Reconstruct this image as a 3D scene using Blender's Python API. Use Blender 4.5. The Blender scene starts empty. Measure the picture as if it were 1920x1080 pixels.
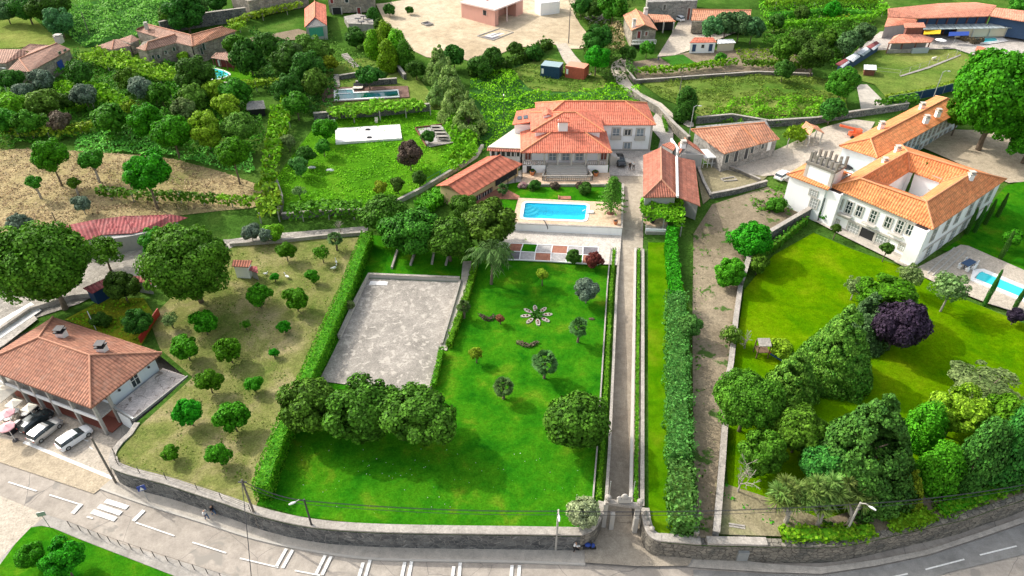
import bpy, bmesh, math, random
import numpy as np
from mathutils import Vector, Matrix
from mathutils.geometry import delaunay_2d_cdt
R = math.radians
sc = bpy.context.scene
col = sc.collection
# ---------------- camera, sky, sun, exposure ----------------
CH, CP, F = 60.0, R(36.8), 1280.0
cam = bpy.data.objects.new('camera', bpy.data.cameras.new('camera')); col.objects.link(cam)
cam.location = (0, 0, CH); cam.rotation_euler = (R(90)-CP, 0, 0)
cam.data.sensor_width = 36; cam.data.lens = 36*F/1920; cam.data.clip_end = 3000; cam.data.clip_start = .5
sc.camera = cam
SUN_EL, SUN_AZ = R(38), math.atan2(-.86, .5)       # azimuth from +Y towards +X
w = bpy.data.worlds.new('World'); sc.world = w; w.use_nodes = True
nt = w.node_tree; bg = nt.nodes['Background']
sky = nt.nodes.new('ShaderNodeTexSky'); sky.sky_type = 'NISHITA'; sky.sun_disc = False
sky.sun_elevation = SUN_EL; sky.sun_rotation = SUN_AZ; sky.altitude = 200; sky.dust_density = 5; sky.air_density = 1.3; sky.ozone_density = .3
hsv = nt.nodes.new('ShaderNodeHueSaturation'); hsv.inputs['Saturation'].default_value = .5; hsv.inputs['Value'].default_value = 1.6; nt.links.new(sky.outputs[0], hsv.inputs['Color']); nt.links.new(hsv.outputs[0], bg.inputs[0]); bg.inputs[1].default_value = .15
sl = bpy.data.lights.new('sun', 'SUN'); sl.energy = 3.0; sl.angle = R(.6); sl.color = (1, .95, .86)
so = bpy.data.objects.new('sun', sl); col.objects.link(so)
sd = Vector((math.sin(SUN_AZ)*math.cos(SUN_EL), math.cos(SUN_AZ)*math.cos(SUN_EL), math.sin(SUN_EL)))
so.rotation_euler = sd.to_track_quat('Z', 'Y').to_euler(); so.location = (-60, 40, 90)
sc.view_settings.view_transform = 'Standard'; sc.view_settings.look = 'None'
sc.view_settings.exposure = .22; sc.view_settings.gamma = 1
sc.cycles.max_bounces = 5; sc.cycles.diffuse_bounces = 3; sc.cycles.transparent_max_bounces = 4
sc.cycles.transmission_bounces = 2; sc.cycles.caustics_reflective = False; sc.cycles.caustics_refractive = False
sc.cycles.use_denoising = True

# ---------------- placing: a pixel of the 1920x1080 photo onto the land ----------------
SP, CPc = math.sin(CP), math.cos(CP)
def at(u, v, z=0.0):
    a = (u-960)/F; b = (540-v)/F
    d = Vector((a, CPc+b*SP, -SP+b*CPc)); t = (z-CH)/d.z
    return Vector((d.x*t, d.y*t, z))
KY = [-80, 62, 90, 100, 112, 180, 240, 420]; KZ = [2.5, 2.5, 3.4, 4.3, 5.0, 7.5, 10.5, 30]
def T(x, y): return float(np.interp(y, KY, KZ))
def gp(u, v, dz=0.0):
    z = 4.0
    for _ in range(14):
        p = at(u, v, z+dz); z = .5*z+.5*T(p.x, p.y)
    return at(u, v, z+dz)
def ppm(p): return F/(p.y*CPc+(CH-p.z)*SP)          # photo pixels per metre at p
def V(*a): return Vector(a)
UP = V(0, 0, 1)

# ---------------- materials ----------------
MT = {}
def rgb(c): return (c[0], c[1], c[2], 1)
def newmat(n):
    m = bpy.data.materials.new(n); m.use_nodes = True
    return m, m.node_tree.nodes, m.node_tree.links, m.node_tree.nodes['Principled BSDF']
def mix(N, L, mode, fac, a, b):
    x = N.new('ShaderNodeMix'); x.data_type = 'RGBA'; x.blend_type = mode
    for s, val in ((0, fac), (6, a), (7, b)):
        if isinstance(val, (int, float)): x.inputs[s].default_value = val
        elif isinstance(val, tuple): x.inputs[s].default_value = rgb(val)
        else: L.new(val, x.inputs[s])
    return x.outputs[2]
def noise(N, L, vec, s, d=4, r=.6, dist=0):
    n = N.new('ShaderNodeTexNoise'); n.inputs['Scale'].default_value = s; n.inputs['Detail'].default_value = d
    n.inputs['Roughness'].default_value = r; n.inputs['Distortion'].default_value = dist
    if vec is not None: L.new(vec, n.inputs['Vector'])
    return n.outputs['Fac']
def ramp(N, L, fac, stops):
    r = N.new('ShaderNodeValToRGB'); e = r.color_ramp.elements
    while len(e) < len(stops): e.new(.5)
    for i, (p, c) in enumerate(stops):
        e[i].position = p; e[i].color = rgb(c) if isinstance(c, tuple) else (c, c, c, 1)
    L.new(fac, r.inputs[0]); return r.outputs[0]
def ground_mat(name, cols, big=.12, mid=.9, fine=6., rough=.95, bump=.4, fc=(.72, 1.25), spots=None, lines=None):
    m, N, L, B = newmat(name)
    tc = N.new('ShaderNodeNewGeometry').outputs['Position']
    f1 = noise(N, L, tc, big, 5, .62, .4)
    n = len(cols)
    c = ramp(N, L, f1, [(.30+.42*i/max(1, n-1), cols[i]) for i in range(n)])
    f2 = noise(N, L, tc, mid, 4, .7)
    c = mix(N, L, 'MULTIPLY', 1., c, ramp(N, L, f2, [(.3, .78), (.7, 1.18)]))
    f3 = noise(N, L, tc, fine, 3, .75)
    c = mix(N, L, 'MULTIPLY', 1., c, ramp(N, L, f3, [(.3, fc[0]), (.7, fc[1])]))
    if spots:
        s = ramp(N, L, noise(N, L, tc, spots[1], 3, .6, spots[3] if len(spots) > 3 else 0), [(spots[2], 0.), (spots[2]+.05, 1.)])
        c = mix(N, L, 'MIX', s, c, spots[0])
    if lines:      # cracks
        vo = N.new('ShaderNodeTexVoronoi'); vo.feature = 'DISTANCE_TO_EDGE'; vo.inputs['Scale'].default_value = lines[1]
        mp = N.new('ShaderNodeVectorMath'); mp.operation = 'ADD'; L.new(tc, mp.inputs[0])
        nn = N.new('ShaderNodeTexNoise'); nn.inputs['Scale'].default_value = lines[1]*2; L.new(tc, nn.inputs['Vector'])
        L.new(nn.outputs['Color'], mp.inputs[1]); L.new(mp.outputs[0], vo.inputs['Vector'])
        s = ramp(N, L, vo.outputs['Distance'], [(0, 1.), (lines[2], 0.)])
        c = mix(N, L, 'MIX', s, c, lines[0])
    L.new(c, B.inputs['Base Color']); B.inputs['Roughness'].default_value = rough
    B.inputs['Specular IOR Level'].default_value = 0
    if bump:
        b = N.new('ShaderNodeBump'); b.inputs['Strength'].default_value = bump; b.inputs['Distance'].default_value = .15
        L.new(f3, b.inputs['Height']); L.new(b.outputs[0], B.inputs['Normal'])
    MT[name] = m; return m
def plain(name, c, rough=.6, metal=0, var=.12, sc_=3., spec=.4):
    m, N, L, B = newmat(name)
    tc = N.new('ShaderNodeTexCoord').outputs['Object']
    f = noise(N, L, tc, sc_, 5, .65)
    L.new(mix(N, L, 'MULTIPLY', 1., tuple(c), ramp(N, L, f, [(.3, 1-var), (.7, 1+var)])), B.inputs['Base Color'])
    B.inputs['Roughness'].default_value = rough; B.inputs['Metallic'].default_value = metal
    B.inputs['Specular IOR Level'].default_value = spec
    MT[name] = m; return m
def wallmat(name, c, stain=(.25, .23, .2), amt=.35):
    m, N, L, B = newmat(name)
    g = N.new('ShaderNodeNewGeometry').outputs['Position']
    mp = N.new('ShaderNodeMapping'); mp.inputs['Scale'].default_value = (1, 1, .25); L.new(g, mp.inputs[0])
    f = noise(N, L, mp.outputs[0], 1.2, 6, .7)
    s = ramp(N, L, f, [(.52, 0.), (.8, amt)])
    L.new(mix(N, L, 'MIX', s, tuple(c), tuple(stain)), B.inputs['Base Color'])
    B.inputs['Roughness'].default_value = .85; B.inputs['Specular IOR Level'].default_value = .2
    MT[name] = m; return m
def stone(name, c1, c2, mortar, s=1.6, mw=.06, bump=.8, dark=None):
    m, N, L, B = newmat(name)
    g = N.new('ShaderNodeNewGeometry').outputs['Position']
    mp = N.new('ShaderNodeMapping'); mp.inputs['Scale'].default_value = (1, 1, 1.5); L.new(g, mp.inputs[0])
    vo = N.new('ShaderNodeTexVoronoi'); vo.inputs['Scale'].default_value = s; L.new(mp.outputs[0], vo.inputs['Vector'])
    ve = N.new('ShaderNodeTexVoronoi'); ve.feature = 'DISTANCE_TO_EDGE'; ve.inputs['Scale'].default_value = s; L.new(mp.outputs[0], ve.inputs['Vector'])
    sp = N.new('ShaderNodeSeparateColor'); L.new(vo.outputs['Color'], sp.inputs[0])
    c = ramp(N, L, sp.outputs[0], [(0, c1), (1, c2)])
    c = mix(N, L, 'MULTIPLY', 1., c, ramp(N, L, noise(N, L, g, 5, 4, .7), [(.3, .65), (.7, 1.3)]))
    if dark: c = mix(N, L, 'MIX', ramp(N, L, noise(N, L, g, .5, 5, .7), [(.5, 0.), (.62, .8)]), c, dark)
    e = ramp(N, L, ve.outputs['Distance'], [(0, 0.), (mw, 1.)])
    c = mix(N, L, 'MIX', e, mortar, c)
    L.new(c, B.inputs['Base Color']); B.inputs['Roughness'].default_value = .92; B.inputs['Specular IOR Level'].default_value = .15
    b = N.new('ShaderNodeBump'); b.inputs['Strength'].default_value = bump; b.inputs['Distance'].default_value = .12
    L.new(e, b.inputs['Height']); L.new(b.outputs[0], B.inputs['Normal'])
    MT[name] = m; return m
def tiles(name, c1, c2, per=.42, row=.8, dirt=None, dark=.45, mossy=.0):
    m, N, L, B = newmat(name)
    uv = N.new('ShaderNodeUVMap').outputs[0]
    s = N.new('ShaderNodeSeparateXYZ'); L.new(uv, s.inputs[0])
    def wave(out, p):
        a = N.new('ShaderNodeMath'); a.operation = 'MULTIPLY'; a.inputs[1].default_value = 2*math.pi/p; L.new(out, a.inputs[0])
        b = N.new('ShaderNodeMath'); b.operation = 'SINE'; L.new(a.outputs[0], b.inputs[0])
        d = N.new('ShaderNodeMath'); d.operation = 'MULTIPLY_ADD'; d.inputs[1].default_value = .5; d.inputs[2].default_value = .5
        L.new(b.outputs[0], d.inputs[0]); return d.outputs[0]
    wu, wv = wave(s.outputs[0], per), wave(s.outputs[1], row)
    c = ramp(N, L, noise(N, L, uv, .35, 6, .7), [(.3, c1), (.68, c2)])
    vo = N.new('ShaderNodeTexVoronoi'); vo.inputs['Scale'].default_value = 2.6; L.new(uv, vo.inputs['Vector'])
    sp = N.new('ShaderNodeSeparateColor'); L.new(vo.outputs['Color'], sp.inputs[0])
    c = mix(N, L, 'MULTIPLY', 1., c, ramp(N, L, sp.outputs[0], [(0, .8), (1, 1.22)]))
    c = mix(N, L, 'MULTIPLY', 1., c, ramp(N, L, wu, [(0, dark), (.45, 1.05)]))
    c = mix(N, L, 'MULTIPLY', 1., c, ramp(N, L, wv, [(0, .82), (.3, 1.02)]))
    if dirt: c = mix(N, L, 'MIX', ramp(N, L, noise(N, L, uv, .8, 6, .75), [(.5, 0.), (.75, .6)]), c, dirt)
    L.new(c, B.inputs['Base Color']); B.inputs['Roughness'].default_value = .8; B.inputs['Specular IOR Level'].default_value = .25
    b = N.new('ShaderNodeBump'); b.inputs['Strength'].default_value = .6; b.inputs['Distance'].default_value = .1
    L.new(wu, b.inputs['Height']); L.new(b.outputs[0], B.inputs['Normal'])
    MT[name] = m; return m
def leafmat(name, c1, c2, trans=.3, sc_=2.6, hv=.05):
    m, N, L, B = newmat(name)
    tc = N.new('ShaderNodeTexCoord').outputs['Object']
    f = noise(N, L, tc, sc_, 4, .7)
    ge = N.new('ShaderNodeNewGeometry')
    c = ramp(N, L, f, [(.32, c1), (.68, c2)])
    c = mix(N, L, 'MULTIPLY', 1., c, ramp(N, L, ge.outputs['Random Per Island'], [(0, .45), (1, 1.5)]))
    hs = N.new('ShaderNodeHueSaturation'); L.new(c, hs.inputs['Color'])
    oi = N.new('ShaderNodeObjectInfo').outputs['Random']
    mr = N.new('ShaderNodeMapRange'); mr.inputs[3].default_value = .5-hv*.5; mr.inputs[4].default_value = .5+hv*.4; L.new(oi, mr.inputs[0]); L.new(mr.outputs[0], hs.inputs['Hue'])
    mv = N.new('ShaderNodeMapRange'); mv.inputs[3].default_value = .82; mv.inputs[4].default_value = 1.2; L.new(oi, mv.inputs[0]); L.new(mv.outputs[0], hs.inputs['Value'])
    B.inputs['Roughness'].default_value = .6; B.inputs['Specular IOR Level'].default_value = .1
    L.new(hs.outputs[0], B.inputs['Base Color'])
    tr = N.new('ShaderNodeBsdfTranslucent'); L.new(hs.outputs[0], tr.inputs[0])
    mx = N.new('ShaderNodeMixShader'); mx.inputs[0].default_value = trans
    L.new(B.outputs[0], mx.inputs[1]); L.new(tr.outputs[0], mx.inputs[2])
    L.new(mx.outputs[0], N['Material Output'].inputs[0])
    MT[name] = m; return m

ground_mat('weeds', [(.03, .07, .012), (.06, .14, .02), (.13, .2, .04)], .06, .6, 3, bump=.8, fc=(.55, 1.4))
ground_mat('lawn', [(.012, .11, .004), (.028, .165, .005), (.05, .195, .006), (.12, .22, .012)], .3, 1.6, 6, bump=.4, fc=(.68, 1.3))
ground_mat('lawn_strip', [(.035, .15, .001), (.08, .2, .002), (.15, .22, .008)], .2, .8, 7, bump=.3, fc=(.82, 1.18))
ground_mat('mansion_lawn', [(.05, .16, .001), (.1, .215, .001), (.16, .245, .004)], .2, 1.4, 6, bump=.4, fc=(.68, 1.3))
ground_mat('rough_grass', [(.05, .17, .008), (.08, .24, .01), (.14, .28, .02)], .15, 1.2, 4, bump=.8, fc=(.6, 1.35))
ground_mat('orchard', [(.08, .14, .02), (.21, .22, .07), (.36, .3, .16)], .2, 1.3, 5, bump=.7, fc=(.65, 1.3))
ground_mat('dry', [(.12, .16, .04), (.29, .24, .11), (.4, .32, .17), (.34, .25, .13)], .07, .7, 2.5, bump=.8, fc=(.6, 1.35))
ground_mat('meadow', [(.07, .15, .02), (.16, .22, .045), (.27, .28, .08)], .06, .6, 3, bump=.7, fc=(.65, 1.3))
ground_mat('yellowgrass', [(.06, .14, .01), (.22, .26, .02), (.3, .26, .02)], .25, 1., 4, bump=.6)
ground_mat('bracken_ground', [(.03, .1, .02), (.05, .14, .03)], .1, .6, 3, bump=.8)
ground_mat('sand', [(.42, .33, .22), (.56, .46, .32), (.6, .5, .37)], .05, .5, 3, bump=.5, fc=(.8, 1.15))
ground_mat('dirt', [(.13, .11, .07), (.27, .22, .15), (.35, .29, .2)], .1, .7, 4, bump=.6, fc=(.7, 1.2), spots=((.07, .13, .03), .5, .6))
ground_mat('dirt_green', [(.2, .18, .1), (.3, .26, .16), (.13, .18, .05)], .09, .7, 4, bump=.6)
ground_mat('soil', [(.2, .16, .11), (.3, .24, .17)], .2, 1.2, 5, bump=.7)
ground_mat('court', [(.26, .24, .21), (.36, .33, .29), (.44, .4, .35)], .18, 1.2, 6, bump=.2, fc=(.62, 1.2), spots=((.47, .43, .375), 1.3, .56, .6))
ground_mat('concrete', [(.3, .28, .25), (.42, .39, .35)], .3, 1.2, 6, bump=.2, fc=(.85, 1.1))
ground_mat('cracked', [(.52, .46, .42), (.62, .56, .52)], .3, 1.2, 6, bump=.3, spots=((.25, .21, .18), .6, .58, 1.5), lines=((.18, .15, .13), .5, .02))
ground_mat('asphalt', [(.33, .295, .25), (.4, .355, .305), (.44, .395, .335)], .07, .7, 9, bump=.15, fc=(.88, 1.1), lines=((.17, .16, .15), .13, .003), spots=((.3, .275, .24), .22, .6, 1.2))
ground_mat('asphalt_dark', [(.24, .235, .22), (.31, .3, .28)], .1, .7, 9, bump=.15, fc=(.88, 1.1))
ground_mat('pave', [(.45, .41, .35), (.52, .475, .41)], .12, 1., 8, bump=.2, fc=(.88, 1.1))
ground_mat('cobble', [(.42, .35, .25), (.54, .45, .33)], .1, 1.2, 5, bump=.5, fc=(.72, 1.2))
ground_mat('cobble_light', [(.47, .41, .33), (.58, .51, .42)], .1, 1.5, 5, bump=.5, fc=(.7, 1.2))
ground_mat('gravel_drive', [(.33, .28, .22), (.4, .345, .27), (.44, .38, .3)], .12, 1.5, 8, bump=.35, fc=(.78, 1.18))
ground_mat('white_gravel', [(.58, .53, .46), (.68, .62, .55)], .2, 1.5, 6, bump=.3, fc=(.72, 1.12))
ground_mat('deck_tile', [(.56, .41, .28), (.66, .5, .36)], .4, 2.2, 7, bump=.1, fc=(.86, 1.1))
ground_mat('wood_deck', [(.16, .1, .08), (.26, .17, .14)], .5, 2, 6, bump=.2)
ground_mat('stone_paving', [(.4, .37, .33), (.55, .5, .45)], .2, 1, 4, bump=.3)
ground_mat('white_court', [(.72, .7, .68), (.8, .79, .77)], .3, 1., 6, bump=0, fc=(.95, 1.03))
ground_mat('red_gravel', [(.34, .15, .1), (.42, .2, .14)], .5, 2, 9, bump=.3)
ground_mat('dark_gravel', [(.16, .15, .16), (.24, .22, .23)], .5, 2, 9, bump=.3)
ground_mat('grey_gravel', [(.38, .36, .35), (.5, .48, .46)], .5, 2, 9, bump=.3)
ground_mat('crop', [(.04, .15, .02), (.06, .2, .02)], .3, 1.5, 5, bump=.9)
stone('stone_wall', (.1, .1, .1), (.2, .2, .19), (.34, .33, .31), 1.5, .07, dark=(.05, .055, .06))
stone('stone_wall_warm', (.18, .165, .14), (.3, .27, .22), (.1, .09, .08), 1.6, .05, dark=(.11, .11, .1))
stone('stone_house', (.27, .24, .19), (.42, .37, .3), (.2, .18, .15), .9, .04, dark=(.18, .17, .15))
stone('stone_house_grey', (.26, .25, .23), (.38, .36, .33), (.2, .19, .18), .9, .04)
ground_mat('cap_stone', [(.36, .33, .29), (.47, .43, .38)], .4, 1.5, 5, bump=.3, fc=(.7, 1.15))
wallmat('white_wall', (.92, .92, .91), (.5, .48, .45), .25)
wallmat('white_wall_blue', (.72, .78, .82), (.5, .5, .48), .2)
wallmat('grey_wall', (.4, .39, .37), (.15, .15, .14), .6)
wallmat('yellow_wall', (.62, .47, .25), (.4, .3, .18), .3)
wallmat('cream_wall', (.66, .58, .43), (.4, .35, .28), .3)
wallmat('pink_wall', (.62, .34, .28), (.4, .25, .2), .3)
wallmat('pink_roof', (.78, .62, .58), (.6, .42, .38), .5)
wallmat('flat_roof', (.66, .6, .5), (.4, .33, .25), .5)
wallmat('brick_band', (.28, .1, .07), (.15, .06, .05), .4)
wallmat('granite', (.5, .47, .42), (.25, .24, .21), .4)
tiles('tile_orange', (.68, .22, .075), (.82, .33, .13), .4, .9, dark=.62, dirt=(.5, .2, .1))
tiles('tile_light', (.78, .38, .2), (.82, .44, .25), .62, 1.2, dark=.93)
tiles('tile_red', (.64, .17, .1), (.76, .25, .155), .36, .8, dark=.62, dirt=(.5, .17, .11))
tiles('tile_old', (.38, .13, .085), (.52, .2, .13), .38, .8, dirt=(.28, .17, .13), dark=.5)
tiles('tile_weathered', (.31, .13, .085), (.43, .2, .125), .38, .6, dirt=(.33, .22, .17), dark=.55)
tiles('tile_brown', (.3, .17, .12), (.45, .26, .19), .5, .8, dirt=(.24, .19, .15), dark=.55)
tiles('tile_barn', (.55, .22, .12), (.72, .36, .22), .5, .8, dirt=(.45, .28, .2), dark=.55)
tiles('metal_red', (.27, .05, .055), (.4, .12, .115), .55, 3, dirt=(.42, .24, .22), dark=.7)
tiles('panel_red', (.42, .12, .07), (.5, .165, .1), 1.1, 4, dark=.7)
tiles('panel_pink', (.62, .24, .15), (.69, .3, .2), .5, 60, dark=.99)
tiles('panel_grey', (.3, .36, .37), (.38, .43, .43), 2., 8, dark=.8)
tiles('panel_white', (.68, .7, .7), (.78, .8, .8), 1., 8, dark=.9)
tiles('deckpad', (.5, .42, .3), (.6, .5, .36), 1., 1., dark=.9)
plain('ridge', (.68, .29, .14), .8); plain('ridge_old', (.5, .24, .15), .8, var=.3)
plain('white_paint', (.8, .8, .78), .6, var=.05); plain('grey_metal', (.4, .42, .42), .45, .5); plain('dark_metal', (.05, .05, .055), .4, .4)
plain('dark', (.02, .02, .022), .7); plain('glass', (.03, .045, .05), .08, 0, .3, spec=.8); plain('glass_light', (.22, .27, .3), .15, 0, .2, spec=.8)
plain('wood', (.16, .1, .06), .8, var=.3); plain('dark_red', (.2, .03, .03), .6); plain('brown_wood', (.2, .07, .05), .7, var=.25)
plain('pole', (.16, .14, .12), .8, var=.3); plain('galv', (.45, .46, .45), .5, .3); plain('concrete_post', (.4, .38, .34), .85, var=.2)
plain('bark', (.16, .12, .085), .9, var=.35, sc_=6); plain('bark_pale', (.35, .31, .26), .9, var=.3, sc_=6)
plain('line_paint', (.78, .77, .73), .7, var=.18, sc_=5.)
plain('blue', (.02, .06, .3), .5); plain('blue_dark', (.01, .04, .12), .4); plain('orange', (.75, .13, .04), .5); plain('yellow', (.8, .5, .02), .5)
plain('terracotta', (.55, .2, .08), .8); plain('red', (.5, .04, .03), .5); plain('pink', (.75, .4, .42), .7); plain('cream', (.72, .66, .55), .8)
plain('rubber', (.02, .02, .02), .8); plain('skin', (.5, .3, .2), .6); plain('hair', (.03, .02, .015), .7); plain('denim', (.07, .13, .24), .9)
plain('teal_door', (.05, .16, .2), .5); plain('green_net', (.05, .3, .2), .7); plain('navy', (.03, .07, .15), .6)
def water(name, c, c2):
    m, N, L, B = newmat(name)
    g = N.new('ShaderNodeNewGeometry').outputs['Position']
    L.new(ramp(N, L, noise(N, L, g, .25, 2, .5), [(.3, c), (.7, c2)]), B.inputs['Base Color'])
    B.inputs['Roughness'].default_value = .06; B.inputs['Specular IOR Level'].default_value = .35
    b = N.new('ShaderNodeBump'); b.inputs['Strength'].default_value = .12; L.new(noise(N, L, g, 2.5, 2), b.inputs['Height']); L.new(b.outputs[0], B.inputs['Normal'])
    MT[name] = m
water('pool_water', (.0, .42, .66), (.01, .52, .74)); water('pool_teal', (.03, .2, .24), (.0, .07, .03)); water('pool_cyan', (.02, .52, .6), (.05, .6, .66))
plain('pool_tile', (.02, .3, .55), .4)
leafmat('leaf_round', (0.0298, 0.1744, 0.0051), (0.0897, 0.3726, 0.0103))
leafmat('leaf_dark', (0.03, 0.1, 0.012), (0.085, 0.23, 0.025))
leafmat('leaf_mid', (0.04, 0.17, 0.008), (0.12, 0.33, 0.025))
leafmat('leaf_bright', (0.085, 0.255, 0.0076), (0.253, 0.506, 0.0207))
leafmat('leaf_magnolia', (0.0232, 0.0826, 0.0041), (0.1076, 0.2732, 0.0207), .15)
leafmat('leaf_grey', (0.11, 0.17, 0.12), (0.22, 0.3, 0.2))
leafmat('leaf_blue', (0.0425, 0.119, 0.0357), (0.138, 0.3105, 0.1035))
leafmat('leaf_yellow', (0.1193, 0.2387, 0.0076), (0.3767, 0.5589, 0.0345))
leafmat('leaf_olive', (0.0597, 0.1469, 0.0128), (0.1973, 0.3726, 0.0483))
leafmat('leaf_purple', (0.02, 0.012, 0.025), (0.05, 0.035, 0.06), .08)
leafmat('leaf_copper', (0.0735, 0.063, 0.042), (0.21, 0.1575, 0.105), .1)
leafmat('leaf_vine', (0.13, 0.32, 0.015), (0.33, 0.52, 0.04), .3)
leafmat('leaf_laurel', (0.035, 0.13, 0.012), (0.15, 0.33, 0.07))
leafmat('leaf_palm', (0.035, 0.1, 0.02), (0.12, 0.24, 0.06))
leafmat('leaf_pale', (0.1, 0.2, 0.05), (0.26, 0.38, 0.13), .3)
leafmat('leaf_conifer', (.018, .1, .014), (.09, .28, .035), .15, 5.)
leafmat('leaf_conifer_y', (.03, .12, .01), (.2, .36, .04), .15, 5.)
leafmat('leaf_hedge', (0.0398, 0.202, 0.0051), (0.1435, 0.4471, 0.0172))
leafmat('leaf_bracken', (0.094, 0.3277, 0.0375), (0.2755, 0.6521, 0.0929), .2, .4)
leafmat('leaf_straw', (0.36, 0.27, 0.14), (0.5, 0.41, 0.23), .2, .3)
leafmat('leaf_grass', (0.094, 0.3856, 0.0075), (0.2543, 0.6521, 0.0169), .25, .3)
leafmat('leaf_meadow', (0.06, 0.15, 0.01), (0.2, 0.3, 0.04), .25, .3)
leafmat('leaf_flower', (0.6, 0.6, 0.021), (0.6, 0.6, 0.035))
leafmat('leaf_pink', (0.6, 0.252, 0.294), (0.6, 0.525, 0.4375))
leafmat('leaf_red', (0.147, 0.042, 0.0315), (0.28, 0.105, 0.0525))
leafmat('leaf_spike', (0.12, 0.24, 0.04), (0.29, 0.42, 0.11))
leafmat('leaf_variegated', (.26, .34, .16), (.5, .58, .32))
wallmat('granite_dark', (.24, .22, .19), (.1, .1, .09), .5)
leafmat('leaf_poplar', (.16, .32, .05), (.38, .56, .18), .42)
leafmat('leaf_lush', (.05, .17, .02), (.13, .32, .05))
# ---------------- geometry helpers ----------------
class MB:
    def __init__(s): s.v = []; s.f = []; s.uv = None
    def add(s, vs, fs):
        n = len(s.v); s.v += [tuple(p) for p in vs]; s.f += [tuple(i+n for i in f) for f in fs]; return s
    def prism(s, pts, z0, z1):          # footprint polygon (any z) extruded
        n = len(pts)
        a = sum(pts[i][0]*pts[(i+1) % n][1]-pts[(i+1) % n][0]*pts[i][1] for i in range(n))
        if a < 0: pts = list(reversed(pts))
        g = (lambda z, i: z[i] if isinstance(z, (list, tuple)) else z)
        vs = [(p[0], p[1], g(z0, i)) for i, p in enumerate(pts)]+[(p[0], p[1], g(z1, i)) for i, p in enumerate(pts)]
        return s.add(vs, [tuple(range(n-1, -1, -1)), tuple(range(n, 2*n))]+[(i, (i+1) % n, n+(i+1) % n, n+i) for i in range(n)])
    def box(s, c, d, rz=0.0):           # c = centre of the base
        cs, sn = math.cos(rz), math.sin(rz); x, y = d[0]/2, d[1]/2
        return s.prism([(c[0]+a*cs-b*sn, c[1]+a*sn+b*cs) for a, b in ((-x, -y), (x, -y), (x, y), (-x, y))], c[2], c[2]+d[2])
    def obox(s, o, ax, ay, az):         # corner origin and three edge vectors
        o, ax, ay, az = map(Vector, (o, ax, ay, az))
        vs = [o, o+ax, o+ax+ay, o+ay, o+az, o+ax+az, o+ax+ay+az, o+ay+az]
        fs = [(3, 2, 1, 0), (4, 5, 6, 7), (0, 1, 5, 4), (1, 2, 6, 5), (2, 3, 7, 6), (3, 0, 4, 7)]
        if ax.cross(ay).dot(az) < 0: fs = [tuple(reversed(f)) for f in fs]
        return s.add(vs, fs)
    def tube(s, pts, r, n=6, cap=True):
        pts = [Vector(p) for p in pts]; rs = r if isinstance(r, (list, tuple)) else [r]*len(pts)
        rings = []
        for i, p in enumerate(pts):
            d = (pts[min(i+1, len(pts)-1)]-pts[max(i-1, 0)]).normalized()
            a = d.cross(V(0, 0, 1) if abs(d.z) < .9 else V(1, 0, 0)).normalized(); b = d.cross(a)
            rings += [p+(a*math.cos(2*math.pi*k/n)+b*math.sin(2*math.pi*k/n))*rs[i] for k in range(n)]
        fs = [(i*n+k, i*n+(k+1) % n, (i+1)*n+(k+1) % n, (i+1)*n+k) for i in range(len(pts)-1) for k in range(n)]
        if cap: fs += [tuple(range(n-1, -1, -1)), tuple((len(pts)-1)*n+k for k in range(n))]
        return s.add(rings, fs)
    def ball(s, c, r, sx=1, sy=1, sz=1, n=10):
        vs = [(c[0], c[1], c[2]-r*sz)]
        m = n//2
        for i in range(1, m):
            t = math.pi*i/m
            vs += [(c[0]+r*sx*math.sin(t)*math.cos(2*math.pi*k/n), c[1]+r*sy*math.sin(t)*math.sin(2*math.pi*k/n), c[2]-r*sz*math.cos(t)) for k in range(n)]
        vs.append((c[0], c[1], c[2]+r*sz)); L = len(vs)-1
        fs = [(0, 1+(k+1) % n, 1+k) for k in range(n)]
        for i in range(m-2): fs += [(1+i*n+k, 1+i*n+(k+1) % n, 1+(i+1)*n+(k+1) % n, 1+(i+1)*n+k) for k in range(n)]
        fs += [(1+(m-2)*n+k, 1+(m-2)*n+(k+1) % n, L) for k in range(n)]
        return s.add(vs, fs)
    def wall(s, pts, th, z0, z1):       # wall along a polyline; z0, z1 numbers or f(x, y)
        pts = [Vector((p[0], p[1], 0)) for p in pts]; L_, R_ = [], []
        for i, p in enumerate(pts):
            d = (pts[min(i+1, len(pts)-1)]-pts[max(i-1, 0)]).normalized(); q = V(-d.y, d.x, 0)*th/2
            L_.append(p+q); R_.append(p-q)
        f = lambda z, p: z(p.x, p.y) if callable(z) else z
        vs = []
        for i, p in enumerate(pts):
            a, b = f(z0, p), f(z1, p)
            vs += [(R_[i].x, R_[i].y, a), (L_[i].x, L_[i].y, a), (L_[i].x, L_[i].y, b), (R_[i].x, R_[i].y, b)]
        fs = [(0, 1, 2, 3)]; n = len(pts)
        for i in range(n-1): fs += [(4*i+(k+1) % 4, 4*i+k, 4*i+4+k, 4*i+4+(k+1) % 4) for k in range(4)]
        fs.append((4*n-1, 4*n-2, 4*n-3, 4*n-4))
        return s.add(vs, fs)
def root_loc(o):
    p = V(0, 0, 0)
    while o is not None: p = p+o.location; o = o.parent
    return p
def mesh_from(name, vs, fs, m=None, smooth=False, uvs=None):
    me = bpy.data.meshes.new(name); me.from_pydata(vs, [], fs)
    if uvs is not None:
        ul = me.uv_layers.new(name='UVMap'); ul.data.foreach_set('uv', [c for uv in uvs for c in uv])
    if m: me.materials.append(MT[m] if isinstance(m, str) else m)
    if smooth: me.polygons.foreach_set('use_smooth', [True]*len(me.polygons))
    return me
def tag(o, label=None, cat=None, group=None, kind=None):
    if label: o['label'] = label
    if cat: o['category'] = cat; o['kind'] = 'thing'
    if group: o['group'] = group
    if kind: o['kind'] = kind
    return o
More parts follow.
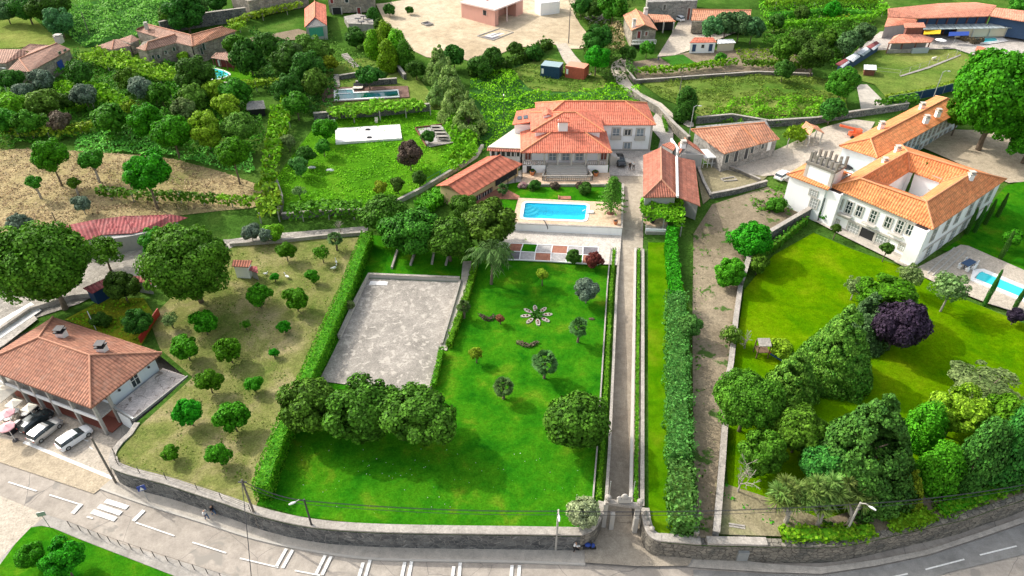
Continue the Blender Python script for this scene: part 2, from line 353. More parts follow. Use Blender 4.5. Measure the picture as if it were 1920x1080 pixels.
def mk(name, mb, m, parent=None, label=None, cat=None, group=None, kind=None, smooth=False, loc=None, uvs=None):
    if parent is not None: off = root_loc(parent)
    else:
        if loc is None:
            a = np.array(mb.v); off = V(float(a[:, 0].mean()), float(a[:, 1].mean()), float(a[:, 2].min()))
            if kind in ('structure', 'stuff'): off = V(0, 0, 0)
        else: off = Vector(loc)
    vs = [(p[0]-off.x, p[1]-off.y, p[2]-off.z) for p in mb.v]
    o = bpy.data.objects.new(name, mesh_from(name, vs, mb.f, m, smooth, uvs or mb.uv)); col.objects.link(o)
    if parent is not None: o.parent = parent
    else: o.location = off
    return tag(o, label, cat, group, kind)
def thing(name, label, cat, loc=(0, 0, 0), group=None):
    o = bpy.data.objects.new(name, None); o.empty_display_size = .5; col.objects.link(o); o.location = loc
    return tag(o, label, cat, group)
def copy_tree(o, parent=None):
    c = o.copy(); col.objects.link(c); c.parent = parent
    for ch in list(o.children): copy_tree(ch, c)
    return c
def place(proto, used, loc, rz=0, s=1, label=None, group=None):
    o = copy_tree(proto) if used.get(proto.name) else proto
    used[proto.name] = 1
    o.location = loc; o.rotation_euler = (0, 0, rz); o.scale = (s, s, s) if isinstance(s, (int, float)) else s
    if label: o['label'] = label
    if group: o['group'] = group
    return o
USED = {}
# ----- sheets lying on the land -----
def dens(pts, step):
    out = []
    for i, p in enumerate(pts):
        q = pts[(i+1) % len(pts)]; n = max(1, int((q-p).length/step))
        out += [p+(q-p)*k/n for k in range(n)]
    return out
def smooth_line(pts, n=4):
    out = []
    for i in range(len(pts)-1):
        p0, p1, p2, p3 = pts[max(i-1, 0)], pts[i], pts[i+1], pts[min(i+2, len(pts)-1)]
        for k in range(n):
            t = k/n
            out.append(.5*((2*p1)+(p2-p0)*t+(2*p0-5*p1+4*p2-p3)*t*t+(3*p1-p0-3*p2+p3)*t**3))
    out.append(pts[-1]); return out
def tri(pts, step, hole=None):
    pts = dens([Vector((p[0], p[1], 0)) for p in pts], step)
    b = [p.to_2d() for p in pts]; n = len(b)
    xs = [p.x for p in b]; ys = [p.y for p in b]
    bx = np.array(xs); by = np.array(ys)
    gx, gy = np.meshgrid(np.arange(min(xs)+step*.5, max(xs), step), np.arange(min(ys)+step*.5, max(ys), step))
    gx, gy = gx.ravel(), gy.ravel(); inside = inpoly(gx, gy, bx, by)
    inner = [Vector((float(a), float(c))) for a, c in zip(gx[inside], gy[inside])]
    h = [p.to_2d() for p in hole] if hole else []; m = len(h)
    r = delaunay_2d_cdt(b+h+inner, [(i, (i+1) % n) for i in range(n)]+[(n+i, n+(i+1) % m) for i in range(m)], [list(range(n))], 1, 1e-5)
    vs, fs = r[0], r[2]
    if h:
        c = np.array([[(vs[f[0]].x+vs[f[1]].x+vs[f[2]].x)/3, (vs[f[0]].y+vs[f[1]].y+vs[f[2]].y)/3] for f in fs])
        k = inpoly(c[:, 0], c[:, 1], np.array([p.x for p in h]), np.array([p.y for p in h])); fs = [f for f, q in zip(fs, k) if not q]
    return vs, fs
def inpoly(x, y, px, py):
    ins = np.zeros(len(x), bool); j = len(px)-1
    for i in range(len(px)):
        c = ((py[i] > y) != (py[j] > y)) & (x < (px[j]-px[i])*(y-py[i])/(py[j]-py[i]+1e-12)+px[i])
        ins ^= c; j = i
    return ins
def sheet(name, pts, m, dz=.05, zf=None, step=4., kind='structure', parent=None, rough=0, hole=None, **k):
    vs, fs = tri(pts, step, hole); zf = zf or T
    rr = random.Random(5)
    mb = MB(); mb.v = [(v.x, v.y, zf(v.x, v.y)+dz+(rr.uniform(0, rough) if rough else 0)) for v in vs]
    mb.f = [tuple(f) if (vs[f[1]]-vs[f[0]]).cross(vs[f[2]]-vs[f[0]]) > 0 else tuple(reversed(f)) for f in fs]
    return mk(name, mb, m, parent, kind=kind, **k)
def G(pp, n=0, closed=False):           # pixels -> land points
    q = [gp(u, v) for u, v in pp]
    return smooth_line(q, n) if n else q
def A0(pp, z=0, n=0):
    q = [at(u, v, z) for u, v in pp]
    return smooth_line(q, n) if n else q
# ----- foliage -----
def quads(c, n, s, rng, asp=1.):
    t = rng.normal(size=c.shape); t -= (t*n).sum(1)[:, None]*n; t /= np.linalg.norm(t, axis=1)[:, None]+1e-9
    b = np.cross(n, t); s = s[:, None]
    t *= s*asp; b *= s
    v = np.stack([c-t*.9-b*.3, c+t*.1-b, c+t, c-t*.2+b], 1).reshape(-1, 3)
    f = np.arange(len(c)*4).reshape(-1, 4); return v, f
def fmesh(name, v, f, m=None):
    me = bpy.data.meshes.new(name); n = len(f)
    me.vertices.add(len(v)); me.vertices.foreach_set('co', v.astype(np.float32).ravel())
    me.loops.add(n*4); me.loops.foreach_set('vertex_index', f.astype(np.int32).ravel())
    me.polygons.add(n); me.polygons.foreach_set('loop_start', np.arange(0, n*4, 4, dtype=np.int32))
    me.polygons.foreach_set('loop_total', np.full(n, 4, dtype=np.int32)); me.update(calc_edges=True)
    if m: me.materials.append(MT[m] if isinstance(m, str) else m)
    return me
def fobj(name, v, f, m, parent=None, **k):
    off = root_loc(parent) if parent is not None else Vector(k.pop('loc', (0, 0, 0)))
    v = v-np.array(off)
    o = bpy.data.objects.new(name, fmesh(name, v, f, m)); col.objects.link(o)
    if parent is not None: o.parent = parent
    else: o.location = off
    return tag(o, **k)
def unit(a): return a/(np.linalg.norm(a, axis=1)[:, None]+1e-9)
def crown(seed, kind='round', K=30, n=2600, ls=.085, lr=.36):
    rng = np.random.default_rng(seed); C = []; RR = []
    for i in range(K):
        if kind == 'round':
            d = unit(rng.normal(size=(1, 3)))[0]; d[2] = d[2]*.9+.1
            C.append(d*rng.uniform(.5, .72)*(1, 1, .97)); RR.append(lr*rng.uniform(.7, 1.15))
        elif kind == 'spread':
            d = unit(rng.normal(size=(1, 3)))[0]; C.append(d*rng.uniform(.45, .85)*(1, 1, .6)); RR.append(lr*rng.uniform(.55, 1.2))
        elif kind == 'cone':
            t = 1-(1-rng.uniform(0, 1))**.62; a = rng.uniform(0, 6.28); r = (1-t)**.9*.84
            C.append(np.array([r*math.cos(a), r*math.sin(a), -1+2.1*t])); RR.append(lr*(.28+.85*(1-t))*rng.uniform(.8, 1.1))
        elif kind == 'column':
            t = rng.uniform(0, 1); a = rng.uniform(0, 6.28); r = .55*math.sin(math.pi*min(1, .25+t*.75))**.6
            C.append(np.array([r*math.cos(a), r*math.sin(a), -1+2*t])); RR.append(lr*rng.uniform(.7, 1.05))
    C = np.array(C); RR = np.array(RR)
    if kind in ('round', 'spread'):
        w_ = unit(rng.normal(size=(4, 3))); g_ = 1+sum(np.sin(3.2*(C@w_[i])+rng.uniform(0, 6))*.09 for i in range(4)); C = C*g_[:, None]; RR = RR*rng.uniform(.65, 1.3, K)
    pw = RR**1.7; idx = rng.choice(K, n, p=pw/pw.sum()); d = unit(rng.normal(size=(n, 3)))
    outw = unit(C[idx]*(1, 1, .5)+np.array([0, 0, .25])); flip = (d*outw).sum(1) < -.25; d[flip] *= -1
    P = C[idx]+d*RR[idx][:, None]*rng.uniform(.72, 1.08, n)[:, None]
    nn = unit(d*.9+outw*.35+rng.normal(size=(n, 3))*.42)
    k = n//6
    Pi = unit(rng.normal(size=(k, 3)))*rng.uniform(.2, .62, k)[:, None]
    if kind in ('cone', 'column'): ci = C[rng.choice(K, k, p=pw/pw.sum())]; Pi = np.concatenate([ci[:, :2]*rng.uniform(.2, .85, (k, 1)), ci[:, 2:]], 1)
    ni = unit(rng.normal(size=(k, 3)))
    v, f = quads(np.vstack([P, Pi]), np.vstack([nn, ni]), np.concatenate([ls*rng.uniform(.6, 1.3, n), np.full(k, ls*1.8)]), rng)
    return v, f
CROWN = {}
def crown_mesh(kind, var):
    if (kind, var) not in CROWN:
        p = dict(small=('round', 30, 4600, .07, .31), round=('round', 60, 10500, .046, .25), big=('round', 150, 32000, .027, .2),
                 spread=('spread', 50, 9500, .046, .27), magnolia=('round', 80, 16000, .04, .24), cone=('cone', 90, 13000, .04, .27), bigcone=('cone', 200, 34000, .024, .2),
                 column=('column', 60, 8500, .05, .42), sparse=('spread', 30, 1700, .05, .28), ball=('round', 150, 7000, .045, .17))[kind]
        v, f = crown(hash((len(kind), ord(kind[0]), var)) % 9999, p[0], p[1], p[2], p[3], p[4])
        if kind == 'ball': v = unit(v)*np.minimum(np.linalg.norm(v, axis=1), 1.0)[:, None]
        CROWN[(kind, var)] = (v, f)
    key = (kind, var, 'm'); return key
CM = {}
def get_crown(kind, var, m):
    crown_mesh(kind, var)
    if (kind, var, m) not in CM: CM[(kind, var, m)] = fmesh('crown', *CROWN[(kind, var)], m)
    return CM[(kind, var, m)]
TRUNK = {}
def trunk_mesh(var, m='bark'):
    if (var, m) not in TRUNK:
        rr = random.Random(var); mb = MB()
        mb.tube([(0, 0, -.1), (.02, .01, .3), (.0, .03, .7), (.04, 0, 1.)], [.11, .085, .07, .06], 7)
        for i in range(6):      # limbs from the top of the trunk into the crown
            a = i*1.05+rr.uniform(-.3, .3); h = rr.uniform(.55, 1)
            mb.tube([(0, 0, h*.95), (.22*math.cos(a), .22*math.sin(a), h+.28), (.5*math.cos(a), .5*math.sin(a), h+.62)], [.045, .03, .012], 5)
        TRUNK[(var, m)] = mesh_from('trunk', mb.v, mb.f, m, True)
    return TRUNK[(var, m)]
RT = random.Random(11)
def tree(u, v, rw, label, name='tree', kind='round', m='leaf_mid', rh=None, hk=1.5, cat='tree', group=None, bark='bark', z=None, tr=1.0, lean=None):
    """u,v = centre of the crown in the photo, rw = half width, rh = half height (px); hk: crown centre height / radius"""
    var = RT.randrange(3)
    p = gp(u, v) if z is None else at(u, v, z)
    rw = rw*1.13; rh = rh*1.08 if rh else None
    r = rw/ppm(p)
    for _ in range(4):
        hc = hk*r; zb = (lambda q: T(q.x, q.y)) if z is None else (lambda q: z)
        q = gp(u, v, hc) if z is None else at(u, v, z+hc)
        r = rw/ppm(q)
    base = V(q.x, q.y, q.z-hc)
    d = math.atan2(CH-q.z, q.y)
    rz_ = r if rh is None else max(.3*r, math.sqrt(max(.05, ((rh/ppm(q))**2-(r*math.sin(d))**2)))/math.cos(d))
    if rh is not None: rz_ = min(rz_, hc*.97)
    if rh is None: rz_ = r*.92
    if rz_ > hc*.98: hc_ = rz_*1.02; base.z = base.z
    o = thing(name, label, cat, base, group)
    c = bpy.data.objects.new('crown', get_crown(kind, var, m)); col.objects.link(c); c.parent = o
    c.location = (0, 0, hc); c.scale = (r, r, rz_); c.rotation_euler = (0, 0, RT.uniform(0, 6.28))
    if tr:
        t = bpy.data.objects.new('trunk', trunk_mesh(var, bark)); col.objects.link(t); t.parent = o
        t.scale = (max(.9, r*.55)*tr, max(.9, r*.55)*tr, max(.2, hc-.35*rz_)); t.rotation_euler = (0, 0, RT.uniform(0, 6.28))
    return o
def scatter(name, poly, m, density, size, amp=.4, wl=3., dz=.0, zf=None, seed=1, tilt=.6, parent=None, asp=1., **k):
    """leafy ground cover over a polygon: leaves on a lumpy surface"""
    zf = zf or T; rng = np.random.default_rng(seed)
    px = np.array([p[0] for p in poly]); py = np.array([p[1] for p in poly])
    area = abs(np.dot(px, np.roll(py, -1))-np.dot(py, np.roll(px, -1)))/2
    n = int(area*density*((px.max()-px.min())*(py.max()-py.min()))/max(area, 1e-6))
    x = rng.uniform(px.min(), px.max(), n); y = rng.uniform(py.min(), py.max(), n)
    ok = inpoly(x, y, px, py); x, y = x[ok], y[ok]; n = len(x)
    ph = rng.uniform(0, 6.28, 12); an = rng.uniform(0, 6.28, 12); h = np.zeros(n); gx = np.zeros(n); gy = np.zeros(n)
    for i in range(12):
        kk = 2*math.pi/(wl*(.45+.18*i)); a = amp*(.45+.05*i)/4
        arg = kk*(x*math.cos(an[i])+y*math.sin(an[i]))+ph[i]
        h += a*np.sin(arg); gx += a*kk*math.cos(an[i])*np.cos(arg); gy += a*kk*math.sin(an[i])*np.cos(arg)
    z = np.array([zf(a, b) for a, b in zip(x, y)])+dz+np.maximum(h+amp*.6, 0.02)*rng.uniform(.75, 1.1, n)
    nn = unit(np.stack([-gx*.9, -gy*.9, np.ones(n)], 1)+rng.normal(size=(n, 3))*tilt)
    v, f = quads(np.stack([x, y, z], 1), nn, size*rng.uniform(.6, 1.4, n), rng, asp)
    return fobj(name, v, f, m, parent, **k)
def strip(name, pts, width, height, m, dens_=14, size=.22, z0=0., zf=None, core=True, seed=3, rag=.25, label=None, cat=None, group=None, posts=None, parent=None, under=0, part='foliage', lumps=1.):
    """hedge or vine row along a polyline; under>0 lifts the foliage off the ground on posts"""
    zf = zf or T; rng = np.random.default_rng(seed)
    P = np.array([(p[0], p[1]) for p in pts]); D = np.diff(P, axis=0); Ls = np.hypot(D[:, 0], D[:, 1]); cum = np.concatenate([[0], np.cumsum(Ls)]); L = cum[-1]
    n = int(L*(width+2*height)*dens_)
    s = rng.uniform(0, L, n); i = np.clip(np.searchsorted(cum, s)-1, 0, len(Ls)-1); t = (s-cum[i])/Ls[i]
    base = P[i]+D[i]*t[:, None]; dr = D[i]/Ls[i][:, None]; sd = np.stack([-dr[:, 1], dr[:, 0]], 1)
    side = rng.uniform(0, 1, n)*(width+2*height)
    hw = width/2; off = np.zeros(n); hh = np.zeros(n); no = np.zeros((n, 3))
    a = side < height; b = (side >= height) & (side < height+width); c = side >= height+width
    off[a] = -hw; hh[a] = side[a]; no[a] = np.concatenate([-sd[a], np.zeros((a.sum(), 1))], 1)
    off[b] = side[b]-height-hw; hh[b] = height; no[b, 2] = 1
    off[c] = hw; hh[c] = side[c]-height-width; no[c] = np.concatenate([sd[c], np.zeros((c.sum(), 1))], 1)
    ph = rng.uniform(0, 6.28, 6); wob = sum(np.sin(s*(1.1+.9*j)+ph[j]+off*(1+j)) for j in range(6))/6
    k = 1+rag*wob*lumps+rng.normal(size=n)*rag*.35
    off = off*k; hh = hh*(1+rag*.7*wob+rng.normal(size=n)*rag*.25)
    zz = np.array([zf(p[0], p[1]) for p in base])+z0+under+np.maximum(hh, .02)
    c3 = np.concatenate([base+sd*off[:, None], zz[:, None]], 1)
    nn = unit(no+rng.normal(size=(n, 3))*.45)
    v, f = quads(c3, nn, size*rng.uniform(.6, 1.35, n), rng)
    if core:
        m_ = int((width*height)*dens_*1.2); ec = []; en = []
        for e0, e1 in ((P[0], P[1]), (P[-1], P[-2])):
            d0 = (e0-e1)/np.hypot(*(e0-e1)); s0 = np.array([-d0[1], d0[0]]); a_ = rng.uniform(-.5, .5, m_)*width; b_ = rng.uniform(0, 1, m_)*height
            q_ = e0+s0*a_[:, None]+d0*rng.uniform(-.25, .1, m_)[:, None]; ec.append(np.concatenate([q_, (zf(*e0)+z0+under+b_)[:, None]], 1)); en.append(np.tile([d0[0], d0[1], 0], (m_, 1)))
        c4 = np.vstack(ec); v2, f2 = quads(c4, unit(np.vstack(en)+rng.normal(size=c4.shape)*.5), size*rng.uniform(.6, 1.35, len(c4)), rng); f = np.vstack([f, f2+len(v)]); v = np.vstack([v, v2])
    mid = pts[len(pts)//2]; loc = (mid[0], mid[1], zf(mid[0], mid[1])+z0)
    if parent is None:
        if posts or core: o = thing(name, label, cat, loc, group); fobj(part, v, f, m, o)
        else: return fobj(name, v, f, m, loc=loc, label=label, cat=cat, group=group)
    else: o = parent; fobj(part, v, f, m, o)
    if core:
        mb = MB().wall([Vector(pts[0]).lerp(Vector(pts[1]), .35/max(.4, Ls[0]))]+list(pts[1:-1])+[Vector(pts[-1]).lerp(Vector(pts[-2]), .35/max(.4, Ls[-1]))], width*.72, (lambda x, y: zf(x, y)+z0+under+.02), (lambda x, y: zf(x, y)+z0+under+height*.82)); mk('core_branches', mb, m, o)
    if posts:
        s_ = posts*.5
        while s_ < L:
            i = min(max(int(np.searchsorted(cum, s_))-1, 0), len(Ls)-1); q = P[i]+D[i]*((s_-cum[i])/Ls[i]); z = zf(q[0], q[1])+z0
            mk('post', MB().box((q[0], q[1], z), (.14, .14, under+height*.6+.3)), 'concrete_post', o); s_ += posts
    return o
# ----- roofs and houses -----
def roofmesh(polys, th=.14):
    mb = MB(); uvs = []
    for P in polys:
        P = [Vector(p) for p in P]; n = V(0, 0, 0)
        for i in range(len(P)): n += (P[i]-P[0]).cross(P[(i+1) % len(P)]-P[0])
        if n.z < 0: P.reverse(); n = -n
        n.normalize(); ua = UP.cross(n)
        ua = ua.normalized() if ua.length > 1e-3 else V(1, 0, 0)
        va = n.cross(ua); k = len(P); d = V(0, 0, -th)
        mb.add(P+[p+d for p in P], [tuple(range(k)), tuple(range(2*k-1, k-1, -1))]+[((i+1) % k, i, k+i, k+(i+1) % k) for i in range(k)])
        U = [(p.dot(ua), p.dot(va)) for p in P]
        uvs += U+[U[i] for i in range(k-1, -1, -1)]
        for i in range(k): uvs += [U[(i+1) % k], U[i], U[i], U[(i+1) % k]]
    mb.uv = uvs; return mb
def hip(A, B, C, D, pitch=.45, ha=True, hb=True, rise=None):
    """A-B front eave, B-C right end, C-D back, D-A left end; ridge parallel to AB"""
    wa, wb = (D-A), (C-B); wid = (wa.length+wb.length)/2; rise = rise or pitch*wid/2
    ra, rb = (A+D)/2, (B+C)/2; ax = (rb-ra).normalized(); ins = min(wid/2, (rb-ra).length*.48)
    r1 = ra+ax*(ins if ha else 0)+UP*rise; r2 = rb-ax*(ins if hb else 0)+UP*rise
    pol = [[A, B, r2, r1], [C, D, r1, r2]]; gab = []
    if ha: pol.append([D, A, r1])
    else: gab.append([A, D, r1])
    if hb: pol.append([B, C, r2])
    else: gab.append([B, C, r2])
    edges = [(r1, r2)]
    if ha: edges += [(A, r1), (D, r1)]
    if hb: edges += [(B, r2), (C, r2)]
    return pol, gab, edges
def rect(A, B, depth):
    """third and fourth corners of a rectangle whose front edge is A-B (away from the camera)"""
    d = (B-A); n = V(-d.y, d.x, 0).normalized()
    if n.y < 0: n = -n
    return A, B, B+n*depth, A+n*depth
def inset(P, d):
    c = sum(P, V(0, 0, 0))/len(P); out = []
    n = len(P)
    for i in range(n):
        a, b, e = P[i-1], P[i], P[(i+1) % n]
        u1 = (a-b).normalized(); u2 = (e-b).normalized(); out.append(b+(u1+u2)*d)
    return out
def house(name, label, cat, corners, zb, ze, rm, wm, pitch=.45, ha=True, hb=True, over=.45, ridge='ridge', group=None, rise=None, rth=.14, root=None, walls=True):
    A, B, C, D = [Vector((p.x, p.y, ze)) for p in corners]
    o = root or thing(name, label, cat, V((A.x+C.x)/2, (A.y+C.y)/2, zb), group)
    pol, gab, ed = hip(A, B, C, D, pitch, ha, hb, rise)
    ro = mk('roof', roofmesh(pol, rth), rm, o)
    mb = MB()
    for a, b in ed: mb.tube([a+UP*.05, b+UP*.05], .13, 6)
    mk('ridge_tiles', mb, ridge, ro)
    W = inset([A, B, C, D], over)
    if walls:
        mb = MB().prism(W, zb, ze-.15)
        for g in gab:
            a, b, r_ = g; d = (b-a).normalized(); inn = (V((A.x+C.x)/2, (A.y+C.y)/2, ze)-(a+b)/2); inn.z = 0; inn = inn.normalized()*over
            q = [a+d*over+inn, b-d*over+inn, r_+inn-UP*.2]; q[0] = q[0]-UP*.15; q[1] = q[1]-UP*.15
            mb.add([p for p in q]+[p+inn.normalized()*.25 for p in q], [(0, 1, 2), (2, 1, 0), (5, 4, 3), (0, 2, 5, 3), (1, 4, 5, 2)])
        mk('wall', mb, wm, o)
    return o, W, (A, B, C, D)
def win(par, P0, P1, t, z, w=1., h=1.4, fm='granite', pm='glass', kind='window', bars=(1, 0), fw=.14, out=None):
    """window or door on the wall line P0-P1 (2 points); t = fraction along, z = sill height (absolute)"""
    d = (P1-P0); d.z = 0; L = d.length; d.normalize(); n = V(d.y, -d.x, 0)
    if out is not None and n.dot(out) < 0: n = -n
    c = P0+d*L*t; c.z = z; a = c-d*w/2
    mb = MB(); o_ = .07
    mb.obox(a-d*fw-UP*fw, d*(w+2*fw), n*o_, UP*fw); mb.obox(a-d*fw+UP*h, d*(w+2*fw), n*o_, UP*fw)
    mb.obox(a-d*fw, d*fw, n*o_, UP*h); mb.obox(a+d*w, d*fw, n*o_, UP*h)
    f = mk(kind, mb, fm, par)
    mk('pane', MB().obox(a, d*w, n*.03, UP*h), pm, f)
    mb = MB(); nb = 0
    for k in range(bars[0]): mb.obox(a+d*(w*(k+1)/(bars[0]+1)-.035), d*.07, n*.055, UP*h); nb += 1
    for k in range(bars[1]): mb.obox(a+UP*(h*(k+1)/(bars[1]+1)-.03), d*w, n*.052, UP*.06); nb += 1
    for k in (0, 1): mb.obox(a+d*(0 if k == 0 else w-.06), d*.06, n*.05, UP*h)
    mk('sash', mb, 'white_paint', f)
    return f
def wallrun(name, pts, th, h, m='stone_wall', cap='cap_stone', label='', cat='wall', zf=None, z0=0., capw=.1, capth=.12, below=.6):
    zf = zf or T
    o = thing(name, label, cat, (pts[len(pts)//2][0], pts[len(pts)//2][1], zf(pts[len(pts)//2][0], pts[len(pts)//2][1])+z0))
    mk('masonry', MB().wall(pts, th, lambda x, y: zf(x, y)+z0-below, lambda x, y: zf(x, y)+z0+h), m, o)
    if cap: mk('coping', MB().wall(pts, th+capw, lambda x, y: zf(x, y)+z0+h+.002, lambda x, y: zf(x, y)+z0+h+capth), cap, o)
    return o
def chimney(par, p, w=.8, h=1.3, m='white_wall', cap='granite', rz=0):
    c = mk('chimney', MB().box((p.x, p.y, p.z), (w, w, h), rz), m, par)
    mk('chimney_cap', MB().box((p.x, p.y, p.z+h+.003), (w+.2, w+.2, .12), rz).box((p.x, p.y, p.z+h+.13), (w*.6, w*.6, .25), rz).box((p.x, p.y, p.z+h+.385), (w+.1, w+.1, .1), rz), cap, c)
    return c
# ================= THE LAND =================
WTOP = 2.8
wl_px = [(203, 861), (205, 870), (210, 877), (240, 889), (306, 906), (370, 927), (425, 945), (479, 964), (542, 980), (605, 990), (692, 996), (805, 999), (959, 1001), (1090, 1003)]
FW = smooth_line([at(u, v, WTOP) for u, v in wl_px], 3)
FWL = [at(u, v, WTOP) for u, v in [(1090, 1003), (1108, 996), (1122, 982), (1131, 962), (1136, 942)]]
SIDE = [at(u, v, 2.7) for u, v in [(350, 706), (300, 752), (252, 792), (239, 812), (222, 827), (209, 844), (203, 861)]]
FWR = [at(u, v, WTOP) for u, v in [(1203, 952), (1206, 975), (1213, 997), (1226, 1010), (1240, 1014)]]
wr_px = [(1240, 1014), (1301, 1019), (1345, 1021), (1440, 1023), (1520, 1025), (1580, 1022), (1640, 1011), (1727, 991), (1815, 971), (1865, 953), (1919, 936), (1990, 905), (2100, 850)]
FR = smooth_line([at(u, v, WTOP) for u, v in wr_px], 3)
DL = [gp(u, v) for u, v in [(1136, 942), (1142, 850), (1149, 700), (1156, 540), (1161, 470)]]
DR = [gp(u, v) for u, v in [(1205, 470), (1205, 540), (1204.5, 700), (1204, 850), (1203.5, 952)]]
DK = ([36, 40, 51, 77, 87], [2.5, 2.25, 1.4, .5, 0])
def Dz(x, y): return T(x, y)-float(np.interp(y, *DK))
ground = MB().add([(-900, -200, -.06), (900, -200, -.06), (900, 900, -.06), (-900, 900, -.06)], [(0, 1, 2, 3)])
mk('ground', ground, 'asphalt', kind='structure')
left_b = [gp(-900, 800), gp(-200, 720), gp(0, 642), gp(97, 603), gp(300, 667)]
POOL = [at(u, v, 4.95) for u, v in [(979, 409.5), (984, 379), (1102, 383.5), (1097, 414)]]
def rounded(P, r, n=5):
    out = []
    for i, b in enumerate(P):
        a, c = P[i-1], P[(i+1) % len(P)]; u1 = (a-b).normalized(); u2 = (c-b).normalized()
        p0, p2 = b+u1*r, b+u2*r
        out += [p0*(1-t)**2+b*2*t*(1-t)+p2*t*t for t in [k/n for k in range(n+1)]]
    return out
POOLR = rounded(POOL, .8)
land = left_b+SIDE+FW[1:]+FWL[1:]+DL[1:]+DR+FWR[1:]+FR[1:]+[V(150, 45, 0), V(420, 60, 0), V(420, 430, 0), V(-420, 430, 0), V(-420, 70, 0)]
sheet('hillside', land, 'weeds', 0, step=4, hole=POOLR)
ZC = [0]
def zone(name, pp, m, lv=1, n=0, **k):
    ZC[0] += 1; return sheet(name, G(pp, n) if not n else G(pp+[pp[0]], n)[:-1], m, .05*lv+.003*ZC[0], **k)
drive = [gp(1136, 955), *DL[1:-1], gp(1161, 470), gp(1166, 430), gp(1168, 345), gp(1140, 330), gp(1148, 285), gp(1232, 285), gp(1238, 262), gp(1215, 235), gp(1235, 215), gp(1262, 250), gp(1262, 280), gp(1206, 292), gp(1206, 430), *DR[:-1], gp(1203, 955)]
sheet('driveway', drive, 'gravel_drive', .09, zf=Dz, step=1.5)
zone('driveway_court', [(1140, 330), (1148, 284), (1235, 284), (1238, 262), (1215, 235), (1232, 210), (1262, 250), (1262, 284), (1206, 292), (1206, 332)], 'stone_paving', 3)
# lawns and fields (traced on the land)
zone('garden_lawn', [(690, 440), (960, 470), (1152, 475), (1150, 560), (1143, 700), (1135, 850), (1126, 940), (1118, 980), (1090, 992), (900, 990), (700, 985), (560, 968), (478, 945), (560, 700)], 'lawn', 1, step=2)
zone('lawn_strip', [(1215, 455), (1250, 455), (1290, 560), (1300, 1008), (1240, 1003), (1222, 990), (1216, 950)], 'lawn_strip', 1, step=2)
zone('orchard_ground', [(206, 868), (262, 800), (362, 708), (300, 655), (280, 600), (400, 480), (440, 455), (690, 445), (650, 560), (600, 680), (480, 950), (420, 935), (300, 898), (220, 876)], 'orchard', 1, step=2)
zone('yellow_meadow', [(122, 600), (200, 560), (270, 560), (295, 600), (265, 650), (190, 625)], 'yellowgrass', 2)
zone('farmyard', [(-60, 480), (170, 455), (430, 450), (500, 440), (690, 425), (690, 440), (440, 462), (300, 540), (230, 530), (150, 570), (0, 620), (-200, 700)], 'court', 2)
zone('dry_meadow', [(-200, 300), (0, 283), (60, 280), (240, 290), (330, 300), (480, 345), (488, 385), (420, 395), (160, 425), (40, 440), (-200, 460)], 'dry', 1, n=2)
zone('garden_meadow', [(530, 404), (520, 330), (600, 225), (690, 205), (860, 208), (905, 275), (890, 300), (800, 350), (700, 400)], 'rough_grass', 1)
zone('terrace_lawn', [(600, 215), (600, 150), (630, 118), (680, 108), (720, 120), (780, 140), (830, 205)], 'meadow', 1)
zone('building_site', [(705, 8), (760, 0), (860, -30), (1075, -25), (1078, 30), (1100, 62), (1108, 88), (1060, 92), (1040, 84), (960, 92), (905, 118), (868, 112), (800, 108), (740, 70)], 'sand', 2, n=2)
zone('site_track', [(1042, 84), (1062, 82), (1078, 105), (1110, 140), (1100, 146), (1075, 140), (1055, 112)], 'cobble_light', 3)
zone('bracken_field', [(885, 135), (1000, 118), (1030, 160), (1120, 158), (1190, 175), (1225, 195), (1100, 205), (1015, 210), (905, 285), (870, 230)], 'bracken_ground', 1)
zone('container_clearing', [(960, 130), (1030, 110), (1100, 130), (1140, 155), (1110, 172), (1030, 172), (990, 165)], 'meadow', 2, n=2)
zone('upper_meadow', [(-150, 40), (0, 35), (60, 32), (105, 70), (112, 85), (0, 92), (-150, 100)], 'meadow', 1)
zone('bracken_slope', [(100, 15), (380, -30), (420, 30), (240, 75), (160, 90), (120, 60)], 'bracken_ground', 1)
zone('poolside_lawn', [(385, 130), (440, 125), (500, 150), (470, 170), (400, 165)], 'rough_grass', 2)
zone('vineyard_soil', [(470, 72), (560, 55), (575, 60), (572, 75), (490, 78), (450, 95)], 'soil', 2)
zone('village_lane', [(1150, 118), (1175, 108), (1172, 125), (1175, 145), (1200, 175), (1240, 195), (1262, 215), (1300, 232), (1290, 240), (1245, 212), (1180, 178), (1152, 150), (1145, 130)], 'cobble_light', 3, n=2)
zone('kitchen_garden', [(1180, 118), (1245, 108), (1310, 95), (1440, 92), (1520, 100), (1520, 138), (1380, 135), (1250, 145), (1195, 150)], 'soil', 2)
zone('vegetable_bed', [(1238, 110), (1262, 106), (1290, 128), (1268, 130)], 'crop', 4)
zone('vegetable_bed', [(1262, 106), (1280, 104), (1310, 124), (1290, 127)], 'crop', 4)
zone('green_field', [(1200, 155), (1380, 142), (1520, 142), (1580, 160), (1590, 210), (1330, 226), (1290, 205), (1240, 185)], 'meadow', 2)
zone('farm_court', [(1232, 108), (1262, 60), (1272, 42), (1320, 30), (1330, 55), (1380, 62), (1310, 90), (1265, 105)], 'cobble_light', 3)
zone('paddock', [(1590, 128), (1610, 105), (1650, 95), (1790, 95), (1850, 118), (1840, 140), (1740, 175), (1665, 188), (1640, 160), (1605, 150)], 'meadow', 2)
zone('stable_yard', [(1600, 100), (1650, 60), (1760, 50), (1930, 60), (1930, 110), (1850, 112), (1790, 92), (1650, 96)], 'stone_paving', 1)
zone('stable_lane', [(1605, 160), (1625, 160), (1650, 185), (1665, 200), (1640, 215), (1615, 215), (1610, 185)], 'pave', 3)
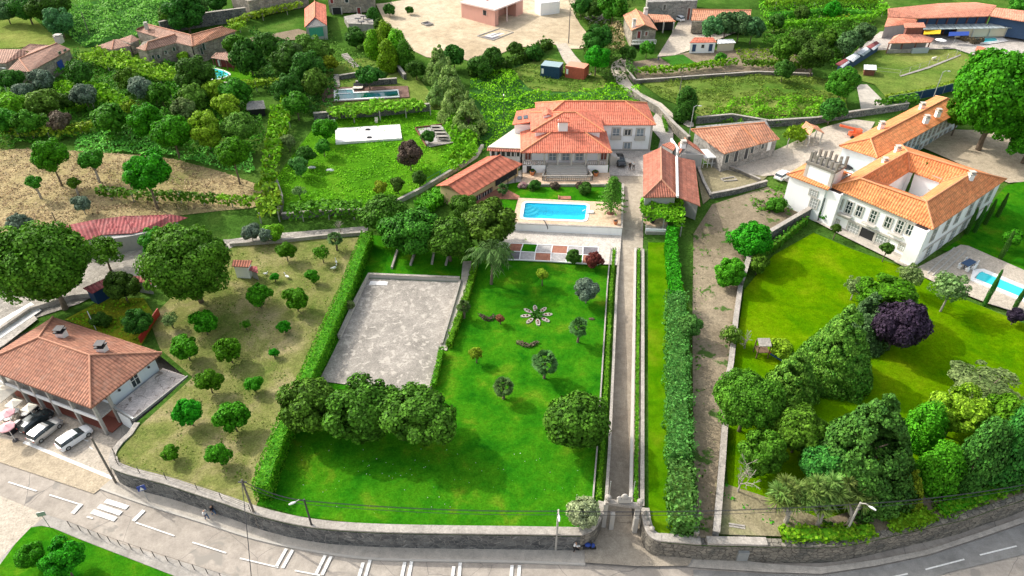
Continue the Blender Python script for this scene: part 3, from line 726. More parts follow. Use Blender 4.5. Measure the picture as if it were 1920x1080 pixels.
zone('back_yard', [(1270, 300), (1330, 312), (1440, 330), (1420, 350), (1335, 370), (1318, 385), (1300, 300)], 'dirt_green', 2)
zone('mansion_court', [(1360, 320), (1370, 305), (1450, 285), (1500, 262), (1545, 240), (1600, 225), (1640, 230), (1585, 330), (1480, 345), (1450, 330), (1430, 332)], 'cobble_light', 2)
zone('dirt_track', [(1300, 440), (1335, 385), (1440, 352), (1500, 375), (1518, 398), (1450, 450), (1400, 470), (1385, 545), (1368, 700), (1352, 850), (1335, 1010), (1303, 1010), (1300, 850), (1298, 600)], 'dirt', 2)
zone('mansion_lawn', [(1395, 545), (1450, 480), (1525, 438), (1600, 470), (1700, 505), (1800, 560), (1960, 625), (2050, 680), (2050, 850), (1930, 900), (1800, 940), (1500, 980), (1370, 990), (1360, 850), (1374, 700)], 'mansion_lawn', 2)
zone('mansion_side_lawn', [(1765, 470), (1800, 450), (1885, 350), (1960, 330), (2100, 400), (2100, 620), (1960, 540), (1850, 500)], 'lawn', 2)
zone('mansion_forecourt', [(1720, 275), (1790, 245), (1960, 250), (1960, 340), (1890, 345), (1800, 310)], 'cobble', 3)
zone('bare_bank', [(1340, 905), (1420, 930), (1500, 960), (1560, 985), (1500, 1010), (1345, 1005)], 'dirt_green', 4)
# the open strip of dry soil under the shrubs by the right wall
zone('shrub_soil', [(1500, 990), (1600, 960), (1900, 880), (1960, 870), (1960, 915), (1800, 965), (1620, 1005), (1500, 1012)], 'dirt', 4)
# ----- street level -----
kerb = A0([(190, 915), (275, 945), (387, 980), (479, 1009), (587, 1032), (680, 1045), (767, 1049), (959, 1052), (1097, 1057)], 0, 3)
flat = lambda x, y: 0.0
side = kerb+[at(1130, 1018), at(1095, 1022)]+[V(p.x, p.y+.2, 0) for p in reversed(FW)]
sheet('pavement', side, 'pave', .12, zf=flat, step=3)
mk('kerb', MB().wall([V(p.x, p.y-.1, 0) for p in kerb], .2, -.05, .125), 'granite', kind='structure')
sheet('gate_forecourt', [at(1097, 1057), at(1095, 1022), at(1120, 1000), at(1139, 955), at(1203, 955), at(1218, 1020), at(1240, 1030), at(1300, 1045), at(1290, 1063), at(1200, 1064)], 'gravel_drive', .13, zf=lambda x, y: .2*max(0, min(1, (y-34)/5)), step=2)
sheet('pavement', [at(1240, 1030), at(1440, 1058), at(1540, 1064), at(1640, 1051), at(1740, 1031), at(1840, 998), at(1930, 966), at(1930, 977), at(1840, 1008), at(1740, 1041), at(1640, 1062), at(1540, 1077), at(1440, 1074), at(1290, 1064)], 'pave', .1, zf=flat, step=3)
sheet('carriageway', [at(1300, 1068), at(1440, 1076), at(1540, 1079), at(1640, 1064), at(1740, 1043), at(1840, 1010), at(1930, 979), at(2000, 950), at(2010, 1010), at(1919, 1040), at(1800, 1068), at(1700, 1095), at(1500, 1120), at(1300, 1115)], 'asphalt_dark', .02, zf=flat, step=6)
sheet('cobbled_verge', A0([(-200, 790), (45, 829), (212, 898), (192, 914), (176, 926), (0, 867), (-200, 805)]), 'cobble', .03, zf=flat, step=4)
sheet('parking_place', A0([(-200, 700), (0, 720), (195, 815), (232, 830), (204, 868), (212, 896), (45, 828), (-200, 765)]), 'cobble_light', .04, zf=flat, step=4)
mk('parking_edge', MB().wall(A0([(45, 829), (128, 863), (211, 897)]), .35, 0, .06), 'line_paint', kind='structure')
sheet('side_road', A0([(-80, 905), (0, 930), (75, 960), (90, 972), (30, 1030), (0, 1050), (-80, 1120)]), 'cobble_light', .02, zf=flat, step=4)
sheet('pavement', A0([(88, 966), (150, 986), (225, 1020), (325, 1050), (440, 1082), (520, 1110), (470, 1130), (330, 1082), (230, 1043), (150, 1012), (100, 991), (80, 987), (60, 989), (30, 1020), (-10, 1075), (-40, 1075), (0, 1050), (50, 1000)]), 'concrete', .12, zf=flat, step=3)
sheet('verge_lawn', A0([(80, 988), (100, 992), (150, 1013), (230, 1044), (330, 1083), (430, 1130), (-100, 1200), (-10, 1076), (30, 1021), (60, 990)]), 'lawn', .16, zf=flat, step=3)
# markings
def stripe(mb, a, b, w, z=.035):
    a, b = at(*a), at(*b); d = (b-a).normalized(); n = V(-d.y, d.x, 0)*w/2
    mb.add([(p.x, p.y, z) for p in (a-n, b-n, b+n, a+n)], [(0, 1, 2, 3)])
mb = MB()
for a, b, w in [((16, 904), (69, 921), .14), ((93, 928), (150, 946), .14), ((153, 945), (136, 963), .42), ((198, 939), (239, 952), .5), ((185, 949), (227, 963), .5), ((173, 959), (217, 974), .5),
                ((270, 957), (250, 977), .42), ((255, 980), (327, 1005), .13), ((361, 1017), (424, 1037), .13), ((450, 1047), (522, 1064), .13), ((553, 1070), (600, 1079), .13),
                ((537, 1029), (518, 1063), .32), ((549, 1031), (530, 1065), .32), ((610, 1041), (593, 1076), .32), ((621, 1043), (604, 1078), .32), ((681, 1055), (672, 1085), .32), ((694, 1050), (684, 1085), .32),
                ((759, 1054), (752, 1088), .32), ((772, 1052), (765, 1088), .32), ((851, 1062), (847, 1090), .32), ((863, 1055), (860, 1090), .32), ((960, 1060), (958, 1090), .32), ((974, 1060), (972, 1090), .32),
                ((1735, 1068), (1808, 1049), .14), ((1837, 1041), (1906, 1024), .14), ((1660, 1085), (1702, 1076), .14), ((163, 969), (174, 972), .14)]:
    stripe(mb, a, b, w)
mk('road_markings', mb, 'line_paint', kind='structure')
mb = MB()
for a, b in [((168, 838), (174, 843)), ((150, 822), (166, 828)), ((118, 818), (125, 824))]: stripe(mb, a, b, .12, .06)
mk('parking_markings', mb, 'line_paint', kind='structure')
# ----- walls of the street front -----
o = thing('retaining_wall', 'long curved stone retaining wall with flat cap between the street pavement and the garden lawn', 'wall', (FW[20].x, FW[20].y, 0))
def off(pts, d):
    out = []
    for i, p in enumerate(pts):
        t = (pts[min(i+1, len(pts)-1)]-pts[max(i-1, 0)]); t.z = 0; t.normalize(); out.append(V(p.x-t.y*d, p.y+t.x*d, 0))
    return out
mk('masonry', MB().wall(off(FW, .42), .7, -.3, 2.62), 'stone_wall', o)
mk('coping', MB().wall(off(FW, .42), .86, 2.622, 2.8), 'cap_stone', o)
o = thing('wall', 'low curved boundary wall between the orchard corner and the restaurant parking', 'wall', (SIDE[3].x, SIDE[3].y, 0))
mk('masonry', MB().wall(off(SIDE[2:], .3), .5, -.3, 2.6), 'stone_wall', o); mk('coping', MB().wall(off(SIDE[2:], .3), .62, 2.602, 2.72), 'cap_stone', o)
o = thing('gate_wall', 'curved flared stone wing wall left of the driveway gate', 'wall', (FWL[2].x, FWL[2].y, 0))
mk('masonry', MB().wall(off(smooth_line(FWL, 3), .35), .7, -.3, lambda x, y: 2.7), 'stone_wall_warm', o); mk('coping', MB().wall(off(smooth_line(FWL, 3), .35), .8, 2.702, 2.85), 'cap_stone', o)
o = thing('gate_wall', 'flared stone wing wall right of the driveway gate', 'wall', (FWR[2].x, FWR[2].y, 0))
mk('masonry', MB().wall(off(smooth_line(FWR, 3), .35), .7, -.3, 2.7), 'stone_wall_warm', o); mk('coping', MB().wall(off(smooth_line(FWR, 3), .35), .8, 2.702, 2.85), 'cap_stone', o)
o = thing('retaining_wall', 'stone retaining wall below the narrow lawn strip and dirt track, right of the gate', 'wall', (FR[4].x, FR[4].y, 0))
mk('masonry', MB().wall(off(FR[:10], .42), .7, -.3, 2.62), 'stone_wall_warm', o); mk('coping', MB().wall(off(FR[:5], .42), .86, 2.622, 2.8), 'cap_stone', o)
mk('coping', MB().wall(off(FR[5:10], .42), .8, 2.622, 2.9), 'cap_stone', o)
o = thing('retaining_wall', 'weathered stone wall curving along the road below the mansion garden', 'wall', (FR[20].x, FR[20].y, 0))
F3 = off(FR[9:], .42)
mk('masonry', MB().wall(F3, .75, -.3, 2.75), 'stone_wall_warm', o)
mk('wall_panel', MB().obox(at(1381, 1052, .5), V(1.0, .0, 0), V(0, .3, 0), V(0, 0, 1.3)), 'grey_metal', o)
# driveway side walls (with the clipped strips behind them)
def Tl(h): return lambda x, y: T(x, y)+h
LW = [p for p in DL]
o = thing('garden_wall', 'low pale wall along the left side of the driveway', 'wall', (LW[2].x, LW[2].y, T(0, LW[2].y)))
mk('masonry', MB().wall(LW, .3, lambda x, y: Dz(x, y)-.4, Tl(.35)), 'cap_stone', o)
o = thing('garden_wall', 'low pale wall along the right side of the driveway', 'wall', (DR[2].x, DR[2].y, T(0, DR[2].y)))
mk('masonry', MB().wall(DR, .4, lambda x, y: Dz(x, y)-.4, Tl(.35)), 'cap_stone', o)
hl = off(LW, .75); strip('clipped_hedge', hl[0:], .5, .45, 'leaf_hedge', 45, .09, label='narrow clipped hedge strip along the left driveway wall', cat='hedge', rag=.08)
o = thing('garden_wall', 'thin pale edging wall between the big lawn and the left hedge strip', 'wall', (LW[1].x, LW[1].y, T(0, LW[1].y)))
mk('masonry', MB().wall(off(LW, 1.3), .16, Tl(-.3), Tl(.4)), 'cap_stone', o)
hr = off(DR, -.62)
hr = [p for p in reversed(off(list(reversed(DR)), .62))]
strip('clipped_hedge', hr, .4, .45, 'leaf_hedge', 45, .09, label='narrow clipped hedge strip along the right driveway wall', cat='hedge', rag=.08)
o = thing('garden_wall', 'thin grey edging wall between the right hedge strip and the narrow lawn', 'wall', (DR[1].x, DR[1].y, T(0, DR[1].y)))
mk('masonry', MB().wall([p for p in reversed(off(list(reversed(DR)), 1.12))], .3, Tl(-.3), Tl(.4)), 'granite', o)
# ================= BUILDINGS =================
def plane_hit(P0, P1, u, v):            # where the sight line of a pixel meets the vertical plane through P0, P1
    a = (u-960)/F; b = (540-v)/F; d = V(a, CPc+b*SP, -SP+b*CPc)
    e = (P1-P0); n = V(e.y, -e.x, 0); t = n.dot(P0-V(0, 0, CH))/n.dot(d); q = V(0, 0, CH)+d*t
    return ((q-P0).x*e.x+(q-P0).y*e.y)/(e.x**2+e.y**2), q.z
def winp(par, P0, P1, u, v, w, h, **k):
    t, z = plane_hit(P0, P1, u, v)
    return win(par, P0.copy(), P1.copy(), t, z-h/2, w, h, out=V(-P0.x-P1.x, -P0.y-P1.y-.01, 0), **k)
def doorp(par, P0, P1, u, zb, w, h, mat='teal_door', name='door'):
    t, _ = plane_hit(P0, P1, u, 300 if False else proj(P0)[1])
    d = (P1-P0); d.z = 0; c = P0+d*t; L = d.normalized(); n = V(L.y, -L.x, 0)
    if n.dot(V(-c.x, -c.y, 0)) < 0: n = -n
    c.z = zb; return mk(name, MB().obox(c-L*w/2, L*w, n*.06, UP*h), mat, par)
def proj(p):
    d = p-V(0, 0, CH); f = d.y*CPc-d.z*SP; up = d.y*SP+d.z*CPc
    return (960+F*d.x/f, 540-F*up/f)
def rpx(par, polys, rm, th=.14, ridge=None, edges=(), name='roof', rr=.13):
    P = [[at(*q) for q in pl] for pl in polys]; ro = mk(name, roofmesh(P, th), rm, par)
    if ridge and edges:
        mb = MB()
        for a, b in edges: mb.tube([at(*a)+UP*.05, at(*b)+UP*.05], rr, 6)
        mk('ridge_tiles', mb, ridge, ro)
    return ro
def fpt(pp, z): return [at(u, v, z) for u, v in pp]
def base_of(P): return T(sum(p.x for p in P)/len(P), sum(p.y for p in P)/len(P))
def gable6(name, label, L0, P0, R0, L1, P1, R1, h, rise, rm, wm, cat='house', over=.4, ridge='ridge', group=None, wall_h=None):
    z0 = gp(*L0).z; ze = z0+h
    for _ in range(4): ze = h+base_of(fpt([L0, R0, R1, L1], ze))
    E = fpt([L0, R0, R1, L1], ze); zb = base_of(E)
    o = thing(name, label, cat, V(E[0].x, E[0].y, zb), group)
    rpx(o, [[(*L0, ze), (*P0, ze+rise), (*P1, ze+rise), (*L1, ze)], [(*P0, ze+rise), (*R0, ze), (*R1, ze), (*P1, ze+rise)]], rm, .14, ridge, [((*P0, ze+rise), (*P1, ze+rise))])
    W = inset(E, over); mb = MB().prism(W, zb-1, ze-.12)
    for (a, b, pk) in ((W[0], W[1], at(*P0, ze+rise)), (W[3], W[2], at(*P1, ze+rise))):
        mid = (W[0]+W[2])/2; inn = (mid-(a+b)/2); inn.z = 0; inn.normalize(); pk = V(pk.x, pk.y, pk.z-.2)+inn*over
        q = [V(a.x, a.y, ze-.15), V(b.x, b.y, ze-.15), pk]
        mb.add(q+[p+inn*.2 for p in q], [(0, 1, 2), (2, 1, 0), (5, 4, 3), (0, 2, 5, 3), (1, 4, 5, 2)])
    mk('wall', mb, wm, o)
    return o, W, zb, ze
# ---------- main house ----------
HZ, Z0 = 5.05, 9.0
A, B = at(976, 285, Z0), at(1148, 287, Z0); y0 = (A.y+B.y)/2; xa, xb = A.x, B.x; z1, zr = 10.86, 12.8
def X(u, v, z): return at(u, v, z).x
xL, xR, rl, rr_ = X(995, 245, z1), X(1134, 249, z1), X(1056, 211, zr), X(1080, 211, zr); xc, xd = X(1033, 248, z1), X(1097, 249, z1)
H_ = thing('manor_house', 'large white house with layered red tiled roof and wide front stair above the pool', 'house', V((xa+xb)/2, y0+6, HZ))
y1 = y0+9.6
r_ = mk('roof', roofmesh([[V(xa, y0, Z0), V(xb, y0, Z0), V(xd, y0+4, z1), V(xc, y0+4, z1)], [V(xa, y0, Z0), V(xa, y1, Z0), V(xc, y1, z1), V(xc, y0+4, z1)], [V(xb, y0, Z0), V(xb, y1, Z0), V(xd, y1, z1), V(xd, y0+4, z1)]]), 'tile_red', H_)
for a_, b_ in ((xa, xc), (xb, xd)): mk('ridge_tiles', MB().tube([V(a_, y0, Z0+.05), V(b_, y0+4, z1+.05)], .13), 'ridge', r_)
zu = z1+.16; yb = y0+12.6
r_ = mk('upper_roof', roofmesh([[V(xL, y0+3.9, zu), V(xR, y0+3.9, zu), V(rr_, y0+8.1, zr), V(rl, y0+8.1, zr)], [V(xL, y0+3.9, zu), V(xL, yb, zu), V(rl, y0+8.1, zr)], [V(xR, y0+3.9, zu), V(xR, yb, zu), V(rr_, y0+8.1, zr)], [V(xL, yb, zu), V(xR, yb, zu), V(rr_, y0+8.1, zr), V(rl, y0+8.1, zr)]]), 'tile_red', H_)
mb = MB()
for a, b in ((V(xL, y0+3.9, zu), V(rl, y0+8.1, zr)), (V(xR, y0+3.9, zu), V(rr_, y0+8.1, zr)), (V(rl, y0+8.1, zr), V(rr_, y0+8.1, zr)), (V(xL, yb, zu), V(rl, y0+8.1, zr))): mb.tube([a+UP*.05, b+UP*.05], .13)
mk('ridge_tiles', mb, 'ridge', r_)
mk('wall', MB().prism([(xa+.5, y0+2.3), (xb-.5, y0+2.3), (xb-.5, y1), (xa+.5, y1)], HZ-.6, Z0-.1).prism([(xL+.8, y0+4.3), (xR-.8, y0+4.3), (xR-.8, yb-.8), (xL+.8, yb-.8)], Z0, zu-.05), 'white_wall', H_)
s0, s1 = X(1022, 318, 5.1), X(1100, 318, 5.1)
mk('plinth', MB().prism([(xa+.4, y0+.3), (s0, y0+.3), (s0, y0+2.3), (xa+.4, y0+2.3)], HZ-.3, 6.45).prism([(s1, y0+.3), (xb-.4, y0+.3), (xb-.4, y0+2.3), (s1, y0+2.3)], HZ-.3, 6.45).prism([(s0, y0+1.4), (s1, y0+1.4), (s1, y0+2.3), (s0, y0+2.3)], HZ-.3, 6.45), 'white_wall', H_)
mb = MB()
for k in range(9): mb.obox((s0+.15, y0+1.4-.36*(9-k)+.0, HZ), V(s1-s0-.3, 0, 0), V(0, .36, 0), V(0, 0, .155*(k+1)))
mk('staircase', mb, 'granite', H_)
for u in (981, 1021.5, 1047, 1073, 1100.5, 1124, 1141):
    x = X(u, 300, 8); mk('pillar', MB().box((x, y0+.55, 6.45 if not 1030 < u < 1090 else 6.45), (.28, .28, 2.42)), 'granite', H_)
def balus(par, a, b, z, h=.85, name='balustrade', m='cap_stone', step=.34):
    d = b-a; d.z = 0; L = d.length; d.normalize(); n = V(-d.y, d.x, 0); mb = MB()
    mb.obox(V(a.x, a.y, z+h-.12)-n*.1, d*L, n*.22, UP*.12); mb.obox(V(a.x, a.y, z)-n*.08, d*L, n*.18, UP*.08)
    k = int(L/step)
    for i in range(k+1): q = V(a.x, a.y, z+.08)+d*(L*i/max(1, k)); mb.box((q.x, q.y, q.z), (.11, .11, h-.2))
    return mk(name, mb, m, par)
balus(H_, V(xa+.5, y0+.42, 0), V(s0, y0+.42, 0), 6.45); balus(H_, V(s1, y0+.42, 0), V(xb-.5, y0+.42, 0), 6.45)
W0, W1 = V(xa+.5, y0+2.3, 0), V(xb-.5, y0+2.3, 0)
for u, v in ((1036, 295), (1061, 295), (1086, 295)):
    t, _ = plane_hit(W0, W1, u, v); win(H_, W0.copy(), W1.copy(), t, 6.5, 1.3, 2.0, kind='door', pm='glass_light', bars=(1, 2), out=V(0, -1, 0))
for u in (990, 1132):
    t, _ = plane_hit(W0, W1, u, 294); win(H_, W0.copy(), W1.copy(), t, 6.6, 1.1, 1.7, pm='brown_wood', out=V(0, -1, 0))
t, _ = plane_hit(W0, W1, 987, 312); mk('door', MB().obox(V(W0.x+.6, y0+.3, HZ), V(.8, 0, 0), V(0, -.05, 0), V(0, 0, 1.3)), 'dark_metal', H_)
def slope_pt(x, d): return V(x, y0+d, Z0+.465*d)
p = slope_pt(X(1055, 245, 10.9), 4.6); mb = MB().box((p.x, p.y, p.z-.7), (1.6, 1.2, 2.3)); c = mk('chimney', mb, 'white_wall', H_)
mk('chimney_hood', roofmesh([[V(p.x-1.15, p.y-.9, p.z+1.75), V(p.x+1.15, p.y-.9, p.z+1.75), V(p.x+.4, p.y, p.z+2.15), V(p.x-.4, p.y, p.z+2.15)], [V(p.x-1.15, p.y+.9, p.z+1.75), V(p.x+1.15, p.y+.9, p.z+1.75), V(p.x+.4, p.y, p.z+2.15), V(p.x-.4, p.y, p.z+2.15)]]), 'tile_red', c)
# rear right wing
ZW = 10.4
C0, C1 = at(1006, 232, ZW), at(1231, 236, ZW); yy = (C0.y+C1.y)/2; C0.y = C1.y = yy
R4 = rect(C0, C1, 10.2)
_, WW, RC = house('', '', '', [R4[0], R4[1], R4[2], R4[3]], HZ, ZW, 'tile_red', 'white_wall', .46, True, True, .45, root=H_)
WW = sorted(WW, key=lambda p: p.y)[:2]; WW.sort(key=lambda p: p.x); W0, W1 = WW
for u, v, w, h, br in ((1155, 250, 1.3, 1.9, (1, 1)), (1177, 248, 1.2, 1.0, (1, 0)), (1200, 251, 1.3, 1.9, (1, 1)), (1176, 273, 1.2, 1.1, (1, 0))):
    f = winp(H_, W0, W1, u, v, w, h, bars=br, fw=.2, pm='glass_light' if h > 1 else 'glass')
    if h > 1.5:
        t, z = plane_hit(W0, W1, u, v); c = W0+(W1-W0)*t; mk('balcony', MB().box((c.x, c.y-.25, z-h/2-.15), (1.9, .5, .14)).box((c.x, c.y-.48, z-h/2), (1.9, .05, .75)), 'granite', H_)
mk('plinth_band', MB().obox(V(W0.x, W0.y-.04, HZ-.3), W1-W0, V(0, .03, 0), V(0, 0, .75)).obox(V(W1.x-.35, W1.y-.05, HZ), V(.38, 0, 0), V(0, .04, 0), V(0, 0, 5.2)), 'granite', H_)
# dormers, skylights, side stair
for u, v in ((1027, 216),):
    p = at(u, v, 12.0); d_ = mk('dormer', MB().box((p.x, p.y, p.z-1.2), (1.5, 1.6, 1.5)), 'white_wall', H_)
    mk('dormer_roof', roofmesh([[V(p.x-1, p.y-1, p.z+.25), V(p.x, p.y-1, p.z+.7), V(p.x, p.y+1.4, p.z+.7), V(p.x-1, p.y+1.4, p.z+.25)], [V(p.x+1, p.y-1, p.z+.25), V(p.x, p.y-1, p.z+.7), V(p.x, p.y+1.4, p.z+.7), V(p.x+1, p.y+1.4, p.z+.25)]], .1), 'tile_red', d_)
SB = [V(xL-3.2, y0+8, 0), V(xL+3, y0+8, 0), V(xL+3, yb+1.5, 0), V(xL-2.4, yb+1.5, 0)]
rf = mk('rear_roof', roofmesh([[V(p.x, p.y, 10.6) if i in (0, 3) else V(p.x, p.y, 11.5) for i, p in enumerate(SB)]]), 'tile_red', H_)
mk('wall', MB().prism([(xL-2.8, y0+8.4), (xL+3, y0+8.4), (xL+3, yb+1.2), (xL-2, yb+1.2)], HZ, 10.4), 'white_wall', H_)
for k in range(2):
    q = V(xL-2.3+1.1*k, y0+9.6, 0); z = lambda x: 10.6+(x-(xL-3.2))*.1452+.09
    mk('skylight', MB().add([(q.x, q.y, z(q.x)), (q.x+.8, q.y, z(q.x+.8)), (q.x+.8, q.y+1.5, z(q.x+.8)), (q.x, q.y+1.5, z(q.x))], [(0, 1, 2, 3)]), 'glass', H_)
mb = MB(); sx = xb+.3
for k in range(8): mb.obox((sx+.55*k, y0+3.2, HZ-.2), V(.55, 0, 0), V(0, 1.5, 0), V(0, 0, 2.0-.24*k))
mk('side_stair', mb, 'granite', H_); balus(H_, V(sx, y0+3.3, 0), V(sx+.1, y0+3.3, 0), 6.9)
# front terrace of the house
hz = thing('house_terrace', 'tiled terrace with stone balustrade at the foot of the manor stair', 'terrace', V(0, y0-3, 4.9))
tx0, tx1 = xa+.2, xb-.1
mk('paving', MB().prism([(tx0, y0-4.2), (tx1, y0-4.2), (tx1, y0+.4), (tx0, y0+.4)], 4.4, HZ), 'deck_tile', hz)
mk('front_wall', MB().prism([(tx0-.3, y0-4.5), (tx1+.3, y0-4.5), (tx1+.3, y0-4.2), (tx0-.3, y0-4.2)], 4.4, HZ+.3), 'cap_stone', hz)
balus(hz, V(s0-.6, y0-2.6, 0), V(s1+.6, y0-2.6, 0), HZ+.02, .95)
balus(hz, V(s0-.6, y0-2.6, 0), V(s0-.1, y0-.2, 0), HZ+.02, .95, 'side_balustrade'); balus(hz, V(s1+.6, y0-2.6, 0), V(s1+.1, y0-.2, 0), HZ+.02, .95, 'side_balustrade')
# flat roofed annex left of the house
ZA = 8.6
AP = fpt([(914, 277), (977, 280), (992, 232), (985, 228)], ZA)
ax = thing('annex', 'flat pale roofed annex with dark window band joining the house to the long shed', 'building', V(AP[0].x, AP[0].y, HZ))
mk('roof', MB().prism(AP, ZA, ZA+.15), 'flat_roof', ax); W = inset(AP, .25)
mk('wall', MB().prism(W, HZ-1, ZA-.002), 'white_wall', ax)
mk('tile_edge', roofmesh([[at(913, 282, ZA-.25), at(977, 285, ZA-.25), at(977, 279, ZA+.05), at(914, 276, ZA+.05)]], .1), 'tile_old', ax)
for u in (926, 934, 944, 953, 963, 970): winp(ax, W[0], W[1], u, 287, .9, 1.2, fw=.12, fm='white_paint', bars=(0, 0))
# long shed
o, W, zb, ze = gable6('long_shed', 'long yellow walled shed with ribbed red metal roof stretching left of the house', (817, 348), (841, 347), (872, 371), (914, 293), (938, 291), (980, 307), 2.7, 1.25, 'panel_red', 'yellow_wall', 'shed', .5, 'panel_red')
W0, W1 = W[1], W[2]
for u, v in ((897, 372), (908, 366), (918, 360)): winp(o, W0, W1, u, v, 1.2, 1.1, fm='brown_wood')
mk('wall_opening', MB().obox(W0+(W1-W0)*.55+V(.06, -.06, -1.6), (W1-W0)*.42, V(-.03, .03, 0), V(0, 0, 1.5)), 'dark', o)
for k in range(4):
    q = W0+(W1-W0)*(.55+.14*k)+V(.9, -.9, 0); mk('post', MB().box((q.x, q.y, zb), (.14, .14, 2.4)), 'dark_metal', o)
# ---------- garages right of the drive ----------
def hip4(name, label, cat, c4, h, rise, rm, wm, ha=True, hb=True, over=.4, ridge='ridge', group=None, walls=True):
    ze = 8
    for _ in range(5): ze = h+base_of(fpt(c4, ze))
    return house(name, label, cat, fpt(c4, ze), base_of(fpt(c4, ze))-.3, ze, rm, wm, .45, ha, hb, over, ridge, group, rise, walls=walls)+(ze,)
# (A front-left?, order: A-B is a side parallel to the ridge)
o, W, _, ze = hip4('garage', 'garage with hipped old red tile roof right of the driveway', 'garage', [(1206, 370), (1206, 291), (1268, 293), (1270, 369)], 3.4, 1.6, 'tile_old', 'grey_wall', True, False, .3, 'ridge_old')
o2 = thing('lean_to_shed', 'lean to with single slope old tile roof beside the hipped garage', 'shed', gp(1290, 380))
zq = ze-.3
rpx(o2, [[(1271, 369, zq+.9), (1313, 386, zq-.4), (1303, 301, zq-.4), (1270, 294, zq+.9)]], 'tile_old')
mk('gutter', MB().tube([at(1270.5, 369, zq+1.0), at(1269, 294, zq+1.0)], .22, 6), 'white_paint', o2)
P = fpt([(1275, 368), (1309, 382), (1300, 303), (1273, 296)], zq-.6); mk('wall', MB().prism(P, base_of(P)-.5, zq-.6), 'grey_wall', o2)
# small roofs behind the garages
o, W, zb, ze = gable6('outhouse', 'small outhouse with tiled gable roof and chimney behind the garages', (1274, 288), (1288, 266), (1322, 290), (1272, 268), (1284, 259), (1306, 272), 3.0, .8, 'tile_old', 'grey_wall', 'shed', .2, 'ridge_old')
p = at(1280, 277, 8.6); chimney(o, p, .8, .9)
o2 = thing('outhouse', 'tiny red roofed lean to with white parapet behind the garages', 'shed', gp(1255, 280))
zq = gp(1255, 275).z+2.6
rpx(o2, [[(1241, 271, zq), (1262, 282, zq), (1270, 272, zq+.5), (1256, 266, zq+.5)]], 'tile_old'); P = fpt([(1243, 272), (1261, 281), (1268, 273), (1257, 267)], zq); mk('wall', MB().prism(P, zq-3, zq-.2), 'grey_wall', o2)
mk('parapet', MB().wall(fpt([(1258, 264), (1272, 284)], zq), .3, zq-2.5, zq+.5), 'white_wall', o2)
cg = thing('chicken_run', 'white framed wire pen leaning on the grey outhouse wall', 'pen', gp(1334, 314)); mb = MB()
P0, P1 = gp(1317, 316), gp(1350, 315)
for k in range(5): q = P0+(P1-P0)*k/4; mb.box((q.x, q.y, q.z), (.1, .1, 2))
for h in (0, 1, 1.95): mb.tube([P0+UP*h, P1+UP*h], .05)
mk('frame', mb, 'white_paint', cg); mk('roof', MB().obox(P0+UP*2.05, P1-P0, V(-.5, 2.5, .4), UP*.06), 'panel_white', cg)
# ---------- stone barn ----------
zs = 3.3+T(0, 118)
o = thing('stone_barn', 'long stone outbuilding with sloping orange tile roof beside the cobbled court', 'barn', gp(1400, 300))
rpx(o, [[(1358, 288, zs), (1423, 270, zs), (1389, 236, zs+2.0), (1296, 243, zs+2.0)]], 'tile_barn', .16, 'ridge', [((1296, 243, zs+2), (1434, 230, zs+2)), ((1423, 270, zs), (1389, 236, zs+2.0))])
rpx(o, [[(1423, 270, zs), (1462, 260, zs), (1434, 230, zs+2.0), (1389, 236, zs+2.0)]], 'tile_barn', .16, name='roof_end')
P = fpt([(1357, 289), (1461, 261), (1434, 236), (1298, 249)], zs); P = inset(P, .3); zb = base_of(P)
mk('wall', MB().prism(P, [zb-1]*4, [zs-.25, zs-.25, zs+1.35, zs+1.35] if (P[0].x*P[1].y-P[1].x*P[0].y) else zs), 'stone_house_grey', o)
W0, W1 = P[0], P[1]
for u, v, w, h, m in ((1363, 297, .9, 1.6, 'glass'), (1380, 293, .9, 2.0, 'dark_metal'), (1399, 288, .9, 2.0, 'dark_metal'), (1410, 281, .8, 1.2, 'glass'), (1430, 274, .8, .9, 'glass'), (1442, 273, .9, 1.9, 'white_paint')): winp(o, W0, W1, u, v, w, h, pm=m, bars=(0, 0), fm='cap_stone')
# open shelter and machine
o = thing('open_shelter', 'small open shelter with tiled gable roof on stone posts', 'shelter', gp(1528, 262))
zs = 2.4+gp(1528, 262).z
rpx(o, [[(1503, 237, zs), (1519, 253, zs), (1526, 240, zs+.9), (1511, 229, zs+.9)], [(1526, 240, zs+.9), (1511, 229, zs+.9), (1533, 236, zs), (1546, 250, zs)]], 'tile_barn', .12, 'ridge', [((1526, 240, zs+.9), (1511, 229, zs+.9))])
for u, v in ((1506, 238), (1520, 252), (1533, 238), (1543, 249)): q = at(u, v, zs); mk('post', MB().box((q.x, q.y, zs-2.5), (.2, .2, 2.4)), 'granite', o)
# ---------- mansion ----------
ZM, ZMR = 9.7, 12.1
MA, MB_, MC, MD = [at(u, v, ZM) for u, v in ((1557, 349.5), (1750, 430), (1887, 336), (1690, 271.5))]
r1, r2, r3, r4 = [at(u, v, ZMR) for u, v in ((1702, 285), (1826, 322), (1737, 379), (1613, 335))]
i1, i2, i3, i4 = [at(u, v, ZM+.1) for u, v in ((1705, 321), (1765, 342), (1727, 370), (1665, 347))]
M_ = thing('mansion', 'big white mansion with orange tiled ring roof around an inner courtyard', 'mansion', V((MA.x+MC.x)/2, (MA.y+MC.y)/2, 3.3))
ro = mk('roof', roofmesh([[MA, MB_, r3, r4], [MB_, MC, r2, r3], [MC, MD, r1, r2], [MD, MA, r4, r1], [r4, r3, i3, i4], [r3, r2, i2, i3], [r2, r1, i1, i2], [r1, r4, i4, i1]]), 'tile_orange', M_)
mb = MB()
for a, b in ((r1, r2), (r2, r3), (r3, r4), (r4, r1), (MB_, r3), (MC, r2), (MA, r4), (MD, r1), (r1, i1), (r2, i2), (r3, i3), (r4, i4)): mb.tube([a+UP*.06, b+UP*.06], .14)
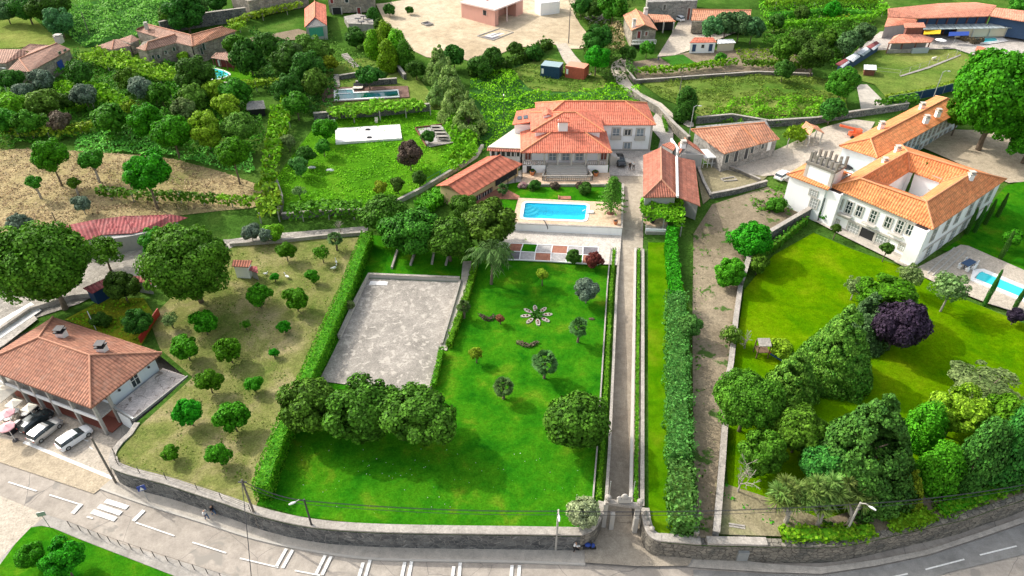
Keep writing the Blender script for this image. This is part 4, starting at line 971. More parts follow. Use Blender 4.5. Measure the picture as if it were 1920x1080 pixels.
mk('ridge_tiles', mb, 'ridge', ro)
W = inset([MA, MB_, MC, MD], .5); I = [i1, i2, i3, i4]; Ic = sum(I, V(0, 0, 0))/4; I = [p+(p-Ic).normalized()*.45 for p in I]
mk('wall', MB().wall(W+[W[0]], .3, 1.8, ZM-.12), 'white_wall', M_)
mk('courtyard_wall', MB().wall(I+[I[0]], .2, 2.5, ZM), 'white_wall', M_)
sheet('courtyard_paving', I, 'stone_paving', .35, parent=M_)
W0, W1 = W[0], W[1]
fd = (W1-W0).normalized(); fn = V(fd.y, -fd.x, 0)
mk('eaves_cornice', MB().obox(W0+fn*.16+UP*(ZM-.55-W0.z), W1-W0, fn*.15, UP*.35), 'granite', M_)
for i, (u, v) in enumerate([(1574, 381), (1592, 389), (1611, 396), (1637, 406), (1665, 417), (1687, 425), (1706, 431)]):
    tall = i in (1, 3, 5)
    winp(M_, W0+fn*.16, W1+fn*.16, u, v, .9, 1.6 if not tall else 1.9, bars=(1, 1 if not tall else 2), fw=.15)
    if tall:
        t, z = plane_hit(W0, W1, u, v); c = W0+(W1-W0)*t; mk('balcony', MB().obox(V(c.x, c.y, z-1.25)-fd*1.0+fn*.17, fd*2, fn*.7, UP*.12), 'granite', M_)
t, zc = plane_hit(W0, W1, 1600, 417)
mk('string_course', MB().obox(V(W0.x, W0.y, 5.55)+fn*.16, W1-W0, fn*.12, UP*.25), 'granite', M_)
for u, v, w, h in ((1565, 414, 1.4, .8), (1600, 429, 1.9, 1.6), (1652, 447, 1.9, 1.6), (1694, 466, 1.4, .8)): winp(M_, W0+fn*.16, W1+fn*.16, u, v, w, h, fm='granite', pm='grey_metal', bars=(3, 2))
t, _ = plane_hit(W0, W1, 1627, 440); c = W0+(W1-W0)*t
mk('passage', MB().obox(V(c.x, c.y, 3)-fd*1.1+fn*.17, fd*2.2, fn*.03, UP*2.4), 'dark', M_)
mk('passage_frame', MB().obox(V(c.x, c.y, 3)-fd*1.35+fn*.17, fd*.25, fn*.08, UP*2.6).obox(V(c.x, c.y, 3)+fd*1.1+fn*.17, fd*.25, fn*.08, UP*2.6), 'granite', M_)
mk('plinth_band', MB().obox(V(W0.x, W0.y, 2)+fn*.16, W1-W0, fn*.05, UP*1.9), 'granite', M_)
t2 = plane_hit(W0, W1, 1717, 430)[0]
sheet('front_paving', [W0-fd*1+fn*1.8, W1+fn*1.8, W1, W0-fd*1], 'pave', .3)
for (tt, w, dpt) in ((-.02, 2.1, 1.5), (t2, (1-t2)*(W1-W0).length+.2, 1.5)):
    c = W0+(W1-W0)*tt; mk('buttress', MB().obox(V(c.x, c.y, 1.6)-fn*.3, fd*w, fn*dpt, UP*(ZM-1.9)), 'white_wall', M_)
    mk('buttress_roof', MB().obox(V(c.x, c.y, ZM-.28)+fn*.25, fd*(w-.3), fn*(dpt-.7), UP*.06), 'dark_metal', M_)
W2, W3 = W[1], W[2]; sd_ = (W3-W2).normalized(); sn = V(sd_.y, -sd_.x, 0)
for u, v in ((1751, 440), (1776, 422), (1796, 407), (1819, 392), (1838, 379), (1855, 367)): winp(M_, W2+sn*.16, W3+sn*.16, u, v, 1.0, 1.9, bars=(1, 1), fw=.2)
for u, v in ((1741, 471), (1765, 455), (1786, 440), (1806, 424), (1828, 408), (1846, 396)): winp(M_, W2+sn*.16, W3+sn*.16, u, v, 1.1, 1.7, bars=(1, 2), fw=.2, pm='glass_light')
mk('string_course', MB().obox(V(W2.x, W2.y, 5.6)+sn*.16, W3-W2, sn*.1, UP*.2), 'granite', M_)
cw = I[0], I[1]
for u, v in ((1752, 345), (1735, 340)): winp(M_, I[0], I[1], u, v, 1.2, 2.2, bars=(1, 2), pm='glass_light')
for u, v in ((1690, 340), (1681, 346)): winp(M_, I[0], I[3], u, v, 1.0, 2.2, bars=(1, 2), pm='glass_light')
for u, v, z in ((1658, 302, 11.3), (1682, 279, 10.8), (1820, 328, 12.0)): chimney(M_, at(u, v+4, z)-UP*.5, .7, 1.0)
# left low wing and tower
L0, L1 = at(1475, 327, ZM), at(1552, 356, ZM)
L1.z = ZM; d_ = (L1-L0).normalized(); n_ = V(-d_.y, d_.x, 0); n_ = n_ if n_.y > 0 else -n_
wing = [L0, L1, L1+n_*8, L0+n_*8]
house('', '', '', wing, 2.6, ZM, 'tile_orange', 'white_wall', .4, True, False, .4, root=M_)
Ws = [L0+n_*.4, L1+n_*.4]
for u, v, w, h in ((1525, 362, 1.2, .9), (1526, 381, 1.2, 1.6)): winp(M_, L0+n_*.38, L1+n_*.38, u, v, w, h, fm='granite', pm='grey_metal', bars=(2, 2))
T0, T1 = at(1506, 331, ZM+.2), at(1556, 351, ZM+.2); td = (T1-T0).normalized(); tn = V(-td.y, td.x, 0); tn = tn if tn.y > 0 else -tn
tw_ = thing('roof_tower', 'white rooftop tower ringed by grey granite pillars on the mansion', 'tower', T0.copy())
tw = (T1-T0).length
mk('wall', MB().obox(T0-UP*2, T1-T0, tn*3.1, UP*4.3), 'white_wall', tw_)
mk('corner_stones', MB().obox(T0-UP*.5-tn*.04-td*.04, td*.5, tn*.5, UP*2.85).obox(T1-UP*.5-tn*.04-td*.46, td*.5, tn*.5, UP*2.85), 'granite', tw_)
mk('parapet', MB().obox(T0+UP*2.3-tn*.15-td*.15, (T1-T0)+td*.3, tn*3.4, UP*.4), 'granite_dark', tw_)
for k in range(6):
    for row in (0, 1):
        q = T0+td*(tw*(k+.15)/5.3)+tn*(.1+row*2.6)+UP*2.75; mk('pillar', MB().obox(q, td*.34, tn*.34, UP*(1.15 if (k+row) % 3 else 1.5)), 'granite_dark', tw_)
for k in (1,):
    for e in (0, tw-.42): q = T0+td*e+tn*(1.4*k)+UP*2.75; mk('pillar', MB().obox(q, td*.34, tn*.34, UP*1.2), 'granite_dark', tw_)
# long wing behind
LWc = fpt([(1645, 296), (1817, 200), (1754, 180), (1573, 273)], ZM)
lw_, WL, _ = house('long_wing', 'long two storey wing with orange hipped roof and rows of windows behind the mansion', 'building', LWc, 4.2, ZM, 'tile_orange', 'white_wall_blue', .42, True, True, .5)
WL = inset([V(p.x, p.y, ZM) for p in LWc], .5); W0, W1 = WL[0], WL[1]
for k in range(12):
    t = .26+.058*k
    win(lw_, W0.copy(), W1.copy(), t, 7.2, .9, 1.7, bars=(1, 2), fw=.15, out=V(1, -1, 0))
    if k not in (4, 7): win(lw_, W0.copy(), W1.copy(), t, 4.9, .9, 1.4, bars=(1, 1), fw=.15, out=V(1, -1, 0))
    elif k == 4: win(lw_, W0.copy(), W1.copy(), t, 4.5, 1.8, 2.3, pm='teal_door', bars=(1, 0), fw=.25, out=V(1, -1, 0), kind='door')
    else: win(lw_, W0.copy(), W1.copy(), t, 4.5, 1.3, 2.0, pm='teal_door', bars=(1, 0), fw=.2, out=V(1, -1, 0), kind='door')
for u, v, z in ((1652, 236, 10.7), (1728, 200, 10.7), (1736, 224, 10.9), (1758, 212, 10.9)): chimney(lw_, at(u, v+3, z)-UP*.4, .75, 1.05)
# ---------- restaurant ----------
ZR = 4.9
FR_, BR_, BL_ = [at(u, v, ZR) for u, v in ((170, 765), (304, 661), (99, 594))]; FL_ = FR_+BL_-BR_
rs, WR, _ = house('restaurant', 'two storey restaurant with wide hipped brown tile roof beside the parking', 'restaurant', [FL_, FR_, BR_, BL_], 0, ZR, 'tile_weathered', 'white_wall_blue', .4, True, True, .7, 'ridge_old', rth=.2, walls=False)
fd = (FR_-FL_).normalized(); fn = V(fd.y, -fd.x, 0)     # outwards to the street
sd2 = (BR_-FR_).normalized()
c0, c1, c2, c3 = FL_-fn*2.6+sd2*0, FR_-fn*2.6-fd*.9, BR_-fd*.9+fn*.6, BL_+fn*.6
mk('wall', MB().prism([c0, c1, c2, c3], 0, ZR-.2), 'white_wall_blue', rs)
mk('brick_wall', MB().obox(V(c0.x, c0.y, 0)+fn*.02, V(c1.x-c0.x, c1.y-c0.y, 0), fn*.05, UP*2.4), 'brick_band', rs)
mk('glazing', MB().obox(V(c0.x, c0.y, 3.2)+fn*.02, V(c1.x-c0.x, c1.y-c0.y, 0), fn*.05, UP*1.2), 'glass', rs)
mk('floor_slab', MB().obox(V(FL_.x, FL_.y, 2.35)-fn*.55-fd*1, (FR_-FL_)*1.0+fd*.6, -fn*2.2, UP*.22), 'concrete_post', rs)
mk('white_beam', MB().obox(V(FL_.x, FL_.y, 2.25)-fn*.5-fd*1, (FR_-FL_)*1.0+fd*.6, fn*.16, UP*.5), 'white_paint', rs)
mk('floor_tiles', MB().obox(V(FL_.x, FL_.y, .02)-fn*.8, (FR_-FL_)+fd*.0, -fn*1.7, UP*.12), 'brick_band', rs)
for u, v in ((22, 752), (52, 762), (81, 772), (110, 783), (152, 799), (197, 817)):
    q = at(u, v, 0); t = (q-FL_).dot(fd); q = FL_+fd*t-fn*.5
    mk('pillar', MB().obox(V(q.x, q.y, 0)-fd*.16-fn*.16, fd*.32, fn*.32, UP*(ZR-.15)), 'concrete_post', rs)
q = FR_-fd*.5-fn*2.5; mk('pillar', MB().obox(V(q.x, q.y, 0), fd*.3, fn*.3, UP*(ZR-.15)), 'concrete_post', rs)
S0, S1 = V(c1.x, c1.y, 0), V(c2.x, c2.y, 0)
for u, v, w, h in ((252, 711, 1.1, 1.9),): winp(rs, S0, S1, u, v, w, h, fm='white_paint', kind='door', bars=(1, 1), pm='glass')
for u, v in ((222, 731), (277, 688)): t, z = plane_hit(S0, S1, u, v); c = S0+(S1-S0)*t; mk('wall_lamp', MB().ball((c.x+fd.x*.15, c.y+fd.y*.15, z), .16), 'dark_metal', rs)
pc = rs
for u, v in ((116, 628), (192, 656)): q = at(u, v, 6.4); chimney(rs, q-UP*.9, .9, 1.5, 'white_paint', 'dark_metal')
# side terrace
TP = fpt([(213, 764), (251, 787), (352, 706), (305, 690)], 2.45)
tr_ = thing('side_terrace', 'raised terrace with cracked pale floor and low wall beside the restaurant', 'terrace', V(TP[0].x, TP[0].y, 0))
mk('base', MB().prism(TP, -.1, 2.35), 'stone_wall', tr_); sheet('cracked_floor', TP, 'cracked', 2.42, zf=flat, parent=tr_, kind=None)
mk('parapet', MB().wall([TP[1], TP[2]], .14, 2.3, 2.62), 'concrete_post', tr_); mk('parapet', MB().wall([TP[0], TP[1]], .2, 2.3, 2.7), 'grey_metal', tr_)
e = (TP[1]-TP[0]).normalized(); g_ = V(e.y, -e.x, 0); mk('garage_door', MB().obox(V(TP[0].x, TP[0].y, 0)+e*.5+g_*.02, e*2.3, g_*.05, UP*2.1), 'panel_white', tr_)
# ---------- red metal barn and small sheds ----------
o = thing('farm_barn', 'long farm barn with dented red corrugated roof between the two walnut trees', 'barn', gp(240, 450))
zt = T(0, gp(240, 440).y); zf_ = zt+2.6
rpx(o, [[(146, 457, zf_), (190, 440, zf_), (177, 412, zf_+1), (117, 424, zf_+1)], [(190, 440, zf_+.1), (250, 437, zf_+.1), (232, 405, zf_+1.1), (177, 412, zf_+1.1)], [(250, 437, zf_), (310, 424, zf_), (352, 408, zf_+.6), (322, 402, zf_+1.1), (232, 405, zf_+1)]], 'metal_red', .08)
P = fpt([(150, 455), (250, 440), (310, 426), (330, 407), (240, 410), (125, 426)], zf_); mk('wall', MB().prism(P, zt-.5, zf_-.15), 'grey_wall', o)
mk('roller_door', MB().wall(fpt([(200, 445), (240, 440)], zf_-.4), .1, zt, zf_-.5), 'navy', o)
def smallshed(label, pp, h, rise, rm, wm, name='shed'):
    z = h+base_of(fpt(pp, h+3)); z = h+base_of(fpt(pp, z)); o = thing(name, label, 'shed', V(*[sum(p[i] for p in fpt(pp, z))/4 for i in (0, 1)], z-h))
    mk('roof', roofmesh([[at(*pp[0], z), at(*pp[1], z), at(*pp[2], z+rise), at(*pp[3], z+rise)]], .1), rm, o)
    P = inset(fpt(pp, z), .25); mk('wall', MB().prism(P, z-h-.3, z-.12), wm, o); return o, P, z
o, P, z = smallshed('small white shed with red tiled roof in the orchard, by the right walnut', [(434, 499), (466, 501), (473, 488), (437, 487)], 2.2, .5, 'tile_old', 'white_wall')
smallshed('little red roofed lean to right of the white orchard shed', [(467, 506), (484, 512), (482, 499), (470, 499)], 1.5, .2, 'metal_red', 'grey_wall')
smallshed('small red roofed shed between the walnut trees and the yellow meadow', [(250, 527), (284, 532), (280, 519), (246, 517)], 2.0, .4, 'metal_red', 'grey_wall')
smallshed('long narrow red roofed shed under the left walnut tree', [(172, 550), (205, 533), (196, 522), (155, 540)], 2.2, .3, 'metal_red', 'blue_dark')
# ---------- old village houses at the top ----------
def rp(*pp): return pp
ff = thing('farmhouse', 'long stone farmhouse with brown tiled roofs at several angles, above the vine pergola', 'house', gp(320, 110))
z = 11.0
rpx(ff, [[(255, 90, z), (273, 95, z), (277, 79, z+1.2)], [(273, 95, z), (330, 80, z), (329, 64, z+1.2), (277, 79, z+1.2)], [(255, 90, z), (277, 79, z+1.2), (329, 64, z+1.2), (300, 69, z+.2)]], 'tile_brown', .14, 'ridge_old', [((277, 79, z+1.2), (329, 64, z+1.2)), ((273, 95, z), (277, 79, z+1.2))])
rpx(ff, [[(254, 57, z), (330, 80, z), (361, 87, z), (358, 66, z+1.4), (278, 46, z+1.4)], [(254, 57, z), (278, 46, z+1.4), (258, 52, z+.8)]], 'tile_brown', .14, 'ridge_old', [((278, 46, z+1.4), (358, 66, z+1.4))], name='roof')
rpx(ff, [[(361, 87, z), (444, 57, z), (417, 50, z+1.4), (358, 66, z+1.4)]], 'tile_barn', .14, 'ridge_old', [((417, 50, z+1.4), (358, 66, z+1.4)), ((361, 87, z), (358, 66, z+1.4))], name='roof')
for pp in ([(257, 91), (274, 95), (330, 81), (320, 66), (268, 78)], [(256, 58), (330, 81), (359, 87), (356, 68), (276, 50)], [(361, 87), (440, 58), (417, 52), (360, 68)]):
    mk('wall', MB().prism(fpt(pp, z-.1), 6.2, z-.15), 'stone_house', ff)
Wa, Wb = at(274, 95, z), at(330, 81, z)
for u, v in ((311, 98), (326, 92), (287, 107), (297, 106)): winp(ff, Wa, Wb, u, v, .7, .8, fm='stone_house', bars=(0, 0))
Wa, Wb = at(361, 87, z), at(440, 58, z)
for u, v in ((378, 96), (382, 88)): winp(ff, Wa, Wb, u, v, .8, 1.5, fm='stone_house', bars=(0, 0))
chimney(ff, at(276, 55, z+.8), .7, 1.2, 'granite')
o = thing('farm_annex', 'low stone annexes with two small hipped tile roofs left of the farmhouse', 'building', gp(230, 100)); z = 9.6
rpx(o, [[(179, 87, z), (210, 93, z), (213, 75, z+1)], [(210, 93, z), (245, 85, z), (213, 75, z+1)], [(179, 87, z), (213, 75, z+1), (245, 85, z), (220, 73, z)]], 'tile_brown', .12, 'ridge_old', [((210, 93, z), (213, 75, z+1))])
rpx(o, [[(222, 74, z), (244, 80, z), (247, 65, z+.9)], [(244, 80, z), (262, 74, z), (247, 65, z+.9)]], 'tile_brown', .12, name='roof')
mk('wall', MB().prism(fpt([(182, 88), (210, 93), (243, 86), (215, 77)], z), 6, z-.12).prism(fpt([(224, 76), (244, 81), (260, 75), (247, 69)], z), 6, z-.12), 'stone_house', o)
o = thing('stone_house', 'stone house with brown hipped roof at the left edge of the picture', 'house', gp(90, 145)); z = 10.2
rpx(o, [[(14, 131, z), (55, 135, z), (36, 110, z+1.3)], [(55, 135, z), (132, 92, z), (107, 81, z+1.3), (36, 110, z+1.3)], [(14, 131, z), (36, 110, z+1.3), (107, 81, z+1.3), (60, 92, z)]], 'tile_brown', .14, 'ridge_old', [((36, 110, z+1.3), (107, 81, z+1.3)), ((55, 135, z), (36, 110, z+1.3))])
mk('wall', MB().prism(fpt([(17, 131), (55, 134), (130, 92), (100, 82), (50, 104)], z), 5.5, z-.15), 'stone_house', o)
Wa, Wb = at(56, 134, z), at(129, 93, z)
mk('blue_door', MB().obox(Wa+(Wb-Wa)*.62+V(.05, -.05, -2.9), (Wb-Wa)*.13, V(.03, -.03, 0), UP*1.9), 'blue', o)
for u, v in ((112, 100), (122, 96)): winp(o, Wa, Wb, u, v, .8, .7, bars=(0, 0), fm='stone_house')
chimney(o, at(113, 80, z), 1.4, 1.4, 'granite')
o = thing('stone_house', 'second stone house with brown roof, half out of the left edge', 'house', gp(5, 150)); z = 10.2
rpx(o, [[(-60, 120, z), (10, 118, z), (54, 99, z), (38, 92, z+.9), (-60, 92, z+.9)]], 'tile_brown', .14); rpx(o, [[(38, 93, z+.6), (62, 98, z), (90, 84, z), (55, 82, z+1)]], 'tile_brown', .14, name='roof')
mk('wall', MB().prism(fpt([(-60, 121), (9, 118), (52, 100), (30, 96), (-60, 95)], z), 5, z-.15), 'stone_house', o)
# pool house near the tear shaped pool
o = thing('pool_house', 'small open pool house with hipped brown roof and white figures under it', 'pavilion', gp(418, 122)); z = gp(418, 122).z+2.2
rpx(o, [[(395, 108, z), (436, 115, z), (423, 97, z+.9), (408, 98, z+.9)], [(436, 115, z), (440, 108, z), (423, 97, z+.9)], [(395, 108, z), (408, 98, z+.9), (404, 99, z)]], 'tile_brown', .12)
for u, v in ((398, 108), (411, 111), (423, 113), (434, 115)): q = at(u, v, z); mk('post', MB().box((q.x, q.y, z-2.3), (.18, .18, 2.2)), 'brown_wood', o)
P = fpt([(402, 106), (436, 110), (425, 101), (408, 101)], z); mk('back_wall', MB().prism(P, z-2.3, z-.1), 'dark_red', o)
mk('white_doors', MB().wall([P[0]+V(.6, -.35, 0), P[0]+V(1.3, -.45, 0)], .05, z-2.1, z-.6).wall([P[0]+V(2.2, -.6, 0), P[0]+V(3.0, -.7, 0)], .05, z-2.1, z-.6), 'white_paint', o)
# old manor ruin walls at the top
def block(name, label, pp, ztop, zb, m, cat='building', wins=(), roof=None, w=.9, h=1.1, pm='glass'):
    P = fpt(pp, ztop); o = thing(name, label, cat, V(P[0].x, P[0].y, zb)); mk('wall', MB().prism(P, zb, ztop), m, o)
    if roof: mk('roof', MB().prism(P, ztop+.003, ztop+.25), roof, o)
    for (i, u, v, *r) in wins: winp(o, P[i], P[(i+1) % len(P)], u, v, r[0] if r else w, r[1] if len(r) > 1 else h, pm=r[2] if len(r) > 2 else pm, bars=(0, 0), fm='granite')
    return o, P
block('old_stone_house', 'tall old stone house at the top edge, left of the red roofed tower house', [(432, -8), (465, 2), (575, -18), (560, -40), (440, -40)], 12.8, 8.6, 'stone_house', 'house')
block('stone_house', 'stone house with arched dark doorway at the top edge', [(613, -12), (700, -14), (700, -40), (613, -40)], 13.6, 8.6, 'stone_house', 'house', [(0, 622, 2, .9, 1.1, 'dark_red'), (0, 632, 22, 2.4, 2.2, 'dark'), (0, 673, 20, 1.0, 1.6, 'dark_red'), (0, 650, 1, 1, 1)])
o, W, zb, ze = gable6('tower_house', 'narrow house with bright red hipped roof and green netting on its front', (571, 51), (590, 32), (613, 47), (571, 16), (590, 2), (611, 9), 3.2, 1.2, 'tile_red', 'grey_wall', 'house', .3)
q0, q1 = W[0], W[1]; d_ = (q1-q0).normalized(); n_ = V(d_.y, -d_.x, 0); n_ = n_ if n_.y < 0 else -n_
mk('green_netting', MB().obox(V(q0.x, q0.y, ze-2.6)+d_*.6+n_*.05, d_*3.4, n_*.05, UP*2.2), 'green_net', o)
q = W[1]+(W[2]-W[1])*.2
stn = thing('patio', 'pale stone patio with dark tables below the arched stone house', 'terrace', gp(680, 40)); mk('slab', MB().prism(G([(646, 42), (655, 58), (702, 60), (700, 42), (672, 36)]), 7.4, 9.4), 'concrete', stn)
for i, (u, v) in enumerate(((672, 40), (682, 36), (678, 46), (690, 42))):
    q = at(u, v, 9.4); t_ = thing('patio_table', 'dark patio table %s on the pale stone patio' % ('farthest left', 'at the back', 'in the front', 'at the right')[i], 'table', q, 'dark tables on the stone patio'); mk('table_top', MB().box((q.x, q.y, q.z+.7), (1.6, .9, .08), .3*i), 'dark_metal', t_)
    mk('leg', MB().box((q.x, q.y, q.z), (.15, .15, .7)), 'dark_metal', t_)
# building site
zt = 11.8
RP = fpt([(862, 6), (928, 21), (983, 0), (920, -12)], zt)
o = thing('unfinished_house', 'unfinished pink house with pale flat roof on the bare building site', 'house', V(RP[1].x, RP[1].y, 8.3))
mk('roof', MB().prism(RP, zt, zt+.35), 'pink_roof', o); W = inset(RP, .25); mk('wall', MB().prism([W[0], W[1], W[1]+(W[2]-W[1])*.12, W[0]+(W[3]-W[0])*.9+(W[2]-W[1])*.0, ], 7.5, zt-.002), 'pink_wall', o)
mk('wall', MB().prism([W[1]+(W[2]-W[1])*.12+(W[3]-W[2])*.35, W[1]+(W[2]-W[1])*.75+(W[3]-W[2])*.35, W[2]+(W[1]-W[2])*.25, W[2], W[3], W[0]], 7.5, zt-.004), 'pink_wall', o)
winp(o, W[0], W[1], 909, 24, 1.3, 1.3, bars=(0, 0), pm='dark', fm='pink_wall')
q = W[1]+(W[2]-W[1])*.42; mk('pillar', MB().box((q.x, q.y, 7.8), (.3, .3, 3.9)), 'pink_roof', o)
mk('chimney', MB().box((*RP[0].lerp(RP[2], .42).xy, zt+.35), (.5, .5, 1.0)), 'pink_wall', o)
block('site_hut', 'white block hut at the top edge of the building site', [(1003, 2), (1014, 6), (1050, 2), (1045, -6), (1005, -8)], 11.5, 8, 'white_wall', 'hut')
P = G([(895, 69), (924, 77), (962, 62), (936, 55)]); o = thing('concrete_pit', 'open square concrete pit sunk in the bare building site', 'pit', P[0])
mk('rim', MB().wall(P+[P[0]], .35, lambda x, y: T(x, y)-.3, lambda x, y: T(x, y)+.28), 'concrete', o); Pi = inset(P, 1.3); mk('inner_slab', MB().prism(Pi, 6.8, T(0, P[0].y)+.22), 'white_court', o)
mk('floor', MB().prism(inset(P, .3), 6.8, T(0, P[0].y)+.13), 'dark_gravel', o)
mk('cover', MB().prism(inset(P, 2.2), 6.8, T(0, P[0].y)+.36), 'grey_gravel', o)
P = G([(790, 46), (800, 50), (812, 48), (803, 43)]); o = thing('manhole_box', 'small square concrete well in the bare building site', 'pit', P[0]); mk('rim', MB().wall(P+[P[0]], .25, lambda x, y: T(x, y)-.3, lambda x, y: T(x, y)+.5), 'concrete', o); mk('cover', MB().prism(P, 6.8, T(0, P[0].y)+.2), 'dark_gravel', o)
# containers
def container(label, pF, pR, dpt, m, m2, side='right'):
    a, b = gp(*pF), gp(*pR); d = (b-a); d.z = 0; L = d.length; d.normalize(); n = V(-d.y, d.x, 0); n = n if n.y > 0 else -n
    o = thing('shipping_container', label, 'container', a, 'shipping containers in the field'); z = a.z-.05; H2 = 2.7
    mk('body', MB().obox(V(a.x, a.y, z), d*L, n*dpt, UP*H2), m, o)
    mb = MB(); k = int(L/.38)
    for i in range(k): mb.obox(V(a.x, a.y, z+.2)+d*(.15+i*(L-.3)/k)-n*.05, d*.16, n*.05, UP*(H2-.35))
    e = a+d*L
    for i in range(6): mb.obox(V(e.x, e.y, z+.2)+n*(.2+i*.36)+d*.0, d*.05, n*.14, UP*(H2-.35))
    mk('corrugation', mb, m, o); mk('roof', MB().obox(V(a.x, a.y, z+H2), d*L, n*dpt, UP*.06), m2, o)
    mk('lettering_patch', MB().obox(V(a.x, a.y, z+1.0)+d*(L*.74 if m == 'blue_dark' else L*.06)-n*.06, d*.5, n*.01, UP*1.1), 'white_paint', o)
plain('cont_red', (.42, .1, .06), .6, var=.2); plain('cont_red_top', (.75, .3, .2), .7, var=.1); plain('cont_blue', (.012, .05, .11), .5, var=.2); plain('cont_blue_top', (.28, .38, .4), .6, var=.15)
container('dark blue shipping container with pale roof, left of two', (1013, 145), (1048, 149.5), 3.4, 'cont_blue', 'cont_blue_top')
container('red shipping container with faded roof, right of two', (1059, 146), (1094, 152), 3.4, 'cont_red', 'cont_red_top')
# balcony house with carport
o, W, zb, ze = gable6('balcony_house', 'stone gabled house with tiled roof and white balcony at the end of the lane', (1184, 57), (1209, 46), (1233, 56), (1168, 28), (1192, 17), (1213, 26), 4.2, 1.3, 'tile_barn', 'stone_house', 'house', .3)
W0, W1 = W[0], W[1]
winp(o, W0, W1, 1198, 65, .9, 1.6, pm='dark_red', kind='door', bars=(0, 0)); winp(o, W0, W1, 1212, 63, .7, .9, bars=(0, 0), pm='brown_wood')
d_ = (W1-W0).normalized(); n_ = V(d_.y, -d_.x, 0); n_ = n_ if n_.y < 0 else -n_
t, zz = plane_hit(W0, W1, 1200, 76); q0 = V(W0.x, W0.y, 0)+n_*1.2; balus(o, q0, q0+(W1-W0), zz-.5, 1.0, m='white_paint'); mk('balcony_floor', MB().obox(V(W0.x, W0.y, zz-.65), W1-W0, n_*1.3, UP*.14), 'concrete_post', o)
mk('dark_opening', MB().obox(V(W0.x, W0.y, zz-2.6)+n_*.05+d_*.6, (W1-W0)*.8, n_*.04, UP*1.6), 'dark', o)
chimney(o, at(1188, 52, ze+.2), .8, 1.6, 'white_paint'); chimney(o, at(1210, 28, ze+.2), .9, 1.3, 'white_paint')
cz = T(0, 190)+2.6; o = thing('carport', 'open tiled carport joined to the balcony house', 'carport', gp(1245, 55))
rpx(o, [[(1227, 41, cz), (1267, 40, cz), (1254, 28, cz+.6), (1215, 26, cz+.6)]], 'tile_barn', .14)
for u in (1245, 1264): q = at(u, 41, cz); mk('post', MB().box((q.x, q.y, cz-2.7), (.3, .3, 2.6)), 'concrete_post', o)
P = fpt([(1229, 36), (1266, 35), (1256, 31), (1222, 31)], cz); mk('back_wall', MB().prism(P, cz-2.8, cz-.1), 'dark', o)
o, P = block('stone_house', 'large stone house standing at the top edge behind the balcony house', [(1214, 4), (1308, 1), (1310, -20), (1214, -22)], 13, 8.3, 'stone_house_grey', 'house', [(0, 1246, 14, .8, 1.2), (0, 1291, 27, .8, 3.2, 'brown_wood')])
o = thing('long_barn', 'long low barn with red tiled roof behind the olive trees', 'barn', gp(1350, 48)); z = 2.6+T(0, 196)
rpx(o, [[(1296, 38, z), (1406, 38, z), (1409, 19, z+1.5), (1299, 18, z+1.5)]], 'tile_barn', .14, 'ridge', [((1409, 19, z+1.5), (1299, 18, z+1.5))])
mk('wall', MB().prism(fpt([(1298, 39), (1405, 39), (1407, 26), (1301, 26)], z), z-3, z-.12), 'stone_house', o)
o = thing('white_hut', 'small white hut with red roof and dark blue doors beside the vegetable garden', 'hut', gp(1318, 93)); z = 2.2+T(0, 178)
rpx(o, [[(1293, 80, z), (1344, 79, z), (1337, 70, z+.7), (1302, 70, z+.7)]], 'tile_red', .12)
P = fpt([(1295, 80), (1342, 79), (1337, 72), (1302, 72)], z); mk('wall', MB().prism(P, z-2.5, z-.12), 'white_wall', o)
for u, w, h, zo, m in ((1302, 1.0, 1.7, -2.1, 'navy'), (1333, 1.0, 1.7, -2.1, 'navy'), (1318, .8, .8, -1.3, 'glass')):
    t, _ = plane_hit(P[0], P[1], u, 85); win(o, P[0].copy(), P[1].copy(), t, z+zo, w, h, pm=m, fm='white_paint', fw=.05, bars=(0, 0), out=V(0, -1, 0), kind='door' if h > 1 else 'window')
smallshed('open grey shed with blue doors right of the white hut', [(1344, 82), (1380, 80), (1374, 73), (1346, 74)], 2.1, .2, 'panel_white', 'cream_wall')[0]
# stables at the top right
z = 13; o = thing('stable_block', 'long stable block with salmon coloured roof and dark stalls at the top right', 'stable', gp(1760, 50))
rpx(o, [[(1665, 31, z-.6), (1721, 34, z-.6), (1853, 30, z-.6), (1869, 10, z+.8), (1829, 4, z+.8), (1760, 6, z+.8), (1665, 16, z+.8)]], 'panel_pink', .2)
P = fpt([(1722, 32), (1853, 29), (1862, 14), (1740, 14)], z-.7); mk('wall', MB().prism(P, 8, z-.8), 'navy', o)
P0, P1 = P[0], P[1]
for k in range(8): q = P0+(P1-P0)*(k/7); mk('stall_post', MB().box((q.x, q.y-.15, 8), (.25, .2, 4)), 'brown_wood', o)
o = thing('stable_block', 'right stable wing with salmon roof leaving the picture edge', 'stable', gp(1900, 50))
rpx(o, [[(1855, 29, z-.6), (1960, 46, z-.6), (1960, 24, z+.6), (1867, 14, z+.6)]], 'panel_pink', .2); P = fpt([(1858, 29), (1960, 44), (1960, 28), (1868, 18)], z-.7); mk('wall', MB().prism(P, 8, z-.8), 'navy', o)
z = 10.5; o = thing('horse_walkway', 'cream wall covered by a row of grey canopy panels in front of the stables', 'canopy', gp(1830, 70))
for k in range(6):
    a0, a1 = 1732+31*k, 1732+31*(k+1)-1.5; mk('canopy_panel', roofmesh([[at(a0, 55-k*.5, z-.3), at(a1, 54.5-k*.5, z-.3), at(a1-6, 45-k*.4, z), at(a0-6, 46-k*.4, z)]], .1), 'panel_grey', o)
P = fpt([(1795, 54), (1935, 51), (1935, 47), (1797, 49)], z-.4); mk('wall', MB().prism(P, 8, z-.5), 'cream_wall', o)
